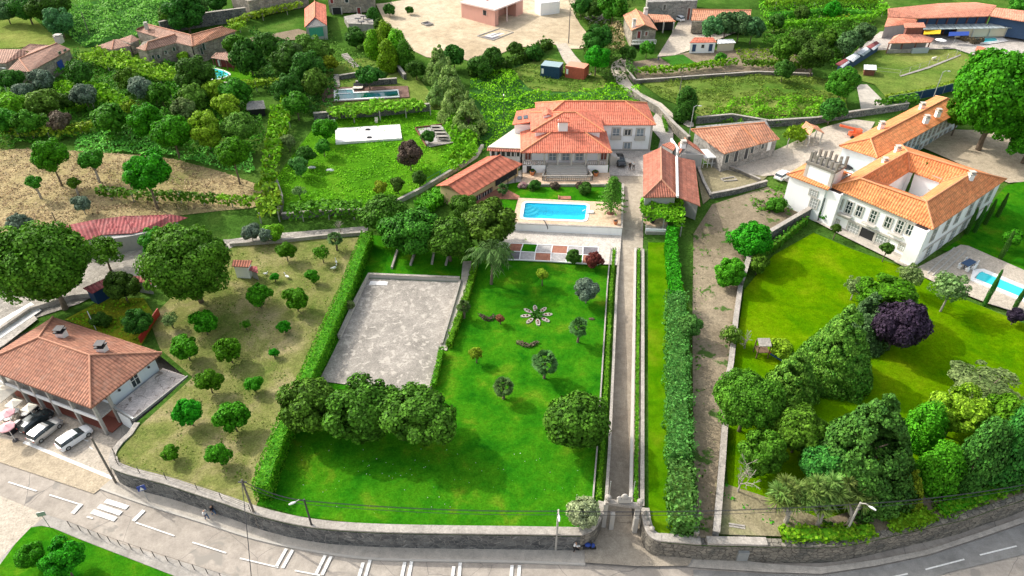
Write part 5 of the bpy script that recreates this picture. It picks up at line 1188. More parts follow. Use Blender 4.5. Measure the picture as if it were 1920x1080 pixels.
for k in range(5): q = P[0]+(P[1]-P[0])*(k/4.5); mk('post', MB().box((q.x, q.y-.2, 8), (.15, .15, z-8.5)), 'galv', o)
o, P, z = smallshed('reddish roofed shed at the left end of the stables', [(1658, 50), (1722, 43), (1714, 30), (1665, 31)], 3.0, .8, 'panel_pink', 'grey_wall')
z = 12.2; o = thing('stable_tower', 'little dark red timber tower with overhanging roof in the stable yard', 'tower', gp(1710, 66)); rpx(o, [[(1697, 52, z), (1736, 51, z), (1732, 42, z+.4), (1694, 43, z+.4)]], 'panel_pink', .15)
mk('wall', MB().prism(fpt([(1701, 52), (1732, 51), (1730, 46), (1699, 47)], z), 7.5, z-.15), 'brown_wood', o)
z = T(0, 172)+2.4; o = thing('open_pavilion', 'pavilion with hipped salmon roof and open front on the paddock edge', 'pavilion', gp(1705, 92))
rpx(o, [[(1665, 81, z), (1746, 79, z), (1726, 64, z+1.1), (1687, 64, z+1.1)], [(1746, 79, z), (1752, 72, z), (1726, 64, z+1.1)], [(1665, 81, z), (1687, 64, z+1.1), (1676, 68, z)]], 'panel_pink', .15)
P = fpt([(1668, 80), (1744, 78), (1736, 70), (1680, 71)], z)
mk('back_wall', MB().prism([P[0].lerp(P[3], .5), P[1].lerp(P[2], .5), P[2], P[3]], z-2.6, z-.15), 'grey_wall', o); mk('low_wall', MB().wall([P[0], P[1]], .25, z-2.7, z-1.6), 'concrete', o); mk('front_counter', MB().wall([P[0].lerp(P[1], .6)+V(0, -.4, 0), P[1]+V(0, -.4, 0)], .5, z-2.7, z-1.3), 'panel_grey', o)
for k in range(4): q = P[0]+(P[1]-P[0])*(k/3); mk('post', MB().box((q.x, q.y, z-2.6), (.2, .2, 2.5)), 'brown_wood', o)
# kennels
z0_, = (0,)
o = thing('kennel_row', 'narrow kennel row with alternating red and pale roof panels along the paddock', 'shed', gp(1605, 110)); z = T(0, 168)+2.0
for k in range(4):
    a = (1566+19.5*k, 120-11*k); b = (1566+19.5*(k+1)-1, 120-11*(k+1)+.6)
    mk('roof_panel', roofmesh([[at(*a, z), at(*b, z), at(b[0]+6, b[1]+4, z-.2), at(a[0]+9, a[1]+4, z-.2)]], .08), 'metal_red' if k in (0, 3) else 'panel_white', o)
    mk('roof_panel', roofmesh([[at(a[0]+9, a[1]+4, z-.2), at(b[0]+7, b[1]+4, z-.2), at(b[0]+9, b[1]+7, z-.5), at(a[0]+14, a[1]+7, z-.5)]], .08), 'panel_white' if k != 2 else 'panel_grey', o)
mk('wall', MB().prism(fpt([(1572, 121), (1581, 124), (1648, 85), (1640, 81)], z-.5), z-2.3, z-.65), 'navy', o)
smallshed('white topped open hay rack in the lower paddock', [(1620, 130), (1644, 131), (1643, 122), (1620, 121)], 1.6, .2, 'panel_white', 'brown_wood', 'hay_rack')
smallshed('small brown hut with red roof beside the stable path', [(1828, 94), (1848, 98), (1848, 89), (1832, 86)], 2.2, .3, 'tile_red', 'brown_wood')
# ================= POOL TERRACE, COURT, WALLS =================
ZD = 4.9
def lv(pp, z=ZD): return [at(u, v, z) for u, v in pp]
kz = lambda z: (lambda x, y: z)
DECK = lv([(960, 418), (1165, 427.5), (1166.5, 392), (1150, 381), (1080, 378), (975, 371.5)])
sheet('pool_deck', lv([(960, 418), (1165, 427.5), (1167, 380), (1135, 379), (972, 371)]), 'deck_tile', 0, zf=kz(4.93), step=2, hole=POOLR)
sheet('pool_lawn', lv([(972, 371), (1135, 379), (1167, 380), (1168, 346), (1148, 343), (975, 341), (950, 345), (930, 352), (948, 362)]), 'lawn', 0, zf=kz(4.915), step=2)
sheet('side_lawn', lv([(930, 400), (925, 412), (960, 418), (970, 375), (928, 373)]), 'lawn', 0, zf=kz(4.912), step=2)
sheet('garden_path', lv([(900, 360), (932, 345), (975, 368), (972, 374), (925, 373), (905, 385), (880, 392)]), 'red_gravel', 0, zf=kz(4.925), step=2)
sheet('shed_path', lv([(882, 393), (930, 340), (978, 318), (978, 345), (930, 356), (905, 375), (925, 412), (890, 400)]), 'stone_paving', 0, zf=kz(4.9), step=2)
o = thing('terrace_wall', 'white retaining wall around the raised pool terrace', 'wall', lv([(1060, 423)])[0])
mk('masonry', MB().wall(lv([(925, 413), (960, 418.6), (1165.5, 428), (1168, 345)]), .3, 2.6, 4.95), 'white_wall', o)
mk('coping', MB().wall(lv([(925, 413), (960, 418.6), (1165.5, 428), (1168, 345)]), .42, 4.953, 5.03), 'cap_stone', o)
# the pool: a real basin with see-through tinted water
m, N, L, B_ = newmat('water_surface')
tb = N.new('ShaderNodeBsdfTransparent'); tb.inputs[0].default_value = (.42, .93, 1, 1); gl = N.new('ShaderNodeBsdfGlossy'); gl.inputs['Roughness'].default_value = .05
df = N.new('ShaderNodeBsdfDiffuse'); df.inputs[0].default_value = (.0, .62, .86, 1); m2 = N.new('ShaderNodeMixShader'); m2.inputs[0].default_value = .3
L.new(tb.outputs[0], m2.inputs[1]); L.new(df.outputs[0], m2.inputs[2])
mx = N.new('ShaderNodeMixShader'); mx.inputs[0].default_value = .05; L.new(m2.outputs[0], mx.inputs[1]); L.new(gl.outputs[0], mx.inputs[2]); L.new(mx.outputs[0], N['Material Output'].inputs[0]); MT['water_surface'] = m
ground_mat('basin', [(.1, .72, .9), (.18, .82, .95)], .3, 1, 5, bump=0, fc=(.95, 1.05))
po = thing('swimming_pool', 'rounded rectangular swimming pool with bright blue water below the manor', 'swimming pool', POOLR[0])
sheet('basin_floor', POOLR, 'basin', 0, zf=kz(3.45), parent=po, kind=None)
mk('basin_wall', MB().wall(POOLR+[POOLR[0]], .12, 3.4, 4.94), 'basin', po)
sheet('water', inset(POOLR, .0), 'water_surface', 0, zf=kz(4.82), parent=po, kind=None)
cx = sum(POOLR, V(0, 0, 0))/len(POOLR)
mk('coping', MB().wall([p+(p-cx).normalized()*.18 for p in POOLR+[POOLR[0]]], .5, 4.9, 5.0), 'white_paint', po)
q = at(992, 386, 4.5); mb = MB()
for k in range(3): mb.tube([V(q.x-.6, q.y+.6, 4.3-.28*k)+V(math.cos(a)*(1+.6*k), math.sin(a)*(1+.6*k), 0) for a in [R(-95+12*i) for i in range(9)]], .16, 6)
mk('corner_steps', mb, 'white_paint', po)
mb = MB()
for u, v in ((1010, 391), (1024, 391), (1015, 398), (1028, 399)):
    q = at(u, v, 3.5); mb.tube([V(q.x+.8*math.cos(a), q.y+.8*math.sin(a), 3.5) for a in [i*math.pi/8 for i in range(17)]], .03, 5)
mk('floor_rings', mb, 'pool_tile', po)
q = at(1106, 398, 5); tag(mk('pool_slide_block', MB().box((q.x, q.y, 4.94), (1.1, .7, .25)).tube([(q.x-.3, q.y, 5.15), (q.x-.8, q.y, 5.5), (q.x-1.2, q.y, 5.2)], .05), 'white_paint'), 'white diving block at the right end of the big pool', 'pool fitting', kind='thing')
q = at(1059, 371, 4.95); tag(mk('pool_shower', MB().box((q.x, q.y, 4.9), (2.0, 1.0, .12)).box((q.x-1, q.y, 4.9), (.15, .9, .35)), 'red_gravel'), 'small tiled foot basin on the far side of the pool', 'basin', kind='thing')
hs = [at(u, v, z) for u, v, z in ((1019, 412, 4.98), (1024, 420, 5.1), (1027, 428, 4.4), (1024, 434, 3.45), (1008, 433, 3.4), (988, 433, 3.4))]
tag(mk('garden_hose', MB().tube(smooth_line(hs, 4), .07, 6), 'dark_metal', loc=hs[0]), 'dark hose hanging over the white pool terrace wall', 'hose', kind='thing')
def pot(u, v, z, r=.4, label='', m='terracotta'):
    q = at(u, v, z); o = thing('flower_pot', label, 'flower pot', q); mk('pot', MB().tube([q, q+UP*r*1.5], [r*.65, r], 10), m, o); mk('soil', MB().tube([q+UP*r*1.505, q+UP*r*1.52], [r*.85, r*.85], 10), 'dark', o)
pot(1154, 420, ZD+.04, .38, 'terracotta pot on the front right corner of the pool deck')
pot(998, 328, HZ, .45, 'terracotta pot of the bush left of the house stairs'); pot(1117, 330, HZ, .45, 'terracotta pot of the bush right of the house stairs')
pot(1223, 417, 4.0, .5, 'dark potted plant under the vine arbour', 'dark')
# gravel square and coloured beds
zone('gravel_square', [(930, 432), (1165, 440), (1163, 474), (1156, 500), (935, 486), (925, 450)], 'white_gravel', 4)
bx = [(957, 459.5), (981, 460), (1008, 461.5), (1036, 463), (1065, 464.5), (1093, 466), (1122, 467)]
bm = [(948, 474), (976, 475), (1003.5, 476.5), (1033, 478), (1063, 479.5), (1092.5, 481), (1120, 482.5)]
bb = [(932, 489), (974, 490), (1002, 491.5), (1032.5, 493), (1061, 495), (1091, 497), (1121, 499)]
cl = ['red_gravel', 'lawn', 'grey_gravel', 'red_gravel', 'grey_gravel', 'dark_gravel']; cl2 = ['dark_gravel', 'grey_gravel', 'red_gravel', 'grey_gravel', 'lawn', 'red_gravel']
for i in range(6):
    for rr_i, (a, b, cc) in enumerate(((bx, bm, cl), (bm, bb, cl2))): sheet('garden_bed', G([a[i], a[i+1], b[i+1], b[i]]), cc[i], .31, step=3)
mb = MB()
for ln in (bx, bm, bb): mb.wall(G(ln), .14, lambda x, y: T(x, y)+.2, lambda x, y: T(x, y)+.36)
for i in range(7): mb.wall(G([bx[i], bm[i], bb[i]]), .14, lambda x, y: T(x, y)+.2, lambda x, y: T(x, y)+.359)
mk('bed_edging', mb, 'white_paint', kind='structure')
# paved seat below the vine arbour
P = lv([(1209, 425), (1209, 405), (1250, 407), (1258, 445), (1246, 432)], 4.0)
o = thing('arbour_terrace', 'round paved seat with white wall below the vine arbour', 'terrace', gp(1225, 430)); P = lv([(1210, 432), (1210, 404), (1252, 406), (1252, 434)], 3.9)
mk('base', MB().prism(P, 2.8, 3.9), 'cap_stone', o); mk('front_wall', MB().wall([P[0], P[3]], .3, 2.8, 4.25), 'white_wall', o); q = at(1228, 414, 3.9); mk('round_paving', MB().tube([V(q.x, q.y+.3, 3.903), V(q.x, q.y+.3, 3.93)], [2.1, 2.1], 20), 'deck_tile', o)
mk('bench', MB().obox(lv([(1211, 440)], 3.4)[0], V(3.6, -.1, 0), V(0, .5, 0), UP*.5), 'cap_stone', o)
# sunken court
CT = G([(692, 524), (862, 531), (830, 655), (806, 742), (598, 716)]); sheet('concrete_court', CT, 'court', .16, step=2)
sheet('court_slab', G([(695, 529), (728, 530), (726, 537), (692, 536)]), 'white_court', .2)
wallrun('court_wall', G([(862, 528), (692, 521), (667, 572), (637, 637)]), .35, .65, 'granite', 'cap_stone', 'low granite wall around the far and left side of the concrete court')
wallrun('court_wall', G([(863, 529), (846, 588), (828, 648)]), .25, .35, 'granite', 'cap_stone', 'low granite kerb wall between the court and its side path')
sheet('court_path', G([(868, 492), (893, 490), (880, 540), (862, 590), (843, 640), (838, 659), (828, 658), (845, 592), (864, 530)]), 'pave', .17, step=3)
for i, (a, b) in enumerate([((735, 505), (746, 470)), ((770, 499), (778, 475)), ((810, 497), (815, 470)), ((836, 499), (842, 480))]):
    P0, P1 = gp(*a), gp(*b); P1.z = P1.z; t_ = mk('stone_bench', MB().wall([P0, P1], .28, lambda x, y: T(x, y)+.05, lambda x, y: T(x, y)+.42), 'cap_stone', loc=P0); tag(t_, 'long pale stone bench %s under the magnolias' % ('leftmost and clearest', 'second from the left', 'third from the left', 'rightmost')[i], 'bench', 'stone benches under the magnolias', 'thing')
# stone walls across the hillside
wallrun('terrace_wall', G([(590, 226), (640, 222), (720, 217), (806, 208)]), .6, 1.5, label='stone terrace wall between the white court and the vine pergola')
wallrun('terrace_wall', G([(668, 163), (745, 157)]), .5, 1.2, label='stone wall behind the sun loungers of the wooden deck')
wallrun('terrace_wall', G([(637, 150), (700, 140), (720, 134)]), .5, 1.0, label='low stone wall above the small lawn over the wooden deck')
wallrun('terrace_wall', G([(690, 98), (715, 112), (745, 130), (760, 150)]), .6, 1.2, label='curving stone wall below the bright upright trees')
wallrun('field_wall', G([(1190, 157), (1250, 153), (1330, 147), (1420, 141), (1522, 145)]), .45, .8, 'stone_wall_warm', label='long stone wall below the vegetable garden')
wallrun('lane_wall', G([(1190, 157), (1178, 142), (1172, 128), (1180, 112)]), .4, .9, 'stone_wall_warm', label='curved low wall on the inside of the lane bend')
wallrun('lane_wall', G([(1178, 178), (1205, 197), (1235, 215), (1262, 246), (1290, 272)]), .5, 1.6, 'stone_wall_warm', label='stone wall between the village lane and the manor yard')
wallrun('field_wall', G([(1305, 232), (1370, 226), (1440, 238), (1530, 232), (1560, 226), (1640, 214), (1700, 205)]), .45, 1.3, label='long grey wall between the green field and the mansion court')
wallrun('field_wall', G([(305, 66), (350, 55), (405, 46), (465, 38)]), .8, 3.2, label='high old stone wall behind the farmhouse')
wallrun('garden_wall', G([(690, 402), (722, 394), (790, 360), (860, 318), (893, 296), (905, 278)]), .4, .7, 'cap_stone', label='pale low wall from the magnolias up beside the long shed')
wallrun('garden_wall', G([(530, 410), (600, 405), (690, 400)]), .5, .9, label='low stone wall at the foot of the garden meadow')
wallrun('garden_wall', G([(526, 405), (530, 380), (520, 350)]), .5, 1.2, 'stone_wall_warm', label='stone wall beside the yellow vine pergola')
wallrun('farm_wall', G([(432, 462), (520, 456), (600, 447), (688, 440)]), .3, .5, 'cap_stone', label='thin pale kerb wall along the top of the orchard')
wallrun('boundary_wall', G([(1518, 406), (1480, 428), (1440, 452), (1400, 500), (1386, 545)]), .6, 1.8, 'stone_wall', label='mossy stone wall between the dirt bank and the mansion lawn')
wallrun('boundary_wall', G([(1386, 545), (1378, 600), (1368, 690), (1362, 720)]), .55, .9, 'stone_wall', label='long pale capped boundary wall beside the dirt track, upper run')
wallrun('boundary_wall', G([(1357, 800), (1351, 880), (1345, 950), (1340, 1008)]), .55, .9, 'stone_wall', label='pale capped boundary wall beside the dirt track, street end')
wallrun('yard_wall', G([(1332, 372), (1380, 363), (1436, 348)]), .4, .9, 'stone_wall', label='low wall in front of the small back yard')
wallrun('yard_wall', G([(1350, 313), (1385, 325), (1424, 343)]), .35, .7, 'stone_wall_warm', label='low wall between the back yard and the pale court')
wallrun('yard_wall', G([(1308, 318), (1318, 345), (1332, 372)]), .35, .6, 'stone_wall', label='rubble wall beside the lean to shed')
wallrun('lawn_wall', G([(1303, 1012), (1296, 960)]), .4, 1.0, 'stone_wall_warm', label='short wall at the street end between narrow lawn and track')
wallrun('pool_wall', G([(360, 165), (400, 160), (470, 165)]), .4, .8, label='low wall on the lower side of the tear shaped pool lawn')
wallrun('yard_wall', G([(-20, 640), (60, 585), (140, 560), (205, 555)]), .4, .7, 'cap_stone', label='concrete kerb wall of the farmyard above the restaurant')
P = G([(0, 625), (62, 590), (72, 602), (10, 650), (-40, 680)]); sheet('rubble_ground', P, 'stone_paving', .3)
sheet('rooftop_slab', G([(-10, 610), (60, 570), (80, 585), (0, 640)]), 'white_court', .33)
# stone trough in the back yard
P = G([(1351, 338), (1357, 342), (1381, 340), (1375, 334)]); o = thing('stone_trough', 'rectangular stone edged pit in the back yard', 'trough', P[0]); mk('rim', MB().wall(P+[P[0]], .25, lambda x, y: T(x, y), lambda x, y: T(x, y)+.35), 'cap_stone', o); sheet('bottom', P, 'dark', .14, parent=o, kind=None)
# wooden deck pool
DK_ = G([(603, 166), (765, 163), (768, 184), (605, 195)]); sheet('wood_deck', DK_, 'wood_deck', .25)
o = thing('lap_pool', 'long narrow dark green pool with white rim in the wooden deck', 'swimming pool', gp(690, 182))
PP = G([(629, 172), (662, 170), (664, 177), (746, 172), (749, 184), (628, 191)]); kz3 = lambda x, y: T(x, y)+.33
sheet('water', PP, 'pool_teal', .3, parent=o, kind=None); mk('rim', MB().wall(PP+[PP[0]], .6, lambda x, y: T(x, y)+.2, lambda x, y: T(x, y)+.42), 'white_paint', o); mk('divider', MB().wall(G([(630, 179), (658, 178)]), .3, lambda x, y: T(x, y)+.2, lambda x, y: T(x, y)+.4), 'white_paint', o)
def lounger(u, v, label):
    q = gp(u, v); q.z += .26; o = thing('sun_lounger', label, 'sun lounger', q, 'sun loungers on the wooden deck'); mk('bed', MB().box((q.x, q.y-.3, q.z+.25), (.7, 1.3, .12)), 'cream', o); mk('backrest', MB().obox((q.x-.35, q.y+.35, q.z+.3), V(.7, 0, 0), V(0, .6, .5), V(0, -.08, .1)), 'dark_metal', o); mk('legs_frame', MB().box((q.x, q.y-.3, q.z), (.6, 1.1, .24)), 'dark_metal', o)
lounger(666, 168, 'leftmost of the three loungers on the wooden deck'); lounger(672, 168, 'middle lounger of three on the wooden deck'); lounger(678, 167.5, 'rightmost of the three loungers on the wooden deck')
# stairs near the deck
for nm, lab, a, b, w, n in (('stone_stairs', 'narrow stone stairs climbing left of the small lawn above the deck', (633, 163), (630, 142), 1.2, 8), ('stone_stairs', 'curved pale stone steps in the grass above the deck', (668, 126), (645, 104), 1.4, 10), ('stone_stairs', 'steps up to the bare soil beside the street wall, right of the track', (1382, 1004), (1380, 984), 1.5, 5)):
    P0, P1 = gp(*a), gp(*b); d = (P1-P0); mb = MB()
    for k in range(n): q = P0+d*(k/n); mb.box((q.x, q.y, T(q.x, q.y)+.02), (w, d.length/n*.75, .16+.05*k), math.atan2(d.y, d.x)-math.pi/2)
    tag(mk(nm, mb, 'cap_stone', loc=P0), lab, 'stairs', kind='thing')
# white sports court, patio
WC = G([(629, 243), (750, 235), (754, 263), (630, 272)]); o = mk('white_court', MB().prism(WC, 3.5, T(0, WC[0].y)+.28), 'white_court', loc=WC[0]); tag(o, kind='structure')
for i, (u, v) in enumerate(((690, 246), (693, 262))):
    q = gp(u, v); q.z = T(0, WC[0].y)+.28; tag(mk('floor_drain', MB().box(q, (.9, .7, .08)).box((q.x, q.y, q.z+.08), (.5, .4, .12)), 'dark_metal', loc=q), ('farther', 'nearer')[i]+' of two dark square fittings on the white court', 'drain', 'dark fittings on the white court', 'thing')
for i, (u, v, m_) in enumerate(((706, 230, 'cream'), (626, 234, 'white_paint'))):
    q = gp(u, v); o = thing('garden_chair', ('cream garden chair under the terrace wall', 'white garden lounger at the left corner of the white court')[i], 'chair', q); mk('seat', MB().box((q.x, q.y, q.z+.4), (.6, .6, .06)), m_, o); mk('backrest', MB().box((q.x, q.y+.28, q.z+.46), (.6, .06, .55)), m_, o); mk('legs_frame', MB().box((q.x, q.y, q.z), (.5, .5, .39)), m_, o)
PT = G([(782, 242), (828, 237), (852, 268), (802, 278)]); sheet('patio_floor', PT, 'grey_gravel', .2); sheet('patio_paving', G([(803, 270), (850, 264), (853, 269), (806, 278)]), 'concrete', .26)
wallrun('patio_wall', G([(800, 277), (779, 243), (829, 236)]), .15, .5, 'brown_wood', None, label='low orange brown edging around the sunken patio')
for i, (u, v) in enumerate(((818, 245), (822, 251), (826, 257), (830, 264))):
    q = gp(u, v); q.z += .2; o = thing('picnic_table', 'grey picnic table with benches on the sunken patio, %s' % ('farthest', 'second from the back', 'second from the front', 'nearest')[i], 'picnic table', q, 'picnic tables on the sunken patio')
    mk('table_top', MB().box((q.x, q.y, q.z+.7), (2.0, .7, .08)), 'concrete', o); mk('trestle', MB().box((q.x, q.y, q.z), (1.4, .2, .7)), 'dark_metal', o)
    for s_ in (-1, 1): mk('bench', MB().box((q.x, q.y+.6*s_, q.z+.4), (2.0, .28, .07)).box((q.x-.8, q.y+.6*s_, q.z), (.08, .2, .4)).box((q.x+.8, q.y+.6*s_, q.z), (.08, .2, .4)), 'concrete', o)
tree(803, 256, 13, 'dark tree growing through the sunken patio', name='garden_tree', kind='small', m='leaf_dark', hk=1.2)
# tear shaped pool, stable pool, mansion pool
def flatpool(label, pp, m, rim=.5, z=.2, n=0, name='swimming_pool', rimm='white_paint'):
    P = G(pp); P = smooth_line(P+[P[0]], n)[:-1] if n else P
    o = thing(name, label, 'swimming pool', P[0]); sheet('water', P, m, z, parent=o, kind=None); c = sum(P, V(0, 0, 0))/len(P)
    mk('rim', MB().wall([p+(p-c).normalized()*rim*.4 for p in P+[P[0]]], rim, lambda x, y: T(x, y)+z-.2, lambda x, y: T(x, y)+z+.08), rimm, o); return o
flatpool('tear shaped turquoise pool half hidden by a dark tree', [(384, 131), (405, 131), (424, 137), (430, 142), (420, 147), (400, 151), (392, 142)], 'pool_cyan', .4, .2, 3)
sheet('pool_surround', G([(1800, 75), (1840, 71), (1878, 71), (1890, 79), (1850, 85), (1815, 82)]), 'white_court', .3); flatpool('small turquoise pool with pale deck in front of the stables', [(1818, 75), (1865, 73.5), (1870, 80), (1838, 83)], 'pool_cyan', .3, .36)
MP = [(1763, 489), (1800, 462), (1811, 464), (1960, 530), (2080, 590), (2080, 660), (1950, 612), (1740, 520), (1700, 505), (1660, 490), (1690, 470), (1713, 500)]
sheet('mansion_terrace', G([(1672, 492), (1716, 506), (1800, 462), (1814, 464), (1960, 528), (2100, 600), (2100, 660), (1950, 604), (1850, 572), (1750, 532)]), 'cobble_light', .32, step=3)
flatpool('rectangular pool with pale turquoise water at the right edge', [(1833, 515), (1845, 514), (1980, 570), (1975, 590), (1826, 529)], 'pool_cyan', .9, .4)
for i, ln in enumerate((((1737, 516), (1788, 468)), ((1746, 520), (1800, 471)), ((1756, 524), (1810, 474)))): mk('terrace_step', MB().wall(G(ln), .18, lambda x, y: T(x, y)+.2, lambda x, y: T(x, y)+.42), 'granite', kind='structure')
# table with chairs on the mansion terrace
q = gp(1811, 504); q.z += .36; o = thing('garden_table', 'long dark blue garden table on the mansion terrace', 'table', q); rz = R(32)
mk('table_top', MB().box((q.x, q.y, q.z+.72), (2.2, 1.1, .06), rz), 'navy', o); mk('leg', MB().box((q.x-.7, q.y-.4, q.z), (.1, .1, .72)), 'navy', o); mk('leg', MB().box((q.x+.7, q.y+.4, q.z), (.1, .1, .72)), 'navy', o)
for i, (dx, dy, lab) in enumerate(((-.6, -1.0, 'front left'), (.5, -.55, 'front right'), (-1.3, -.2, 'left end'), (.2, 1.0, 'back'), (1.25, .25, 'right end'))):
    c = V(q.x+dx, q.y+dy-.1, q.z); ch = thing('garden_chair', 'white garden chair at the %s of the dark blue table' % lab, 'chair', c, 'white chairs round the dark blue table'); mk('seat', MB().box((c.x, c.y, c.z+.42), (.5, .5, .05), rz), 'white_paint', ch); mk('backrest', MB().box((c.x+dx*.18, c.y+dy*.2, c.z+.47), (.5, .06, .45), rz), 'white_paint', ch); mk('legs_frame', MB().box(c, (.4, .4, .41), rz), 'white_paint', ch)
# playground slide
q = gp(1425, 668); o = thing('play_tower', 'wooden play tower with little roof and red slide on the mansion lawn', 'play tower', q)
for dx in (-.7, .7):
    for dy in (-.6, .6): mk('post', MB().box((q.x+dx, q.y+dy, q.z), (.12, .12, 2.2)), 'wood', o)
mk('platform', MB().box((q.x, q.y, q.z+1.1), (1.5, 1.3, .1)), 'wood', o); mk('roof', MB().obox((q.x-.75, q.y-.7, q.z+2.2), V(1.5, 0, 0), V(0, 1.1, .35), V(0, 0, .08)), 'cap_stone', o)
mk('slide', MB().obox((q.x+.7, q.y-.9, q.z+1.15), V(0, .6, 0), V(1.9, -.5, -1.0), V(0, 0, .06)), 'red', o); mk('slide_rail', MB().obox((q.x+.7, q.y-.95, q.z+1.15), V(0, .06, 0), V(1.9, -.5, -1.0), V(0, 0, .22)), 'blue', o)
# flower bed star, small flower lines
o = thing('flower_bed', 'star of eight pale petal shaped beds on the lawn', 'flower bed', gp(1006, 592)); c = gp(1006, 592)
for k in range(8):
    a = k*math.pi/4+.1; d = V(math.cos(a), math.sin(a), 0); n = V(-d.y, d.x, 0)
    pts = [c+d*(.75+.85*(1-math.cos(t))*.5*1.0+0)+d*.0+n*.3*math.sin(t) for t in [i*math.pi/6 for i in range(12)]]
    pts = [c+d*(1.45+.7*math.cos(t))+n*(.3*math.sin(t)) for t in [i*math.pi/6 for i in range(12)]]
    p_ = mk('petal_bed', MB().prism(pts, c.z-.1, c.z+.14), 'cap_stone', o)
    mk('bed_planting', MB().ball(tuple(c+d*1.25+UP*.14), .14).ball(tuple(c+d*1.7+UP*.14), .12), 'leaf_red', p_)
scatter('centre_planting', [c+V(math.cos(a), math.sin(a), 0)*.8 for a in [i*math.pi/5 for i in range(10)]], 'leaf_dark', 60, .16, .4, 1, dz=.05, seed=60, parent=o)
for i, pp in enumerate(([(899, 590), (908, 598), (920, 601), (930, 594)], [(970, 642), (982, 648), (995, 650), (1010, 643)])):
    strip('flower_line', G(pp), .5, .3, 'leaf_copper', 60, .12, label='curved line of dark red plants on the lawn, %s the star bed' % ('left of', 'below')[i], cat='flower bed', core=False, rag=.5)
tag(mk('flower_tuft', MB().ball(tuple(gp(1109, 599)+UP*.1), .3, 1.4, .8, .5), 'leaf_copper', loc=gp(1109, 599)), 'tiny dark tuft right of the lawn palm', 'plant', kind='thing')
# red fence behind the restaurant
P = G([(265, 645), (283, 615), (300, 590)]); tag(mk('red_fence', MB().wall(P, .12, lambda x, y: T(x, y)-.1, lambda x, y: T(x, y)+1.1), 'red', loc=P[0]), 'low red fence between the dark clipped bush and the orchard', 'fence', kind='thing')
# ================= GATE =================
def tz(u, v, z): return at(u, v, z)
g0, g1 = at(1139, 947, 4.0), at(1199, 955, 4.0); gd = (g1-g0).normalized(); gn = V(-gd.y, gd.x, 0)
gt = thing('entrance_gate', 'stone entrance gate with lintel, crest and ball finials at the driveway end', 'gate', V(g0.x, g0.y, .2))
mk('lintel', MB().obox(g0-gd*.2, (g1-g0)+gd*.4, gn*.5, UP*.32), 'cap_stone', gt)
for p, s_ in ((g0, -1), (g1, 1)):
    mk('gate_pillar', MB().obox(V(p.x, p.y, 0)-gd*.35, gd*.45, gn*.5, UP*4.0), 'granite', gt)
    mk('ball_finial', MB().ball((p.x+gn.x*.3, p.y+gn.y*.3, 4.75), .34), 'cap_stone', gt)
c = (g0+g1)/2+gn*.3
mk('crest', MB().box((c.x, c.y, 4.45), (1.3, .35, .5)).ball((c.x, c.y, 5.2), .35, 1, .5, 1.2).ball((c.x-.5, c.y, 5.0), .25, 1, .5, 1).ball((c.x+.5, c.y, 5.0), .25, 1, .5, 1), 'granite', gt)
for p, s_ in ((at(1145, 990, .3), 0), (at(1189, 996, .3), 1)):
    mk('gate_post', MB().box((p.x, p.y, .1), (.45, .45, 2.6)), 'granite', gt)
mb = MB(); a = at(1189, 992, .3)
for k in range(9): mb.tube([(a.x+.05, a.y+.25*k, .35), (a.x+.05, a.y+.25*k, 2.3)], .03, 4)
mb.tube([(a.x+.05, a.y, 2.2), (a.x+.05, a.y+2.1, 2.2)], .04, 4); mb.tube([(a.x+.05, a.y, .5), (a.x+.05, a.y+2.1, .5)], .04, 4)
mk('open_gate_leaf', mb, 'dark_metal', gt)
for u in (1145, 1190): q = at(u, 940, 3.2); mk('flag_pole', MB().tube([(q.x, q.y+1, 2.5), (q.x, q.y+1, 5.0)], .04, 5), 'galv', gt)
# stones standing on the wing walls
rr = random.Random(4)
for i, (u, v) in enumerate(((1209, 962), (1212, 972), (1217, 983), (1222, 993), (1112, 990), (1119, 979), (1126, 966))):
    q = at(u, v, 2.85); tag(mk('wall_stone', MB().ball((q.x, q.y, 2.95), .26, rr.uniform(.8, 1.2), rr.uniform(.8, 1.2), 1.2, 7), 'cap_stone', loc=q), 'rough upright stone %s on the %s gate wing wall' % (('nearest the gate', 'second from the gate', 'third from the gate', 'nearest the street')[i % 4], 'right' if i < 4 else 'left'), 'stone', 'rough stones on the gate wing walls', 'thing')
q = at(1246, 1043, .2); tag(mk('drain_cover', MB().box(q, (.5, .35, .04), .5), 'dark_metal', loc=q), 'small rectangular drain cover in front of the gate', 'drain cover', kind='thing')
# ================= VEGETATION =================
def trees(rows, **kw):
    for r_ in rows:
        u, v, rw, label = r_[:4]; k = dict(kw); k.update(r_[4] if len(r_) > 4 else {})
        tree(u, v, rw, label, **k)
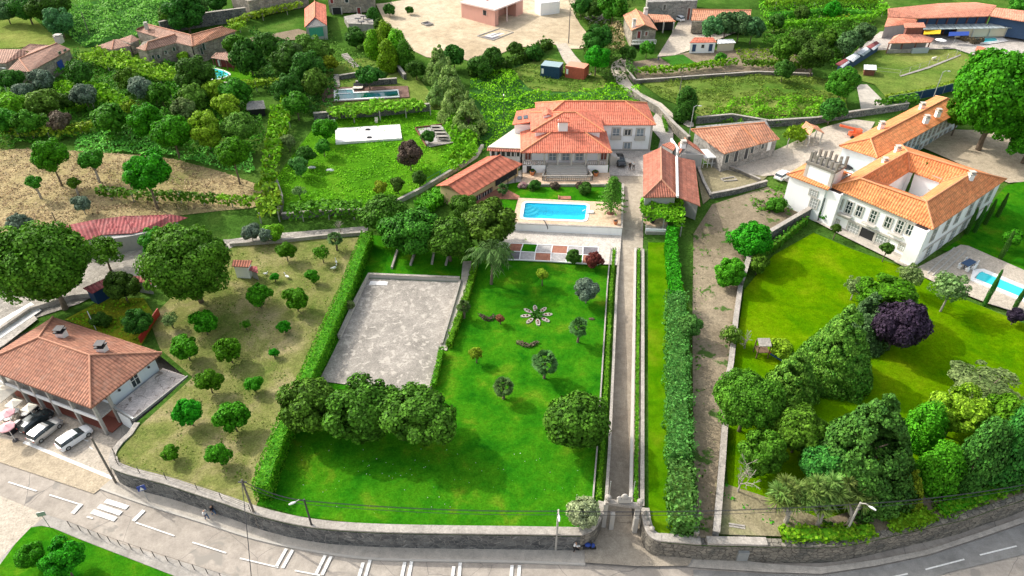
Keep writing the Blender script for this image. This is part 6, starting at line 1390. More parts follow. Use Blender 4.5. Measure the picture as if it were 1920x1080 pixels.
# --- the dry orchard beside the tall hedge ---
OG = 'round citrus trees in the dry orchard'
trees([(535, 470, 17, 'bright round orchard tree nearest the top of the tall hedge, below the trellis'), (483, 553, 22, 'round orchard tree right of the little white shed, lower left of the pair'),
       (554, 561, 21, 'round orchard tree midway down the orchard, close to the tall hedge'), (585, 517, 13, 'small orchard tree with the white geese beneath it, near the hedge'),
       (603, 473, 17, 'open crowned orchard tree with bare fork at the upper hedge end', dict(kind='sparse')), (515, 519, 8, 'tiny sapling in the upper orchard between two round trees'),
       (382, 604, 22, 'orchard tree close to the big dark walnut and the red fence'), (347, 651, 24, 'round orchard tree just behind the restaurant terrace corner'),
       (428, 656, 24, 'round orchard tree to the right of the one behind the terrace corner'), (390, 714, 23, 'round orchard tree halfway down the column nearest the cracked terrace'),
       (475, 720, 15, 'small round orchard tree between the middle column and the tall hedge'), (533, 612, 12, 'small orchard tree beside the hedge at court level'),
       (513, 661, 9, 'little orchard sapling near the hedge, lower of the two small ones'), (460, 608, 10, 'spindly small tree in the middle of the orchard', dict(kind='sparse')),
       (352, 773, 26, 'round orchard tree closest to the terrace stone base'), (435, 782, 28, 'largest round orchard tree, standing near the magnolias and hedge'),
       (408, 852, 22, 'lowest round orchard tree, near the street wall'), (320, 849, 15, 'small forked orchard tree by the street wall corner'),
       (318, 598, 16, 'pale yellow green open tree at the end of the red fence', dict(kind='sparse', m='leaf_pale'))],
      name='orchard_tree', kind='small', m='leaf_round', hk=1.25, group=OG, cat='tree', rh=None)
trees([(187, 600, 17, 'dark shrub in the yellow meadow behind the restaurant'), (262, 602, 26, 'dense dark clipped bush beside the red fence', dict(kind='round', hk=1.0))], name='shrub', kind='small', m='leaf_dark', hk=.9, tr=0, cat='shrub')
# --- big dark trees by the farmyard ---
trees([(82, 498, 92, 'huge spreading dark walnut tree left of the red metal roof', dict(rh=96)), (352, 492, 84, 'huge spreading dark walnut tree right of the red metal roof', dict(rh=96))],
      name='walnut_tree', kind='big', m='leaf_mid', hk=1.0)
trees([(228, 538, 30, 'dark tree between the two walnut trees above the small red roof'), (192, 470, 38, 'dark open tree in front of the red metal barn', dict(kind='sparse', m='leaf_mid')),
       (290, 452, 26, 'tree leaning over the right end of the red metal barn', dict(m='leaf_mid'))], name='tree', kind='round', m='leaf_dark', hk=1.1)
# --- dry meadow ---
trees([(272, 325, 43, 'big ball shaped green tree alone in the brown meadow', dict(rh=42, hk=1.6)), (92, 292, 32, 'green tree with leaning trunk in the brown meadow', dict(hk=1.8)), (435, 288, 32, 'tall green tree at the right end of the brown meadow', dict(hk=1.8))],
      name='tree', kind='round', m='leaf_round')
trees([(63, 342, 14, 'pollarded stump tree, leftmost in the brown meadow'), (170, 300, 19, 'pollarded tree with forked trunk in the brown meadow'), (137, 343, 11, 'thin pollarded tree in the middle of the brown meadow')],
      name='pollard_tree', kind='small', m='leaf_mid', hk=2.2, bark='bark_pale', tr=2.2)
trees([(152, 382, 15, 'grey green olive tree in front of the brown meadow'), (33, 420, 20, 'grey bushy olive tree at the left above the big walnut'), (470, 435, 16, 'grey olive tree beside the farmyard path'), (498, 440, 14, 'grey olive tree beside the trellis row')], name='olive_tree', kind='small', m='leaf_grey', hk=1.4, cat='tree', bark='bark_pale')
trees([(510, 437, 18, 'small weeping bright tree at the trellis end')], name='weeping_tree', kind='small', m='leaf_bright', hk=.95)
# --- garden meadow ---
trees([(768, 290, 23, 'dense dark copper leaved tree in the garden meadow', dict(kind='round', m='leaf_copper', rh=26)), (712, 352, 13, 'small shrub tree with yellow blossom', dict(m='leaf_yellow')), (745, 345, 14, 'small dark tree by the garden wall', dict(m='leaf_dark')),
       (786, 333, 14, 'small dark tree left of the shed roof', dict(m='leaf_dark')), (560, 358, 13, 'sparse young fruit tree low in the garden meadow', dict(kind='sparse', m='leaf_pale')),
       (608, 242, 20, 'round green tree at the corner of the white court', dict(m='leaf_round')), (606, 275, 15, 'small green tree left of the white court', dict(m='leaf_mid')),
       (572, 290, 17, 'bushy green tree beside the vine trellis', dict(m='leaf_dark')), (560, 310, 18, 'pale bushy shrub beside the trellis', dict(m='leaf_laurel')), (855, 290, 12, 'slim young tree beside the shed roof and wall', dict(kind='sparse', m='leaf_bright')), (540, 265, 14, 'pale tree on the trellis edge', dict(m='leaf_pale'))],
      name='garden_tree', kind='small', hk=1.3)
# --- magnolias ---
MG = 'evergreen magnolia trees'
trees([(716, 403, 47, 'magnolia at the top end of the tall hedge behind the court', dict(rh=45)), (772, 436, 52, 'magnolia second from the hedge behind the court', dict(rh=48)), (842, 448, 50, 'magnolia in the middle of the row behind the court', dict(rh=50)), (912, 418, 56, 'magnolia nearest the white gravel square, behind the palm', dict(rh=48)), (868, 388, 26, 'smaller magnolia beside the yellow gable of the shed'),
       (584, 762, 60, 'magnolia of the front row against the tall hedge', dict(rh=58)), (678, 772, 68, 'magnolia in the middle of the front row below the court', dict(rh=66)), (782, 780, 70, 'magnolia at the right end of the front row', dict(rh=64)),
       (1084, 787, 66, 'wide magnolia standing alone beside the driveway wall', dict(rh=66))], name='magnolia_tree', kind='magnolia', m='leaf_magnolia', hk=.9, group=MG)
# --- lawn trees ---
trees([(1017, 514, 11, 'small round topped tree on a thin stem below the coloured squares', dict(m='leaf_yellow', hk=2.2)), (1100, 545, 23, 'grey leaved olive tree on the lawn near the driveway', dict(kind='round', m='leaf_grey', bark='bark_pale', hk=1.15)), (893, 662, 12, 'small pale topped tree beside the low court hedge', dict(m='leaf_yellow', hk=1.9)),
       (1076, 480, 14, 'dark young tree on the green gravel square', dict(m='leaf_dark', hk=1.1)), (1113, 487, 16, 'young tree with reddish brown leaves on the gravel squares', dict(m='leaf_red', hk=1.1)), (938, 597, 8, 'little dark red shrub on the lawn beside the low flower line', dict(m='leaf_red', hk=1.6)),
       (655, 572, 9, 'small pale shrub between hedge and court', dict(m='leaf_pale', hk=1.6)), (1290, 612, 24, 'light green tree bulging from the laurel hedge over the dirt track', dict(kind='round', m='leaf_laurel', hk=1.3))], name='lawn_tree', kind='small')
trees([(1093, 962, 33, 'big clipped ball shaped shrub with pale leaves beside the gate')], name='ball_shrub', kind='ball', m='leaf_variegated', hk=.93, rh=34, tr=0, cat='shrub')
trees([(1003, 347, 11, 'rounded dark topiary shrub on the pool lawn below the left stair'), (1098, 354, 14, 'rounded topiary shrub on a short stem, right side of the pool lawn'), (1040, 349, 9, 'dark flowering bush in the middle of the pool lawn', dict(m='leaf_copper')), (1086, 348, 8, 'small reddish bush beside the right topiary', dict(m='leaf_copper')), (998, 358, 5, 'tiny dark conical shrub beside the left topiary'), (980, 348, 8, 'pale pink bush at the left end of the pool lawn', dict(m='leaf_pink'))],
      name='topiary_shrub', kind='small', m='leaf_dark', hk=1.1, cat='shrub', tr=.6)
trees([(998, 322, 6, 'potted bush on the terrace left of the house stairs'), (1117, 324, 6, 'potted bush on the terrace right of the house stairs')], name='potted_bush', kind='small', m='leaf_dark', hk=1.1, cat='shrub', tr=.6)
# --- poplar row ---
PG = 'row of tall pale green trees beside the garden meadow'
trees([(822, 118, 26, 'farthest tree of the pale green row', dict(rh=34)), (842, 150, 28, 'second farthest tree of the pale green row', dict(rh=36)), (852, 185, 28, 'third tree of the pale green row, beside the pool lawn', dict(rh=34)), (878, 212, 30, 'nearest and widest tree of the pale green row', dict(rh=34)), (818, 172, 18, 'smaller tree left of the pale green row')],
      name='poplar_tree', kind='cone', m='leaf_poplar', hk=1.25, group=PG)
trees([(700, 85, 18, 'leftmost bright upright tree of the clump below the stone patio'), (722, 78, 22, 'back tree of the bright upright clump'), (745, 92, 22, 'middle tree of the bright upright clump'), (760, 105, 18, 'rightmost bright upright tree of the clump', dict(m='leaf_mid')), (726, 108, 20, 'front tree of the bright upright clump')],
      name='upright_tree', kind='column', m='leaf_bright', hk=1.15, rh=30, group='bright upright trees near the patio')
trees([(851, 105, 21, 'dark tree at the edge of the bare building site'), (925, 108, 20, 'dark tree at the lower edge of the bare site'), (966, 92, 14, 'dark tree right of the edge tree of the bare site'), (900, 125, 22, 'dark low tree under the bare site bank', dict(hk=.9)), (1001, 100, 16, 'dark bush on the bank below the bare site', dict(hk=.8)),
       (690, 140, 24, 'dark leaning tree on the pool terrace lawn', dict(kind='spread')), (720, 141, 7, 'dark ball bush on the pool terrace'), (702, 150, 6, 'small dark bush on the pool terrace edge'), (780, 130, 16, 'dark tree left of the pale green row'), (666, 70, 20, 'dark hedge like shrub under the stone patio', dict(hk=.9)), (690, 72, 14, 'round dark shrub beside the bright clump'),
       (700, 28, 12, 'dark clipped tree beside the patio', dict(rh=14)), (712, 46, 12, 'second dark clipped tree beside the patio'), (730, 18, 11, 'small tree on the edge of the bare site'), (768, 19, 7, 'tiny round tree on the bare site')],
      name='dark_tree', kind='small', m='leaf_dark', hk=1.15)
# --- mass left of the terrace pool ---
trees([(467, 108, 28, 'dense upright dark tree beside the tear shaped pool lawn', dict(rh=34)), (500, 82, 22, 'dark tree above the shady corner of the pool lawn'), (540, 118, 30, 'very dark conifer like tree below the village palm', dict(rh=34)), (580, 92, 28, 'olive brown feathery tree below the red roofed tower house', dict(m='leaf_olive', kind='round')), (606, 100, 20, 'olive brown tree right of the feathery one', dict(m='leaf_olive')),
       (575, 128, 32, 'big dark rounded tree in the middle of the thicket', dict(kind='round')), (617, 118, 15, 'yellow green tree at the end of the thicket', dict(m='leaf_yellow')), (590, 155, 22, 'pale feathery tall tree leaning over the deck', dict(m='leaf_olive', rh=32)), (540, 165, 26, 'dark tree above the vine trellis', dict(kind='round')), (555, 195, 24, 'grey green tree at the trellis corner', dict(m='leaf_mid')), (442, 85, 20, 'low green tree left of the dense upright tree', dict(m='leaf_mid'))],
      name='thicket_tree', kind='small', m='leaf_dark', hk=1.2)
# --- left hillside garden ---
trees([(322, 250, 36, 'large green tree at the edge of the leafy plot, beside the brown meadow', dict(kind='round', m='leaf_round')), (273, 226, 30, 'round green tree left of the large one on the plot', dict(kind='round', m='leaf_round')), (207, 222, 28, 'green tree above the leafy plot, left side', dict(m='leaf_mid')), (385, 245, 34, 'tree with yellowish crown right of the large green one', dict(kind='round', m='leaf_yellow')), (446, 243, 32, 'tree with yellowish crown beside the trellis', dict(kind='round', m='leaf_olive')),
       (425, 200, 26, 'yellowish tree above the shed in the garden', dict(m='leaf_yellow')), (362, 183, 26, 'yellow green tree below the tear shaped pool', dict(m='leaf_olive')), (405, 172, 24, 'yellow green tree touching the pool lawn', dict(m='leaf_yellow')), (440, 172, 26, 'mid green tree below the pool lawn', dict(m='leaf_mid')), (363, 142, 36, 'tall dark tree hiding the left end of the tear shaped pool', dict(kind='round', m='leaf_dark')),
       (80, 194, 26, 'tall olive brown tree in the left garden', dict(m='leaf_olive')), (50, 230, 24, 'dark tree at the left below the olive brown one', dict(m='leaf_mid')), (22, 200, 26, 'bright green tree at the left edge', dict(m='leaf_bright')), (158, 178, 22, 'silver grey tree in the left garden', dict(m='leaf_grey')), (265, 165, 22, 'silver grey rounded tree beneath the vine pergola', dict(m='leaf_grey')), (148, 137, 24, 'dark green tree below the stone farmhouse', dict(m='leaf_dark')),
       (78, 150, 20, 'grey dark tree at the corner of the left stone house', dict(m='leaf_grey')), (42, 172, 16, 'small grey tree below the left stone house', dict(m='leaf_grey')), (20, 150, 20, 'dark tree under the wall of the left stone house', dict(m='leaf_dark')), (110, 228, 20, 'dark purple brown bush in the left garden', dict(m='leaf_copper')), (240, 150, 22, 'green tree under the pergola in the left garden', dict(m='leaf_mid')), (300, 175, 20, 'small green tree at the pergola end', dict(m='leaf_mid')),
       (345, 205, 22, 'small tree between the leafy plot and the yellowish trees', dict(m='leaf_pale')), (8, 225, 24, 'dark green tree at the left picture edge', dict(m='leaf_mid')), (120, 190, 16, 'dark shrub between olive brown and grey trees', dict(m='leaf_dark')), (398, 60, 8, 'small dark tree by the walled lane', dict(m='leaf_dark')), (345, 108, 12, 'bright bush against the farmhouse wall', dict(m='leaf_bright', hk=.9))],
      name='garden_tree', kind='small', hk=1.25)
trees([(110, 42, 26, 'large dark blue green tree right of the upper meadow', dict(rh=30)), (48, 14, 28, 'dark tree at the top left edge', dict(m='leaf_dark')), (92, 12, 34, 'broad dark tree at the top left', dict(m='leaf_dark')), (345, 20, 36, 'big dark tree above the stone farmhouse wall', dict(m='leaf_dark')), (318, 32, 20, 'bright tree left of the big dark one above the wall', dict(m='leaf_mid')), (406, 6, 18, 'dark tree beside the old stone house', dict(m='leaf_dark')), (372, 15, 18, 'small tree right of the big dark one', dict(m='leaf_laurel')), (10, 22, 20, 'grey green bush at the top left corner', dict(m='leaf_blue'))],
      name='large_tree', kind='round', m='leaf_blue', hk=1.0)
# --- top middle and right ---
trees([(1120, 75, 28, 'large dark tree beside the building site track', dict(kind='round', m='leaf_dark')), (1118, 108, 25, 'bright green tree beside the containers', dict(kind='round', m='leaf_round')), (1090, 10, 18, 'dark tree behind the rubble heap', dict(m='leaf_dark')), (1118, 18, 15, 'dark tree above the rubble heap', dict(m='leaf_dark')), (1150, 14, 24, 'wide dark tree above the gabled stone house', dict(m='leaf_mid')), (1178, 100, 14, 'dark tree below the balcony house', dict(m='leaf_dark')), (1213, 90, 14, 'small green tree in front of the balcony house', dict(m='leaf_mid')),
       (1286, 198, 21, 'dark slender tree beside the lane and street lamp', dict(m='leaf_dark', rh=30, kind='column')), (1352, 108, 10, 'small tree in the vegetable garden', dict(m='leaf_mid')), (1455, 40, 14, 'dark tree right of the long barn roof', dict(m='leaf_dark')), (1470, 92, 24, 'dark tree left of the stable hedge', dict(m='leaf_mid')), (1500, 78, 24, 'dark tree in the thicket below the pergola', dict(m='leaf_dark')), (1528, 104, 30, 'big dark tree at the end of the vegetable garden', dict(m='leaf_dark', kind='round')), (1580, 155, 29, 'big green tree at the paddock corner', dict(m='leaf_mid', kind='round')),
       (1590, 80, 22, 'grey green bush along the stable lane', dict(m='leaf_blue')), (1620, 62, 20, 'grey green bush beside the stable roof', dict(m='leaf_blue')), (1562, 18, 16, 'round green tree in the upper vineyard', dict(m='leaf_round')), (1552, 74, 20, 'dark shrub mass under the upper vineyard', dict(m='leaf_mid')), (1470, 130, 18, 'dark shrub below the vegetable garden corner', dict(m='leaf_dark')), (1560, 205, 22, 'dark shrub at the field corner', dict(m='leaf_dark')), (1505, 25, 14, 'small tree in the upper vineyard', dict(m='leaf_dark')), (1910, 12, 18, 'round tree at the top right corner', dict(m='leaf_mid'))],
      name='tree', kind='small', hk=1.25)
trees([(1335, 50, 20, 'leftmost olive tree below the long barn'), (1362, 45, 22, 'second olive tree below the long barn'), (1388, 45, 22, 'third olive tree below the long barn'), (1412, 52, 20, 'rightmost olive tree below the long barn')], name='olive_tree', kind='small', m='leaf_blue', hk=1.35, group='olive trees below the long barn')
# --- right of the drive ---
trees([(1406, 452, 37, 'wide green tree on the bank above the dirt track', dict(kind='round', m='leaf_round', hk=.95)), (1369, 512, 28, 'dense round tree at the foot of the mansion garden wall', dict(kind='round', m='leaf_hedge', hk=1.0)), (1422, 495, 18, 'dark small tree beside the round tree by the mansion wall', dict(m='leaf_mid')), (1372, 628, 22, 'nearly bare twiggy tree leaning on the boundary wall', dict(kind='sparse', m='leaf_olive')), (1455, 385, 16, 'low shrub on the dirt bank near the white tower', dict(m='leaf_mid', hk=.7)), (1548, 402, 12, 'dark bush at the foot of the white buttress', dict(m='leaf_mid')), (1362, 275, 8, 'bush against the stone barn gable', dict(m='leaf_mid')), (1510, 250, 7, 'bush beside the small open shelter', dict(m='leaf_mid'))],
      name='tree', kind='small', hk=1.2)
# --- mansion garden ---
trees([(1580, 640, 66, 'massive bright green conifer, tallest of the lawn group', dict(rh=78, m='leaf_conifer_y', kind='bigcone')), (1598, 682, 42, 'yellowish conifer in front of the massive one', dict(rh=64, m='leaf_conifer_y')), (1628, 595, 42, 'blue green conifer behind the purple tree', dict(rh=50, m='leaf_blue')), (1492, 700, 46, 'dark yellow green conifer left of the lawn group', dict(rh=52, m='leaf_conifer_y')),
       (1636, 822, 96, 'huge dark green conifer in the middle of the lower garden', dict(rh=100, kind='bigcone')), (1705, 912, 32, 'small golden conifer near the road wall', dict(rh=40, m='leaf_yellow')), (1762, 880, 40, 'rounded green conifer right of the golden one', dict(rh=66, kind='column', m='leaf_hedge')), (1735, 800, 36, 'bright green conifer behind the golden one', dict(rh=50, m='leaf_hedge', kind='column')),
       (1895, 840, 46, 'broad green cypress at the right edge of the garden', dict(rh=88, kind='column', m='leaf_conifer', hk=1.7)), (1838, 858, 38, 'tall cypress leaning towards the road', dict(rh=84, kind='column', m='leaf_conifer', hk=1.9))],
      name='conifer_tree', kind='cone', m='leaf_conifer', hk=1.18)
trees([(1684, 610, 48, 'dark purple leaved tree on the mansion lawn', dict(rh=56, m='leaf_purple')), (1664, 553, 52, 'bright green spreading tree behind the purple tree', dict(m='leaf_round', rh=40)), (1402, 752, 66, 'large bright green tree beside the boundary wall', dict(m='leaf_mid', kind='big')), (1500, 805, 52, 'green tree between the conifers and the large bright tree', dict(m='leaf_mid')), (1795, 775, 52, 'rounded golden green tree', dict(m='leaf_yellow')), (1880, 790, 52, 'green tree behind the leaning cypress', dict(m='leaf_hedge')),
       (1430, 850, 44, 'green tree below the large bright one near the bare tree', dict(m='leaf_mid')), (1545, 870, 46, 'dark green tree behind the cabbage palms', dict(m='leaf_conifer')), (1465, 655, 20, 'golden shrub above the dark conifer', dict(m='leaf_yellow', kind='small')), (1850, 728, 62, 'pale feathery willow above the golden tree', dict(m='leaf_pale', rh=26, kind='spread', hk=.8))],
      name='park_tree', kind='round', hk=1.15)
trees([(1785, 538, 36, 'pale olive tree beside the pool paving', dict()), (1712, 515, 26, 'pale nearly bare tree at the corner of the terrace'), (1605, 535, 22, 'thin pale tree on the mansion lawn'), (1900, 447, 18, 'olive tree on the side lawn', dict(m='leaf_round', kind='small'))], name='olive_tree', kind='sparse', m='leaf_pale', hk=1.5, bark='bark_pale')
trees([(1905, 592, 16, 'purple brown bush beside the pool paving', dict(m='leaf_purple')), ], name='shrub', kind='small', hk=1.3, cat='shrub')
trees([(1880, 178, 92, 'enormous bright green tree at the right edge beyond the mansion', dict(rh=128, hk=1.1))], name='giant_tree', kind='big', m='leaf_round')
trees([(1945, 250, 60, 'bright green tree at the right edge behind the giant one', dict(hk=.95)), (1800, 215, 28, 'low branch tree touching the long wing roof', dict(hk=1.4, kind='round'))], name='side_tree', kind='big', m='leaf_round')
trees([(55, 1040, 26, 'small bright tree on the verge lawn, left of two'), (116, 1052, 38, 'small bright tree on the verge lawn, right of two')], name='verge_tree', kind='round', m='leaf_round', hk=1.2, z=.16, cat='tree')
# --- cypresses: thin columns ---
def cypress(u, v, h, w, label, m='leaf_conifer', group='thin pencil cypresses'):
    p = gp(u, v); o = thing('cypress_tree', label, 'tree', p, group)
    c = bpy.data.objects.new('crown', get_crown('column', 1, m)); col.objects.link(c); c.parent = o
    c.location = (0, 0, h*.53); c.scale = (w*1.0, w*1.0, h*.45)
    t = bpy.data.objects.new('trunk', trunk_mesh(1)); col.objects.link(t); t.parent = o; t.scale = (.5, .5, h*.3)
for a in [(1811, 440, 4.4, .4, 'thin cypress nearest the mansion terrace along its side wall'), (1826, 437, 4.4, .4, 'thin cypress second along the mansion side wall'), (1846, 422, 4.2, .4, 'thin cypress third along the mansion side wall'), (1869, 408, 4.0, .4, 'thin cypress fourth along the mansion side wall'),
          (1874, 488, 4.6, .4, 'short cypress alone on the side lawn'), (1845, 573, 5.4, .38, 'thin leaning cypress between lawn and pool'), (1901, 580, 3.4, .35, 'short cypress at the pool corner')]: cypress(*a)
for u_, v_, h_, w_, l_ in [(1703, 352, 5.6, .3, 'thin cypress in the courtyard, left of two'), (1722, 348, 6.8, .5, 'cypress in the courtyard, right of two')]:
    p_ = at(u_, v_, 7.5); q_ = proj(V(p_.x, p_.y, T(p_.x, p_.y))); cypress(q_[0], q_[1], h_, w_, l_)
# small loose standard shrubs by the mansion front
trees([(1569, 428, 9, 'spindly potted shrub left of the garden doorway'), (1664, 466, 12, 'spindly shrub right of the garden doorway')], name='spindly_shrub', kind='small', m='leaf_dark', hk=2.4, cat='shrub')
# --- hedges and vine rows ---
hp = [gp(u, v, 2.3) for u, v in [(688, 434), (668, 484), (648, 537), (628, 580), (609, 622), (583, 680), (556, 740), (524, 808), (500, 868), (487, 912)]]
strip('tall_hedge', hp, 1.7, 2.4, 'leaf_hedge', 40, .1, label='long tall clipped hedge between the orchard and the garden lawn', cat='hedge', rag=.07)
strip('low_hedge', G([(893, 492), (882, 540), (866, 590), (849, 632), (842, 655)]), .8, 1.1, 'leaf_hedge', 40, .1, label='low ivy hedge along the path right of the court', cat='hedge', rag=.2)
strip('low_hedge', G([(829, 662), (822, 695), (812, 732)]), .6, 1.1, 'leaf_hedge', 40, .1, label='short low hedge at the lower right court corner', cat='hedge', rag=.2)
strip('laurel_hedge', [gp(u, v, 2) for u, v in [(1268, 552), (1271, 640), (1273, 740), (1276, 860)]], 2.3, 2.6, 'leaf_laurel', 40, .12, label='thick ragged laurel hedge between the narrow lawn and the dirt track', cat='hedge', rag=.34, lumps=1.5)
strip('laurel_hedge', [gp(u, v, 2) for u, v in [(1278, 868), (1280, 925), (1286, 985)]], 2.3, 2.5, 'leaf_laurel', 30, .15, label='bright large leaved hedge near the street end of the dirt track', cat='hedge', rag=.34, lumps=1.5)
strip('vine_wall', [gp(u, v, 1.6) for u, v in [(1262, 425), (1259, 455), (1262, 490), (1266, 520), (1272, 550)]], 1.5, 1.7, 'leaf_round', 34, .14, label='bright creeper covered wall between the vine arbour and the laurel hedge', cat='hedge', rag=.3)
# vine pergolas: leafy sheets on posts
def pergola(name, pp, h, m, label, posts, size=.22, dn=11, amp=.5, group='vine pergolas', seed=1):
    poly = [gp(u, v, h) for u, v in pp]; c = sum(poly, V(0, 0, 0))/len(poly)
    o = thing(name, label, 'pergola', V(c.x, c.y, T(c.x, c.y)), group)
    scatter('foliage', poly, m, dn, size, amp, 1.6, dz=h-.3, seed=seed, tilt=.8, parent=o)
    scatter('hanging_leaves', poly, m, dn*.45, size, amp, 1.6, dz=h-.75, seed=seed+9, tilt=1.5, parent=o)
    for u, v in posts:
        q = gp(u, v, h); mk('post', MB().box((q.x, q.y, T(q.x, q.y)-.1), (.16, .16, h)), 'concrete_post', o)
    return o
pergola('vine_arbour', [(1202, 372), (1280, 374), (1284, 398), (1283, 420), (1255, 412), (1243, 408), (1206, 408), (1200, 385)], 2.7, 'leaf_bright', 'bright vine arbour over the paved seat at the end of the tiled garage', [(1206, 372), (1278, 374), (1206, 405), (1246, 408), (1280, 415)], .24, 26, .6)
pergola('vine_pergola', [(143, 108), (180, 90), (235, 95), (250, 108), (330, 128), (345, 150), (300, 150), (240, 130), (180, 118)], 2.2, 'leaf_vine', 'yellow green vine pergola below the stone farmhouse', [(150, 108), (200, 118), (250, 130), (300, 148), (230, 98)], .3, 9, .8, seed=2)
pergola('vine_pergola', [(95, 155), (150, 150), (200, 160), (245, 190), (235, 200), (180, 190), (110, 178)], 2.2, 'leaf_bright', 'vine pergola between the grey trees of the left garden', [(110, 172), (170, 185), (220, 195)], .3, 9, .8, seed=3)
pergola('vine_pergola', [(300, 160), (355, 148), (420, 165), (410, 190), (330, 180)], 2.0, 'leaf_mid', 'dark green vine pergola below the tear shaped pool', [(320, 178), (380, 186)], .3, 8, .8, seed=4)
pergola('vine_pergola', [(508, 205), (535, 185), (548, 190), (540, 240), (528, 280), (515, 340), (490, 345), (495, 280), (503, 240)], 2.0, 'leaf_bright', 'long vine pergola between the left garden and the meadow', [(510, 240), (505, 290), (500, 340), (540, 220)], .3, 10, .9, seed=5)
pergola('vine_pergola', [(478, 348), (520, 345), (528, 375), (520, 400), (480, 402)], 2.0, 'leaf_vine', 'yellow vine pergola at the lower end of the garden meadow', [(485, 398), (520, 395)], .3, 10, .9, seed=6)
pergola('vine_pergola', [(610, 205), (700, 188), (790, 188), (800, 200), (700, 208), (625, 218)], 2.2, 'leaf_vine', 'vine pergola on posts along the terrace wall above the white court', [(615, 215), (662, 211), (711, 207), (760, 202), (806, 197)], .3, 12, .7, seed=7)
pergola('vine_pergola', [(850, 215), (895, 235), (895, 285), (855, 320), (835, 305), (850, 270), (835, 235)], 1.8, 'leaf_bright', 'leafy vine pergola between the patio and the shed wall', [(845, 300), (880, 270)], .3, 10, .9, seed=8)
pergola('vine_pergola', [(1478, 238), (1508, 232), (1518, 250), (1500, 262), (1465, 255)], 2.2, 'leaf_bright', 'small vine pergola beside the open tiled shelter', [(1480, 258), (1512, 252)], .3, 12, .6, seed=9)
VG = 'vine rows on posts'
def vrow(pp, w, h, m, label, under=1.0, posts=5., dn=9, size=.28, rag=.3, name='vine_row', n=0, **k):
    return strip(name, G(pp, n), w, h, m, dn, size, label=label, cat='vine row', group=VG, under=under, posts=posts, rag=rag, core=False, **k)
vrow([(190, 372), (260, 380), (340, 382), (415, 388)], 1.4, 1.0, 'leaf_mid', 'vine row along the lower edge of the brown meadow', 1.0, 4, seed=11)
vrow([(415, 388), (480, 392)], 1.4, 1.0, 'leaf_bright', 'short vine row right of the long one at the brown meadow edge', 1.0, 4, seed=12)
vrow([(435, 60), (470, 45), (520, 32), (570, 22)], 1.6, 1.2, 'leaf_vine', 'yellow vine row under the old stone house', 1.4, 7, seed=13)
vrow([(395, 80), (430, 70), (460, 58)], 1.6, 1.2, 'leaf_vine', 'vine row right of the stone farmhouse roof', 1.2, 6, seed=14)
vrow([(10, 258), (80, 262), (150, 258), (210, 240), (250, 208)], 1.8, 1.3, 'leaf_vine', 'long yellow green vine row below the left garden', 1.0, 6, seed=15)
vrow([(545, 418), (600, 412), (680, 412)], 2.6, 1.6, 'leaf_mid', 'dense trellis of fruit trees behind the orchard', 1.2, 4, seed=16)
vrow([(455, 175), (500, 170), (560, 172)], 1.6, 1.2, 'leaf_vine', 'vine row left of the wooden pool deck', 1.2, 6, seed=17)
vrow([(1195, 142), (1260, 140), (1320, 132), (1380, 125)], 1.4, 1.0, 'leaf_bright', 'vine row along the lower wall of the vegetable garden', .8, 4, seed=18)
vrow([(1390, 128), (1450, 130), (1515, 135)], 1.4, 1.0, 'leaf_mid', 'vine row right of the small tree in the vegetable garden', .8, 4, seed=19)
vrow([(1180, 118), (1178, 135), (1190, 148)], 1.2, 1.0, 'leaf_laurel', 'short vine row beside the curving lane', .8, 4, seed=20)
vrow([(1435, 18), (1500, 12), (1560, 10), (1640, 12)], 2.0, 1.2, 'leaf_vine', 'upper vineyard row at the top right', 1.0, 6, seed=21)
vrow([(1440, 42), (1500, 38), (1560, 32), (1630, 40)], 2.0, 1.2, 'leaf_mid', 'middle vineyard row at the top right', 1.0, 6, seed=22)
vrow([(1430, 62), (1500, 55), (1560, 52), (1620, 46), (1655, 30), (1650, 18)], 1.8, 1.2, 'leaf_bright', 'lower curved vineyard row at the top right', 1.0, 6, seed=23)
vrow([(1425, 5), (1500, -4), (1600, -6)], 2.0, 1.2, 'leaf_mid', 'topmost vineyard row at the top right', 1.0, 6, seed=24)
vrow([(1640, 208), (1680, 202), (1715, 196)], 1.6, 1.2, 'leaf_mid', 'vine row on the wall behind the long wing', .8, 5, seed=25)
strip('paddock_hedge', G([(1662, 190), (1720, 180), (1780, 165), (1840, 145)]), 1.2, 1.2, 'leaf_vine', 14, .2, label='trimmed bright hedge along the paddock fence', cat='hedge', rag=.15)
strip('wall_shrubs', G([(1462, 1006), (1530, 1008), (1590, 1006), (1635, 998)]), 1.5, .8, 'leaf_bright', 22, .16, label='bright ground shrubs on the left part of the road wall', cat='hedge', rag=.4)
strip('wall_shrubs', G([(1662, 990), (1720, 978), (1745, 968)]), 1.5, .9, 'leaf_bright', 22, .16, label='short run of bright shrubs on the road wall, below the golden conifer', cat='hedge', rag=.4)
strip('wall_shrubs', G([(1755, 965), (1810, 945), (1865, 925), (1960, 895)]), 1.5, .9, 'leaf_hedge', 22, .16, label='bright shrubs on the right end of the road wall', cat='hedge', rag=.4)
strip('site_hedge', G([(880, 142), (930, 135), (985, 112), (1030, 88)]), 2.2, 1.8, 'leaf_dark', 9, .3, label='dark hedge bank below the bare building site', cat='hedge', rag=.4)
strip('ivy_wall', G([(1250, 250), (1240, 215)]), .4, 1.0, 'leaf_mid', 18, .15, label='ivy on the lane wall behind the house', cat='hedge', rag=.4)
strip('creeper', G([(790, 398), (830, 372), (855, 355)]), 3.0, 1.6, 'leaf_hedge', 14, .2, label='dark shrub bank against the yellow gable of the shed', cat='hedge', rag=.35)
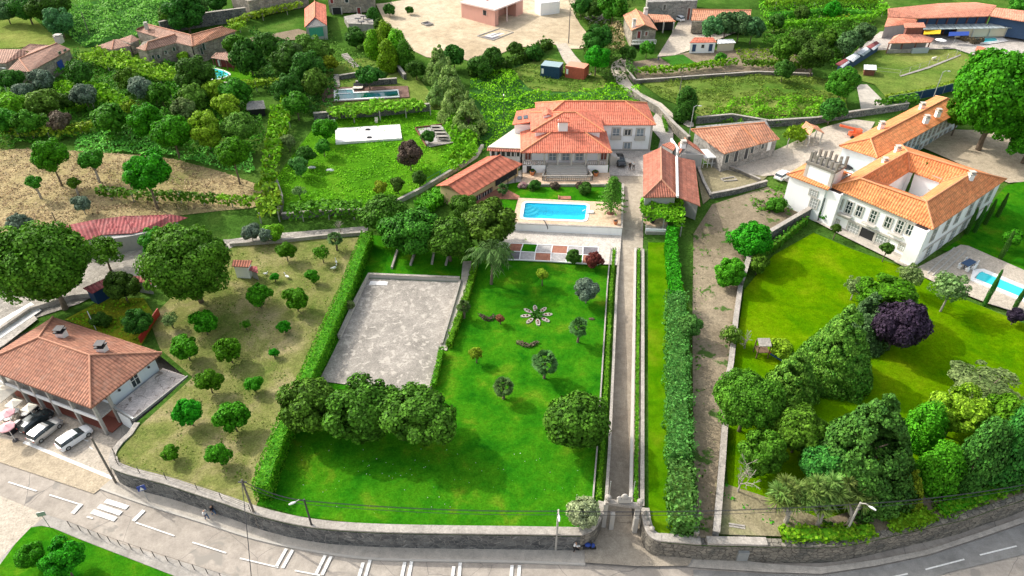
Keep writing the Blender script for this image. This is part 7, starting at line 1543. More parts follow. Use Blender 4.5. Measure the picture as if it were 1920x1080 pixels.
strip('creeper', G([(1395, 500), (1450, 470), (1510, 420)]), .6, 1.6, 'leaf_mid', 12, .16, label='ivy patches on the mansion garden wall', cat='hedge', rag=.5)
strip('garden_hedge', G([(128, 213), (160, 203)]), 1.4, 1.3, 'leaf_bright', 14, .2, label='small clipped hedge in the left garden', cat='hedge', rag=.1)
# --- ground cover ---
scatter('bracken', G([(885, 135), (960, 125), (975, 160), (1030, 178), (1110, 178), (1140, 160), (1190, 172), (1222, 194), (1100, 204), (1015, 210), (960, 250), (905, 290), (890, 250), (905, 210), (880, 180)]), 'leaf_grass', 12.6, 0.168, 1.2, 5, seed=31, kind='stuff')
scatter('bracken', G([(150, 252), (250, 245), (330, 285), (420, 275), (470, 280), (480, 330), (330, 298), (240, 288), (140, 285)]), 'leaf_bracken', 12.6, 0.21, .8, 4, seed=32, kind='stuff')
scatter('bracken', G([(100, 15), (250, -10), (380, -25), (420, 28), (330, 45), (300, 70), (240, 72), (160, 92), (120, 62)]), 'leaf_bracken', 9, 0.224, 1.4, 6, seed=33, kind='stuff')
scatter('undergrowth', G([(0, 100), (60, 140), (150, 100), (260, 115), (360, 110), (470, 170), (500, 250), (480, 300), (330, 290), (150, 262), (0, 282), (-120, 260), (-120, 120)]), 'leaf_mid', 9, 0.224, 1.2, 4, seed=34, kind='stuff')
scatter('undergrowth', G([(470, 60), (560, 80), (620, 110), (640, 200), (620, 230), (530, 200), (470, 150)]), 'leaf_dark', 9, 0.224, 1.2, 4, seed=35, kind='stuff')
scatter('meadow_grass', G([(540, 402), (525, 330), (600, 225), (690, 212), (850, 212), (900, 275), (885, 300), (800, 350), (700, 395)]), 'leaf_grass', 11.9, 0.122, .25, 3, seed=36, kind='stuff')
scatter('straw_grass', G([(-150, 300), (0, 283), (60, 280), (240, 290), (330, 300), (480, 345), (488, 380), (420, 390), (160, 420), (40, 435), (-150, 450)]), 'leaf_straw', 11, 0.12, .35, 3.2, seed=37, kind='stuff')
scatter('meadow_grass', G([(1200, 155), (1380, 142), (1520, 142), (1580, 160), (1590, 210), (1330, 226), (1290, 205), (1240, 185)]), 'leaf_meadow', 10.8, 0.154, .5, 4, seed=38, kind='stuff')
scatter('field_crop', G([(1340, 198), (1440, 185), (1560, 190), (1590, 215), (1450, 240), (1330, 228)]), 'leaf_bright', 16.2, 0.182, 1.1, 3, seed=39, kind='stuff')
scatter('field_crop', G([(1375, 96), (1440, 92), (1515, 100), (1518, 132), (1430, 128), (1390, 115)]), 'leaf_bright', 16.2, 0.154, .8, 2, seed=40, kind='stuff')
scatter('undergrowth', G([(1430, 60), (1640, 50), (1600, 100), (1560, 130), (1520, 95), (1430, 88)]), 'leaf_mid', 10.8, 0.224, 1.6, 4, seed=41, kind='stuff')
scatter('undergrowth', G([(1420, -20), (1650, -20), (1640, 40), (1500, 60), (1425, 50)]), 'leaf_bright', 6.3, 0.21, .8, 4, seed=42, kind='stuff')
scatter('undergrowth', G([(1060, -10), (1230, -10), (1170, 20), (1160, 100), (1180, 150), (1150, 165), (1110, 130), (1085, 90), (1105, 60), (1075, 30)]), 'leaf_dark', 7.2, 0.21, 1.2, 4, seed=43, kind='stuff')
scatter('meadow_grass', G([(960, 130), (1030, 115), (1100, 130), (1140, 155), (1110, 172), (1030, 172), (990, 165)]), 'leaf_meadow', 10.8, 0.154, .4, 3, seed=44, kind='stuff')
scatter('undergrowth', G([(570, 60), (625, 100), (650, 145), (610, 200), (660, 150), (760, 130), (700, 110), (640, 90), (620, 60)]), 'leaf_olive', 5.4, 0.175, .5, 4, seed=45, kind='stuff')
scatter('weeds', G([(1400, 372), (1470, 345), (1500, 375), (1518, 400), (1470, 400), (1420, 405)]), 'leaf_mid', 7, .2, .5, 2.5, seed=46, kind='stuff')
scatter('weeds', G([(1290, 455), (1315, 430), (1335, 470), (1318, 540), (1322, 700), (1325, 1000), (1308, 1000), (1302, 800), (1300, 560)]), 'leaf_olive', 3, .16, .3, 2.5, seed=47, kind='stuff')
scatter('shrubbery', G([(1500, 990), (1600, 965), (1700, 950), (1900, 880), (1900, 900), (1800, 940), (1620, 995), (1500, 1008)]), 'leaf_dark', 5, .2, .5, 3, seed=48, kind='stuff')
scatter('weeds', G([(740, 405), (1010, 455), (690, 440)]), 'leaf_mid', 3, .2, .3, 3, seed=49, kind='stuff')
scatter('straw_grass', G([(1140, 50), (1165, 45), (1172, 90), (1150, 100), (1130, 80)]), 'leaf_straw', 14.4, 0.21, 1.2, 3, seed=50, kind='stuff')
scatter('yellow_flowers', G([(1545, 28), (1595, 28), (1590, 40), (1550, 40)]), 'leaf_flower', 5, .2, .8, 3, seed=51, kind='stuff')
scatter('yellow_flowers', G([(125, 602), (200, 565), (270, 565), (292, 600), (265, 645), (190, 622)]), 'leaf_flower', 1.2, .1, .3, 2, seed=52, kind='stuff')
scatter('weeds', G([(125, 602), (200, 565), (270, 565), (292, 600), (265, 645), (190, 622)]), 'leaf_grass', 9, .14, .35, 2, seed=53, kind='stuff')
scatter('orchard_grass', G([(220, 868), (262, 805), (362, 708), (305, 650), (330, 560), (440, 465), (660, 460), (600, 600), (480, 900), (300, 890)]), 'leaf_meadow', 6, .09, .1, 2.5, seed=54, kind='stuff')
scatter('undergrowth', G([(-140, -20), (60, -30), (60, 30), (-140, 35)]), 'leaf_blue', 7.2, 0.245, 1.6, 5, seed=55, kind='stuff')

scatter('fallen_petals', G([(640, 860), (760, 850), (900, 868), (900, 900), (760, 895), (640, 890)]), 'white_paint', .7, .035, .02, 2, dz=.06, seed=71, kind='stuff')
scatter('daisies', G([(560, 830), (1100, 850), (1100, 980), (800, 980), (540, 950)]), 'white_paint', .22, .035, .02, 2, dz=.06, seed=72, kind='stuff')

scatter('weeds', G([(1345, 905), (1420, 925), (1500, 950), (1500, 985), (1430, 985), (1390, 960), (1350, 950)]), 'leaf_hedge', 7, .13, .35, 2, seed=73, kind='stuff')
scatter('weeds', G([(1350, 960), (1500, 985), (1560, 985), (1500, 1010), (1350, 1004)]), 'leaf_olive', 2.2, .12, .3, 2, seed=74, kind='stuff')
scatter('grass_tufts', G([(1300, 470), (1330, 440), (1440, 400), (1500, 380), (1515, 398), (1440, 445), (1395, 470), (1380, 545), (1360, 720), (1352, 720), (1370, 540)]), 'leaf_meadow', 2.2, .1, .2, 2, seed=75, kind='stuff')
scatter('grass_tufts', G([(1315, 545), (1330, 545), (1335, 1000), (1325, 1000)]), 'leaf_olive', 2.5, .1, .15, 2, seed=76, kind='stuff')
# ================= PALMS, POLES, VEHICLES, PEOPLE =================
def blades_mesh(name, spec, m):
    v = []; f = []
    for (p, q, w, sag) in spec:
        p, q = Vector(p), Vector(q); d = q-p; s = d.cross(UP); s = s.normalized() if s.length > 1e-4 else V(1, 0, 0)
        mid = (p+q)/2+UP*sag; n = len(v); v += [p-s*w*.5, p+s*w*.5, mid+s*w, mid-s*w, q-UP*sag*1.2]; f += [(n, n+1, n+2, n+3), (n+3, n+2, n+4)]
    return mesh_from(name, [tuple(a) for a in v], f, m)
def fan_palm_crown(seed, n=26, r=1.0):
    rr = random.Random(seed); sp = []
    for i in range(n):
        a = rr.uniform(0, 6.28); e = rr.uniform(-.7, 1.3); L = r*rr.uniform(.5, .7)
        c = V(math.cos(a)*math.cos(e), math.sin(a)*math.cos(e), math.sin(e))*L; sp.append(((0, 0, 0), tuple(c), .02, .02))
        d = c.normalized(); s = d.cross(UP).normalized(); u_ = s.cross(d)
        for k in range(9): b = (k-4)*.3; dd = (d*math.cos(b)+s*math.sin(b)).normalized(); sp.append((tuple(c), tuple(c+dd*r*.5-UP*.1*r), .09*r, .02))
    return blades_mesh('crown', sp, 'leaf_palm')
def palm(u, v, h, r, label, kind='fan', seed=1, group=None):
    q = gp(u, v); o = thing('palm_tree', label, 'palm tree', q, group)
    mk('trunk', MB().tube([q-UP*.1, q+UP*h*.5+V(.04*h, 0, 0), q+UP*h], [.22 if h > 3 else .17, .16, .17], 8), 'bark', o)
    if kind == 'fan': me = fan_palm_crown(seed, 48, r)
    else:
        rr = random.Random(seed); sp = []
        for i in range(30):
            a = rr.uniform(0, 6.28); e = rr.uniform(.0, 1.45); pts = []; L = r*rr.uniform(.85, 1.1)
            for k in range(9): t = k/8; pts.append(V(math.cos(a), math.sin(a), 0)*L*t*math.cos(e*.6)+UP*(L*t*math.sin(e)*.8-L*t*t*(.38+.3*math.sin(e))))
            for k in range(8):
                sp.append((tuple(pts[k]), tuple(pts[k+1]), .05, 0)); sd = V(-math.sin(a), math.cos(a), 0)
                for s in (-1, 1):
                    for j in (0, .5): b = pts[k].lerp(pts[k+1], j); sp.append((tuple(b), tuple(b+sd*s*.32*r*(1-.5*k/8)*rr.uniform(.6, 1)-UP*rr.uniform(.25, .6)*.45*r+V(math.cos(a), math.sin(a), 0)*.12*r), .08, .03))
        me = blades_mesh('crown', sp, 'leaf_palm')
    c = bpy.data.objects.new('crown', me); col.objects.link(c); c.parent = o; c.location = (0, 0, h); return o
LPG = 'small fan palms on the lawn'
palm(1083, 642, 2.6, 1.25, 'fan palm on the lawn nearest the driveway wall', seed=1, group=LPG); palm(1020, 710, 2.7, 1.5, 'fan palm in the middle of the lawn, above the lowest one', seed=2, group=LPG)
palm(944, 748, 2.0, 1.15, 'lowest fan palm on the lawn', seed=3, group=LPG); palm(870, 597, 2.1, .9, 'small fan palm against the low hedge of the court path', seed=4, group=LPG)
palm(942, 374, 2.0, .9, 'little palm on the small lawn left of the pool', seed=5)
palm(556, 150, 7.5, 2.6, 'tall palm rising from the dark thicket below the village', 'feather', 6)
palm(921, 533, 5.6, 3.6, 'big grey green feather palm at the end of the magnolia row', 'feather', 7)
palm(632, 470, 2.2, 1.1, 'drooping grey green palm like shrub behind the hedge top', seed=8)
# dragon / cabbage palms by the road wall
def rosette(seed, r=1.0):
    rr = random.Random(seed); sp = []
    for i in range(110):
        d = V(rr.gauss(0, 1), rr.gauss(0, 1), rr.gauss(.45, .8)).normalized(); sp.append(((0, 0, 0), tuple(d*r*rr.uniform(.8, 1.05)-UP*.1), .045, .02))
    return blades_mesh('rosette', sp, 'leaf_spike')
RS = [rosette(i) for i in range(3)]
def cabbage(u, v, heads, label):
    q = gp(u, v); o = thing('cabbage_palm', label, 'palm tree', q, 'cabbage palms behind the road wall'); mb = MB(); mb.tube([q-UP*.1, q+UP*1.3], [.28, .2], 7)
    for i, (du, dv, h) in enumerate(heads):
        c = gp(u+du, v+dv, h); mb.tube([q+UP*1.2, (q+UP*1.2).lerp(c, .5)+UP*.2, c], [.13, .1, .08], 6)
        b = bpy.data.objects.new('leaf_rosette', RS[i % 3]); col.objects.link(b); b.parent = o; b.location = c-q; s = 1.15+.3*((i*7) % 5)/5; b.scale = (s, s, s); b.rotation_euler = (0, 0, i)
    mk('trunk', mb, 'bark_pale', o)
cabbage(1472, 982, [(0, -78, 3.9), (-12, -62, 3.4), (8, -60, 3.5), (20, -68, 3.6), (-14, -42, 2.7), (4, -40, 2.6), (22, -38, 2.8), (-4, -54, 3.3), (30, -50, 3.1)], 'leftmost cabbage palm clump behind the road wall')
cabbage(1532, 988, [(0, -84, 4.4), (-14, -72, 3.8), (18, -70, 3.9), (30, -86, 4.4), (-20, -50, 3.0), (4, -52, 3.1), (24, -48, 3.0), (8, -34, 2.4), (40, -62, 3.6), (-6, -64, 3.6)], 'middle cabbage palm clump behind the road wall')
cabbage(1590, 985, [(0, -80, 4.2), (-14, -62, 3.6), (18, -58, 3.3), (34, -74, 3.8), (28, -44, 2.8), (46, -60, 3.2), (0, -46, 2.9)], 'rightmost cabbage palm clump behind the road wall')
# norfolk pine on the pool deck
q = at(1145, 400, ZD+.04); o = thing('norfolk_pine', 'tiered pine tree standing on the pool deck', 'tree', q); mk('trunk', MB().tube([q, q+UP*6.2], [.2, .04], 7), 'bark', o)
mk('tree_ring', MB().tube([q+UP*.005, q+UP*.04], [.6, .6], 14), 'brown_wood', o)
rng = np.random.default_rng(5); C_, Nn, S_ = [], [], []
for k in range(13):
    z = 1.1+k*.42; r = 2.6*(1-k/13.5)**.8
    for j in range(9):
        a = j*.698+k*.4
        for t in np.linspace(.12, 1, 11): 
            for _ in range(3): C_.append((q.x+math.cos(a)*r*t+rng.normal()*.1, q.y+math.sin(a)*r*t+rng.normal()*.1, q.z+z+.12*t+rng.normal()*.05)); Nn.append((0, 0, 1)); S_.append(.12)
v, f = quads(np.array(C_), unit(np.array(Nn)+rng.normal(size=(len(Nn), 3))*.5), np.array(S_), rng); fobj('crown', v, f, 'leaf_olive', o)
# bare tree
def bare(u, v, h, label, m='bark_pale', seed=3, spread=1.):
    q = gp(u, v); rr = random.Random(seed); mb = MB()
    def br(p, d, L, r, n):
        e = p+d*L; mb.tube([p, p.lerp(e, .5)+V(rr.uniform(-.1, .1), rr.uniform(-.1, .1), 0)*L*.5, e], [r, r*.8, r*.6], 5, False)
        if n:
            for k in range(3 if n > 1 else 4): br(e if k else p.lerp(e, .7), (d+V(rr.uniform(-1, 1), rr.uniform(-1, 1), rr.uniform(-.2, .6))*.75*spread).normalized(), L*rr.uniform(.6, .85), r*.6, n-1)
    br(q-UP*.1, V(0, 0, 1), h*.3, .13, 4); o = thing('bare_tree', label, 'tree', q); mk('branches', mb, m, o); return o
bare(1383, 925, 5.5, 'leafless pale tree behind the boundary wall', seed=3, spread=1.3)
bare(1395, 655, 3.2, 'thin leafless bush over the boundary wall by the play tower', seed=5)
bare(640, 440, 3.0, 'leafless fruit tree at the dense trellis', seed=8, spread=1.3)
# poles, lamps and wires
def pole(a, h, label, m='pole', r=.13, lamp=None, name='utility_pole', z=None, arm=0):
    q = gp(*a) if z is None else at(a[0], a[1], z); o = thing(name, label, 'street lamp' if lamp else 'pole', q)
    mk('post', MB().tube([q-UP*.2, q+UP*h], [r, r*.7], 8), m, o)
    if lamp:
        d = Vector(lamp); e = q+UP*h+d; mk('lamp_arm', MB().tube([q+UP*(h-.1), q+UP*(h+.15)+d*.5, e], .05, 6), m, o); hd = V(d.x, d.y, 0).normalized()
        mk('lamp_head', MB().tube([e-hd*.1, e+hd*.2, e+hd*.55-UP*.05], [.06, .12, .07], 8), 'white_paint', o)
    if arm: mk('crossarm', MB().box((q.x, q.y, q.z+h-.4), (arm, .1, .1)), 'dark_metal', o)
    return q+UP*h
U1 = pole((218, 906), 7.2, 'dark timber pole at the corner of parking and wall', z=0)
U2 = pole((487, 990), 7.6, 'dark timber pole with wires beside the end of the tall hedge', z=.12, arm=.8)
U3 = pole((593, 1014), 6.6, 'street lamp on a dark pole in front of the garden wall', 'dark_metal', .12, (-.75, -.35, .05), 'street_lamp', .12)
U4 = pole((1042, 1031), 6.4, 'street lamp on a grey pole left of the gate', 'concrete_post', .12, (0, -.7, .1), 'street_lamp', .12)
U5 = pole((1586, 998), 4.6, 'street lamp on a grey pole among the cabbage palms', 'concrete_post', .12, (.6, -.5, .1), 'street_lamp')
pole((1291, 262), 6.5, 'tall thin street lamp beside the dark slender tree and lane', 'galv', .09, (.9, .1, .1), 'street_lamp')
pole((1748, 188), 6.0, 'grey street lamp at the paddock hedge', 'galv', .1, (1.0, .1, .1), 'street_lamp')
pole((18, 182), 6.0, 'street lamp at the left edge below the stone houses', 'galv', .09, (1.2, .1, .1), 'street_lamp')
pole((1066, 82), 8.5, 'tall leaning timber pole at the building site entrance'); pole((168, 66), 5.5, 'timber pole on the bracken slope'); pole((352, 35), 6.0, 'pale timber pole in front of the dark tree by the lane', 'bark_pale')
pole((1272, 188), 5.5, 'timber pole in the green field beside the lane'); pole((945, 243), 7.0, 'dark lamp post in the green bracken field', 'dark_metal', .08, (0, -.3, .1), 'street_lamp'); pole((90, 138), 5, 'thin pole in front of the blue door of the stone house')
pole((108, 422), 2.3, 'leaning post above the red metal barn', 'bark', .1); pole((181, 620), 3.2, 'white post in the yellow meadow', 'white_paint', .06)
def wire(a, b, sag=.5, n=10): return [a.lerp(b, i/n)-UP*sag*4*(i/n)*(1-i/n) for i in range(n+1)]
def wires(label, pts, offs, sag=.5, r=.025):
    for i, of in enumerate(offs):
        mb = MB()
        for a, b in zip(pts[:-1], pts[1:]): mb.tube(wire(a+Vector(of), b+Vector(of), sag), r, 4, False)
        tag(mk('overhead_wire', mb, 'dark_metal', loc=pts[0]), label % ('upper', 'middle', 'lower')[i], 'wire', 'overhead wires along the street wall', 'thing')
wires('%s overhead wire running along the street wall between lamps', [U2, U3, U4, U5, at(1960, 900, 6)], [(0, 0, -.15), (0, .1, -.4), (0, -.1, -.6)])
E_ = U2+V(6, -16, -1.5); tag(mk('overhead_wire', MB().tube(wire(U2, E_, .4), .035, 4, False), 'dark_metal', loc=U2), 'dark cable slanting from the hedge pole across the road', 'wire', kind='thing')
def fence(label, P, h, m, step=2.5, rails=(1.0,), mesh=None, z=None, r=.04, name='fence'):
    o = thing(name, label, 'fence', P[0]); zf = (lambda x, y: T(x, y)) if z is None else (lambda x, y: z)
    Q = dens(P+[P[0]], step)[:-1]; L_ = []
    tot = []
    for a, b in zip(P[:-1], P[1:]): n = max(1, int((b-a).length/step)); tot += [a.lerp(b, k/n) for k in range(n)]
    tot.append(P[-1])
    for p in tot: q = V(p.x, p.y, zf(p.x, p.y)); mk('post', MB().box((q.x, q.y, q.z), (r*2, r*2, h)), m, o); L_.append(q)
    for k in rails: mk('rail', MB().tube([q+UP*h*k for q in L_], r*.6, 4), m, o)
    if mesh: mk('panel', MB().wall(L_, .03, lambda x, y: zf(x, y)+.1, lambda x, y: zf(x, y)+h*.95), mesh, o)
fence('thin rusty railing between the verge lawn and the road', A0([(132, 987), (170, 1002), (225, 1022), (290, 1044), (365, 1068), (440, 1092)], .14), .9, 'pole', 1.15, (1.0,), z=.14, r=.028)
fence('thin wire fence on the orchard wall above the street', [at(u, v, 2.8) for u, v in ((216, 852), (222, 872), (262, 887), (312, 899), (370, 918), (415, 935), (470, 958))], 1.0, 'dark_metal', 3.0, (1.0, .6, .3), z=2.8, r=.025)
fence('green mesh fence on white posts along the stable lane', G([(1662, 197), (1700, 191), (1750, 181), (1800, 167), (1845, 152)]), 1.9, 'galv', 2.8, (1.0,), 'blue_dark')
fence('mesh fence with concrete kerb crossing the paddock', G([(1640, 138), (1686, 143), (1740, 125), (1792, 105), (1800, 98)]), 1.4, 'concrete_post', 3.5, (1.0, .5))
fence('dark green mesh fence above the pale garden wall beside the long shed', G([(800, 348), (850, 320), (893, 292)]), 1.3, 'green_net', 2.5, (1.0, .5, .25))
sheet('paddock_kerb', G([(1686, 144), (1740, 127), (1800, 104), (1801, 106), (1742, 130), (1688, 146)]), 'concrete', .3)
# sign boards
q = at(272, 925, 0); 
o = thing('road_sign', 'blue square pedestrian crossing sign in front of the street wall', 'road sign', V(at(279, 940, .12).x, at(279, 940, .12).y, .12)); c = o.location
mk('post', MB().tube([c, c+UP*2.6], .04, 6), 'galv', o); mk('sign_plate', MB().box((c.x, c.y-.07, c.z+1.9), (.75, .04, .75), .45), 'blue', o)
mk('sign_symbol', MB().add([(c.x+(a*math.cos(.45)+.03*math.sin(.45)), c.y-.1+(a*math.sin(.45)-.03*math.cos(.45)), c.z+b) for a, b in ((-.22, 2.02), (.22, 2.02), (0, 2.5))], [(0, 1, 2)]), 'white_paint', o)
c = at(94, 989, .16); o = thing('road_sign', 'grey sign plate seen from behind at the tip of the verge lawn', 'road sign', c); mk('post', MB().tube([c, c+UP*2.4], .035, 6), 'galv', o); mk('sign_plate', MB().box((c.x, c.y, c.z+1.9), (.75, .04, .6), .3), 'galv', o)
# ---- cars ----
def car_proto(paint, name='parked_car'):
    o = thing(name, '', 'car'); L, W_ = 4.3, 1.78
    def loft(sec, m, nm, par=o):
        vs = []; fs = []
        for (x, z0, z1, w0, w1) in sec: vs += [(x, -w0, z0), (x, w0, z0), (x, w0*1.02, (z0+z1)/2), (x, w1, z1), (x, -w1, z1), (x, -w0*1.02, (z0+z1)/2)]
        n = len(sec)
        for i in range(n-1): fs += [(6*i+k, 6*i+(k+1) % 6, 6*i+6+(k+1) % 6, 6*i+6+k) for k in range(6)]
        fs += [(5, 4, 3, 2, 1, 0), tuple(6*(n-1)+k for k in range(6))]
        mb = MB().add(vs, [tuple(reversed(f)) for f in fs]); return mk(nm, mb, m, par)
    loft([(-2.15, .4, .7, .7, .68), (-2.05, .25, .92, .86, .8), (-1.2, .22, .98, .89, .82), (0, .2, .95, .9, .84), (1.0, .22, .93, .89, .82), (1.7, .25, .84, .87, .76), (2.05, .28, .72, .78, .68), (2.18, .38, .6, .62, .56)], paint, 'body')
    cab = loft([(-2.0, .9, .96, .78, .76), (-1.75, .92, 1.38, .8, .66), (-1.1, .92, 1.47, .82, .68), (.0, .92, 1.47, .82, .67), (.45, .92, 1.38, .8, .63), (1.15, .9, .95, .76, .72)], 'glass', 'cabin')
    loft([(-1.78, 1.36, 1.43, .67, .63), (-1.1, 1.43, 1.5, .69, .65), (0, 1.43, 1.5, .68, .64), (.42, 1.36, 1.42, .64, .6)], paint, 'car_roof')
    for s in (-1, 1):
        mk('pillar', MB().tube([(-.35, s*.83, .93), (-.4, s*.7, 1.42)], .05, 4), paint, cab)
        for x in (-1.35, 1.35):
            w_ = mk('wheel', MB().tube([(x, s*.72, .32), (x, s*.92, .32)], .33, 14), 'rubber', o); mk('hubcap', MB().tube([(x, s*.921, .32), (x, s*.935, .32)], .2, 10), 'grey_metal', w_)
        mk('headlight', MB().box((2.05, s*.58, .58), (.14, .3, .12)), 'glass_light', o); mk('tail_light', MB().box((-2.08, s*.68, .68), (.1, .22, .18)), 'red', o)
    mk('number_plate', MB().box((-2.17, 0, .5), (.03, .5, .12)), 'white_paint', o); return o
plain('paint_white', (.82, .84, .85), .25, 0, .03, spec=.6); plain('paint_silver', (.5, .5, .49), .3, .5, .04, spec=.6); plain('paint_dark', (.03, .045, .05), .2, .3, .05, spec=.7); plain('paint_black', (.01, .01, .012), .15, .2, .05, spec=.8)
def car(a, b, z, paint, label, s=1.0):
    """a = rear ground pixel, b = front ground pixel"""
    p, q = (at(*a, z), at(*b, z)) if z is not None else (gp(*a), gp(*b)); c = (p+q)/2; o = car_proto(paint); o.location = c+UP*.03; o.rotation_euler = (0, 0, math.atan2((q-p).y, (q-p).x)); o['label'] = label; o['group'] = 'parked cars'; s = s*.86
    if s != 1: o.scale = (s, s, s)
    return o
zc = .05
car((121, 840), (163, 812), zc, 'paint_white', 'white parked car nearest the corner of the restaurant parking'); car((69, 827), (106, 798), zc, 'paint_silver', 'silver parked car between the white and the dark one'); car((50, 810), (90, 780), zc, 'paint_dark', 'dark parked car beside the black terrace fence')
c1 = car((1162, 297), (1163, 319), None, 'paint_black', 'black car parked in the manor yard'); c1.location.z += .16; c1.rotation_euler.z = math.atan2(-1, .05)
c2 = car((1279, 43), (1266, 36), None, 'paint_white', 'white car parked between the carport and the stone house'); c2.location.z += .17
c3 = car((1459, 340), (1475, 330), None, 'paint_white', 'pale car half hidden behind the left corner of the mansion'); c3.location.z += .15
# ---- restaurant terrace: fence, parasols, tables ----
def parasol(u, v, r, m, label, n=8, square=False, h=2.3, z=.05):
    q = at(u, v, z+h); q.z = z; o = thing('parasol', label, 'parasol', q, 'parasols on the restaurant terrace'); mk('pole', MB().tube([q, q+UP*(h+.35)], .035, 6), 'white_paint', o)
    n = 4 if square else n; a0 = .5 if square else 0; ring = [q+UP*h+V(math.cos(a0+2*math.pi*k/n), math.sin(a0+2*math.pi*k/n), 0)*r for k in range(n)]
    vs = [q+UP*(h+.55*r*.6)]+ring+[p-UP*.12 for p in ring]; fs = [(0, 1+k, 1+(k+1) % n) for k in range(n)]+[(1+k, 1+n+k, 1+n+(k+1) % n, 1+(k+1) % n) for k in range(n)]
    mk('canopy', MB().add(vs, fs), m, o); mk('base', MB().tube([q, q+UP*.08], .3, 10), 'dark_metal', o)
parasol(25, 756, .95, 'cream', 'square cream parasol nearest the restaurant front', square=True); parasol(54, 764, .85, 'cream', 'square cream parasol nearest the dark parked car', square=True)
parasol(13, 774, .8, 'pink', 'pink parasol beside the cream square ones'); parasol(12, 800, .85, 'pink', 'pink parasol nearest the street'); parasol(-4, 782, .85, 'white_paint', 'white parasol at the left edge of the picture')
parasol(2, 738, 1.7, 'cream', 'large beige awning like parasol at the left edge', square=True)
F0, F1, F2 = at(78, 772, 0), at(22, 818, 0), at(-30, 800, 0)
o = thing('terrace_fence', 'black panel fence around the restaurant terrace', 'fence', F1)
mk('side_panel', MB().wall([F0, F1], .08, .05, 1.0), 'dark', o); mk('front_panel', MB().wall([F1+V(-.05, .02, 0), F2], .08, .05, 1.0), 'dark', o)
d_ = (F0-F1).normalized()
for k, w_ in enumerate((.5, .35, .6, .3)): q = F1+d_*(1.4+.8*k)+V(d_.y, -d_.x, 0)*.05; mk('white_lettering', MB().obox(V(q.x, q.y, .55), d_*w_, V(d_.y, -d_.x, 0)*.01, UP*.14), 'white_paint', o)
for i, (u, v) in enumerate(((20, 792), (34, 778), (52, 783), (38, 800))):
    q = at(u, v, .05); t_ = thing('cafe_table', 'white round cafe table %s' % ('under the front pink parasol', 'between the parasols', 'under the cream parasol by the fence', 'by the black fence corner')[i], 'table', q, 'cafe tables on the restaurant terrace'); mk('table_top', MB().tube([q+UP*.72, q+UP*.76], [.42, .42], 12), 'white_paint', t_); mk('leg', MB().tube([q, q+UP*.72], .05, 6), 'dark_metal', t_)
    for s_ in (-1, 1):
        c = q+V(.7*s_, .25, 0); ch = thing('cafe_chair', 'pale cafe chair %s of the table %s' % ('left' if s_ < 0 else 'right', ('under the front pink parasol', 'between the parasols', 'under the cream parasol by the fence', 'by the black fence corner')[i]), 'chair', c, 'cafe chairs on the restaurant terrace'); mk('seat', MB().box((c.x, c.y, c.z+.42), (.42, .42, .05)), 'cream', ch); mk('backrest', MB().box((c.x+.19*s_, c.y, c.z+.47), (.05, .42, .4)), 'cream', ch); mk('legs_frame', MB().box(c, (.34, .34, .41)), 'cream', ch)
# dark glass bay at the restaurant corner
# umbrellas in the stable yard
for i, (u, v, m_, r) in enumerate(((1744, 62, 'yellow', 1.9), (1794, 65, 'blue', 2.3))):
    q = gp(u, v, 2.2); q.z -= 2.2; o = thing('sun_sail', ('yellow sun sail beside the stable canopy', 'blue and white sun sail beside the stable canopy')[i], 'sun sail', q); mk('sail', MB().obox(q+V(-r, -.6, 2.0), V(r*2, -.5, .3), V(.8, 1.6, .5), UP*.06), m_, o); mk('pole', MB().tube([q, q+UP*2.3], .06, 5), 'galv', o)
q = gp(1764, 75, 1.8); q.z -= 1.8; o = thing('parasol', 'white round parasol near the stable pool', 'parasol', q); mk('canopy', MB().tube([q+UP*1.8, q+UP*2.2], [1.3, .1], 12), 'white_paint', o); mk('pole', MB().tube([q, q+UP*2], .05, 5), 'galv', o)
strip('willow_fence', G([(1780, 66), (1800, 76), (1825, 84), (1842, 82)]), .3, 1.5, 'leaf_copper', 20, .2, label='curved brown wicker screen in front of the stable pool', cat='fence', rag=.1)
# parasol and things behind the mansion
for i, (u, v, dr) in enumerate(((1586, 318, 1.1), (1594, 330, .9))):
    q = at(u, v, 6.0); q.z = 4.6; o = thing('parasol', ('dark and white striped parasol behind the rooftop tower', 'small white parasol behind the rooftop tower')[i], 'parasol', q); mk('canopy', MB().tube([q+UP*1.9, q+UP*2.3], [dr, .1], 8), ('dark', 'white_paint')[i], o); mk('pole', MB().tube([q-UP*1.0, q+UP*2], .05, 5), 'white_paint', o)
# orange machine
q = gp(1602, 258); o = thing('lift_machine', 'orange boom lift parked on the grass behind the mansion wing', 'machine', q); mk('chassis', MB().box((q.x, q.y, q.z+.4), (2.2, 1.3, .7)), 'orange', o); mk('boom', MB().obox((q.x+.3, q.y, q.z+1.3), V(-3.4, .4, .7), V(0, .4, 0), UP*.4), 'orange', o); mk('turret', MB().box((q.x+.3, q.y, q.z+1.1), (1.2, 1.0, .6)), 'orange', o)
for dx in (-.8, .8):
    for dy in (-.7, .7): mk('wheel', MB().tube([(q.x+dx, q.y+dy-.1, q.z+.35), (q.x+dx, q.y+dy+.1, q.z+.35)], .36, 12), 'rubber', o)
# rubble heap
rr = random.Random(9); o = thing('rubble_heap', 'heap of broken pale stone slabs below the dark trees', 'rubble', gp(1120, 42)); 
mb = MB()
for k in range(46):
    q = gp(1104+rr.uniform(0, 34), 30+rr.uniform(0, 16)); a, b, c = (V(rr.uniform(-1, 1), rr.uniform(-1, 1), rr.uniform(-.6, .6)).normalized() for _ in range(3)); mb.obox(q+UP*rr.uniform(0, 1.0), a*rr.uniform(.6, 1.6), b*rr.uniform(.3, .8), c*.2)
mk('slabs', mb, 'cap_stone', o, kind='stuff')
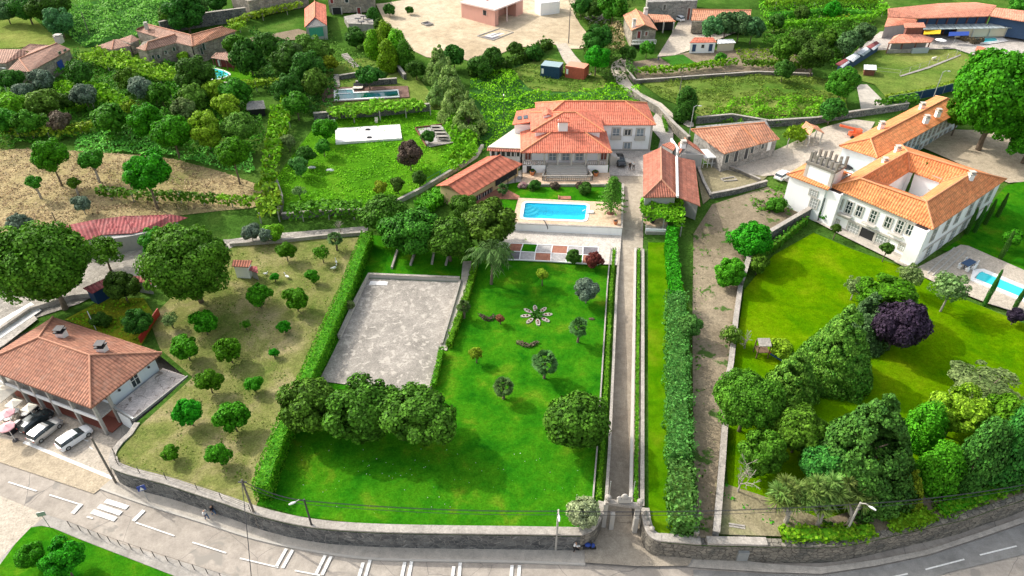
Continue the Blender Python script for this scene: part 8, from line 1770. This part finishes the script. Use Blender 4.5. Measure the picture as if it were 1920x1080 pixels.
# motorcycle
q = at(1098, 1031, .13); o = thing('motorcycle', 'blue and white motorcycle parked in front of the left gate wing', 'motorcycle', q); 
for dx in (-.68, .68): mk('wheel', MB().tube([(q.x+dx, q.y-.06, q.z+.32), (q.x+dx, q.y+.06, q.z+.32)], .32, 14), 'rubber', o)
mk('engine', MB().box((q.x, q.y, q.z+.3), (.6, .3, .35)), 'dark_metal', o); mk('fuel_tank', MB().ball((q.x+.15, q.y, q.z+.85), .28, 1.2, .8, .8), 'blue', o); mk('saddle', MB().box((q.x-.4, q.y, q.z+.75), (.6, .28, .12)), 'dark', o)
mk('fairing', MB().ball((q.x+.65, q.y, q.z+.75), .25, .9, .8, 1.1), 'blue', o); mk('tail_fairing', MB().box((q.x-.75, q.y, q.z+.72), (.35, .3, .18)), 'white_paint', o); mk('handlebar', MB().tube([(q.x+.45, q.y-.35, q.z+1.05), (q.x+.5, q.y, q.z+1.0), (q.x+.45, q.y+.35, q.z+1.05)], .03, 5), 'dark_metal', o)
# ---- people: one skinned body each, clothes and hair as children ----
def skin(name, verts, edges, rad, m, par, sub=1):
    me = bpy.data.meshes.new(name); me.from_pydata(verts, edges, []); o = bpy.data.objects.new(name, me); col.objects.link(o); o.parent = par; me.materials.append(MT[m])
    md = o.modifiers.new('skin', 'SKIN'); md.use_smooth_shade = True
    for i, r in enumerate(rad): me.skin_vertices[0].data[i].radius = (r, r)
    me.skin_vertices[0].data[0].use_root = True
    s = o.modifiers.new('sub', 'SUBSURF'); s.levels = s.render_levels = sub; return o
def person(pos, rz, label, top, legs, hair='hair', stride=.18, bend=0, h=1.72, shoes='dark'):
    o = thing('person', label, 'person', pos); o.rotation_euler = (0, 0, rz); s = h/1.72*.93; o.scale = (s, s, s)
    B = bend
    P = dict(pel=(0, 0, .95), ch=(B*.35, 0, 1.25-.1*B), nk=(B*.6, 0, 1.48-.25*B), hd=(B*.68+.02, 0, 1.64-.3*B), hl=(0, .1, .9), hr=(0, -.1, .9), kl=(stride*.6+.03, .1, .5), kr=(-stride*.3+.03, -.1, .5), al=(stride, .1, .08), ar=(-stride, -.1, .1), tl=(stride+.16, .1, .04), trr=(-stride+.15, -.1, .04),
             sl=(B*.55, .2, 1.42-.22*B), sr=(B*.55, -.2, 1.42-.22*B), el=(B*.6-.12, .26, 1.14-.2*B), er=(B*.6+.1, -.26, 1.14-.2*B), wl=(B*.8-.05, .25, .9-.1*B), wr=(B*.8+.22, -.24, .93-.1*B), fl=(B*.8, .25, .8-.1*B), fr=(B*.8+.28, -.23, .84-.1*B))
    K = list(P); ix = {k: i for i, k in enumerate(K)}; E = [('pel', 'ch'), ('ch', 'nk'), ('nk', 'hd'), ('pel', 'hl'), ('pel', 'hr'), ('hl', 'kl'), ('hr', 'kr'), ('kl', 'al'), ('kr', 'ar'), ('al', 'tl'), ('ar', 'trr'), ('nk', 'sl'), ('nk', 'sr'), ('sl', 'el'), ('sr', 'er'), ('el', 'wl'), ('er', 'wr'), ('wl', 'fl'), ('wr', 'fr')]
    Rr = dict(pel=.12, ch=.13, nk=.06, hd=.1, hl=.085, hr=.085, kl=.055, kr=.055, al=.04, ar=.04, tl=.035, trr=.035, sl=.06, sr=.06, el=.042, er=.042, wl=.03, wr=.03, fl=.03, fr=.03)
    b = skin('body', [P[k] for k in K], [(ix[a], ix[c]) for a, c in E], [Rr[k] for k in K], 'skin', o)
    def cl(nm, ks, es, m, g): sk = {k: i for i, k in enumerate(ks)}; return skin(nm, [P[k] for k in ks], [(sk[a], sk[c]) for a, c in es], [Rr[k]*1.0+g for k in ks], m, o)
    cl('shirt', ['ch', 'pel', 'nk', 'sl', 'sr', 'el', 'er'], [('ch', 'pel'), ('ch', 'nk'), ('nk', 'sl'), ('nk', 'sr'), ('sl', 'el'), ('sr', 'er')], top, .025)
    cl('trousers', ['pel', 'hl', 'hr', 'kl', 'kr', 'al', 'ar'], [('pel', 'hl'), ('pel', 'hr'), ('hl', 'kl'), ('hr', 'kr'), ('kl', 'al'), ('kr', 'ar')], legs, .02)
    hx, hy, hz_ = P['hd']; mk('hair', MB().ball((0, 0, 0), .115, 1, .95, .9, 10), hair, o).location = (hx-.02, hy, hz_+.04)
    mk('face', MB().ball((.0, 0, 0), .02, 1.2, .8, 1).box((-.005, -.035, .02), (.012, .02, .01)).box((-.005, .035, .02), (.012, .02, .01)), 'skin', o).location = (hx+.1, 0, hz_-.02)
    mk('shoe', MB().ball((P['tl'][0]-.06, P['tl'][1], .05), .07, 1.8, .8, .7, 8), shoes, o); mk('shoe', MB().ball((P['trr'][0]-.06, P['trr'][1], .05), .07, 1.8, .8, .7, 8), shoes, o)
    return o
_mk = mk
def at_person(u, v, z): return at(u, v, z)
person(at(389, 974, .12), R(-20), 'person in pale top and light jeans walking on the pavement by the street wall', 'white_paint', 'denim'); person(at(402, 966, .12), R(-20), 'person in black top and blue jeans walking closest to the street wall', 'dark', 'denim')
person(at(1076, 1034, .13), R(10), 'person in white top and dark trousers standing beside the motorcycle', 'white_paint', 'dark', stride=.05, bend=.25, hair='cream')
person(gp(1180, 321)+UP*.18, R(-80), 'person in black clothes walking in the manor yard, beside the one in white', 'dark', 'dark'); person(gp(1187, 320)+UP*.18, R(-80), 'person in white shirt and dark shorts walking in the manor yard', 'white_paint', 'dark')
person(gp(1100, 115), R(180), 'person in pale blue shirt working in the vegetable garden', 'white_paint', 'denim', bend=.3).location = gp(1234, 114)
# hens and geese in the orchard and paddocks
def bird(u, v, label, s=1.0, rz=0, group='white geese in the orchard'):
    q = gp(u, v, .05); o = thing('goose', label, 'goose', q, group); o.rotation_euler = (0, 0, rz); o.scale = (s, s, s)
    mb = MB(); mb.ball((0, 0, .3), .2, 1.5, .85, .85, 10).tube([(.2, 0, .38), (.3, 0, .52), (.34, 0, .68)], [.09, .05, .04], 7).ball((.38, 0, .7), .06, 1.3, .9, .9, 8).tube([(-.2, 0, .33), (-.42, 0, .4)], [.12, .03], 6)
    b = bpy.data.objects.new('body', mesh_from('body', mb.v, mb.f, 'white_paint', True)); col.objects.link(b); b.parent = o
    mb = MB().tube([(.44, 0, .7), (.53, 0, .68)], [.03, .01], 5); b2 = bpy.data.objects.new('beak', mesh_from('beak', mb.v, mb.f, 'orange')); col.objects.link(b2); b2.parent = o
    for s_ in (-1, 1): mb = MB().tube([(0, s_*.07, 0), (.0, s_*.07, .2)], .02, 5); b3 = bpy.data.objects.new('leg', mesh_from('leg', mb.v, mb.f, 'orange')); col.objects.link(b3); b3.parent = o
bird(627, 506, 'white goose on the bare patch beneath the small orchard tree', 1.2, .5); bird(631, 494, 'white goose just above the one on the bare patch', 1.0, 2); bird(539, 522, 'white goose between the two upper orchard trees', 1.2, 2.5); bird(499, 516, 'small white goose left in the upper orchard', .9, 0)
def sheep(u, v, label, rz):
    q = gp(u, v, .02); o = thing('sheep', label, 'sheep', q, 'white sheep in the paddock'); o.rotation_euler = (0, 0, rz)
    mb = MB(); mb.ball((0, 0, .62), .33, 1.6, .95, .95, 12).tube([(.4, 0, .72), (.6, 0, .9)], [.17, .11], 8).ball((.7, 0, .92), .12, 1.5, .8, .8, 8)
    for x in (-.35, .32):
        for y in (-.14, .14): mb.tube([(x, y, .5), (x+.02, y, .25), (x, y, 0)], [.08, .045, .04], 6)
    b = bpy.data.objects.new('body', mesh_from('body', mb.v, mb.f, 'cream', True)); col.objects.link(b); b.parent = o
sheep(1749, 114, 'white sheep lying near the fence that crosses the paddock', .3); sheep(1813, 138, 'white sheep grazing near the paddock hedge', 2.5)
for i, (u, v) in enumerate(((585, 315), (619, 320))): q = gp(u, v); tag(_mk('boulder', MB().ball((q.x, q.y, q.z+.1), .5, 1.5, .8, .5, 8), 'white_paint', loc=q), ('left', 'right')[i]+' of two pale boulders in the garden meadow', 'boulder', 'pale boulders in the meadow', 'thing')
# dark open shed in the left garden, pool side vases
smallshed('dark roofed shed half hidden by trees left of the wooden deck', [(462, 206), (498, 203), (494, 188), (463, 190)], 1.6, .2, 'stone_house_grey', 'dark')
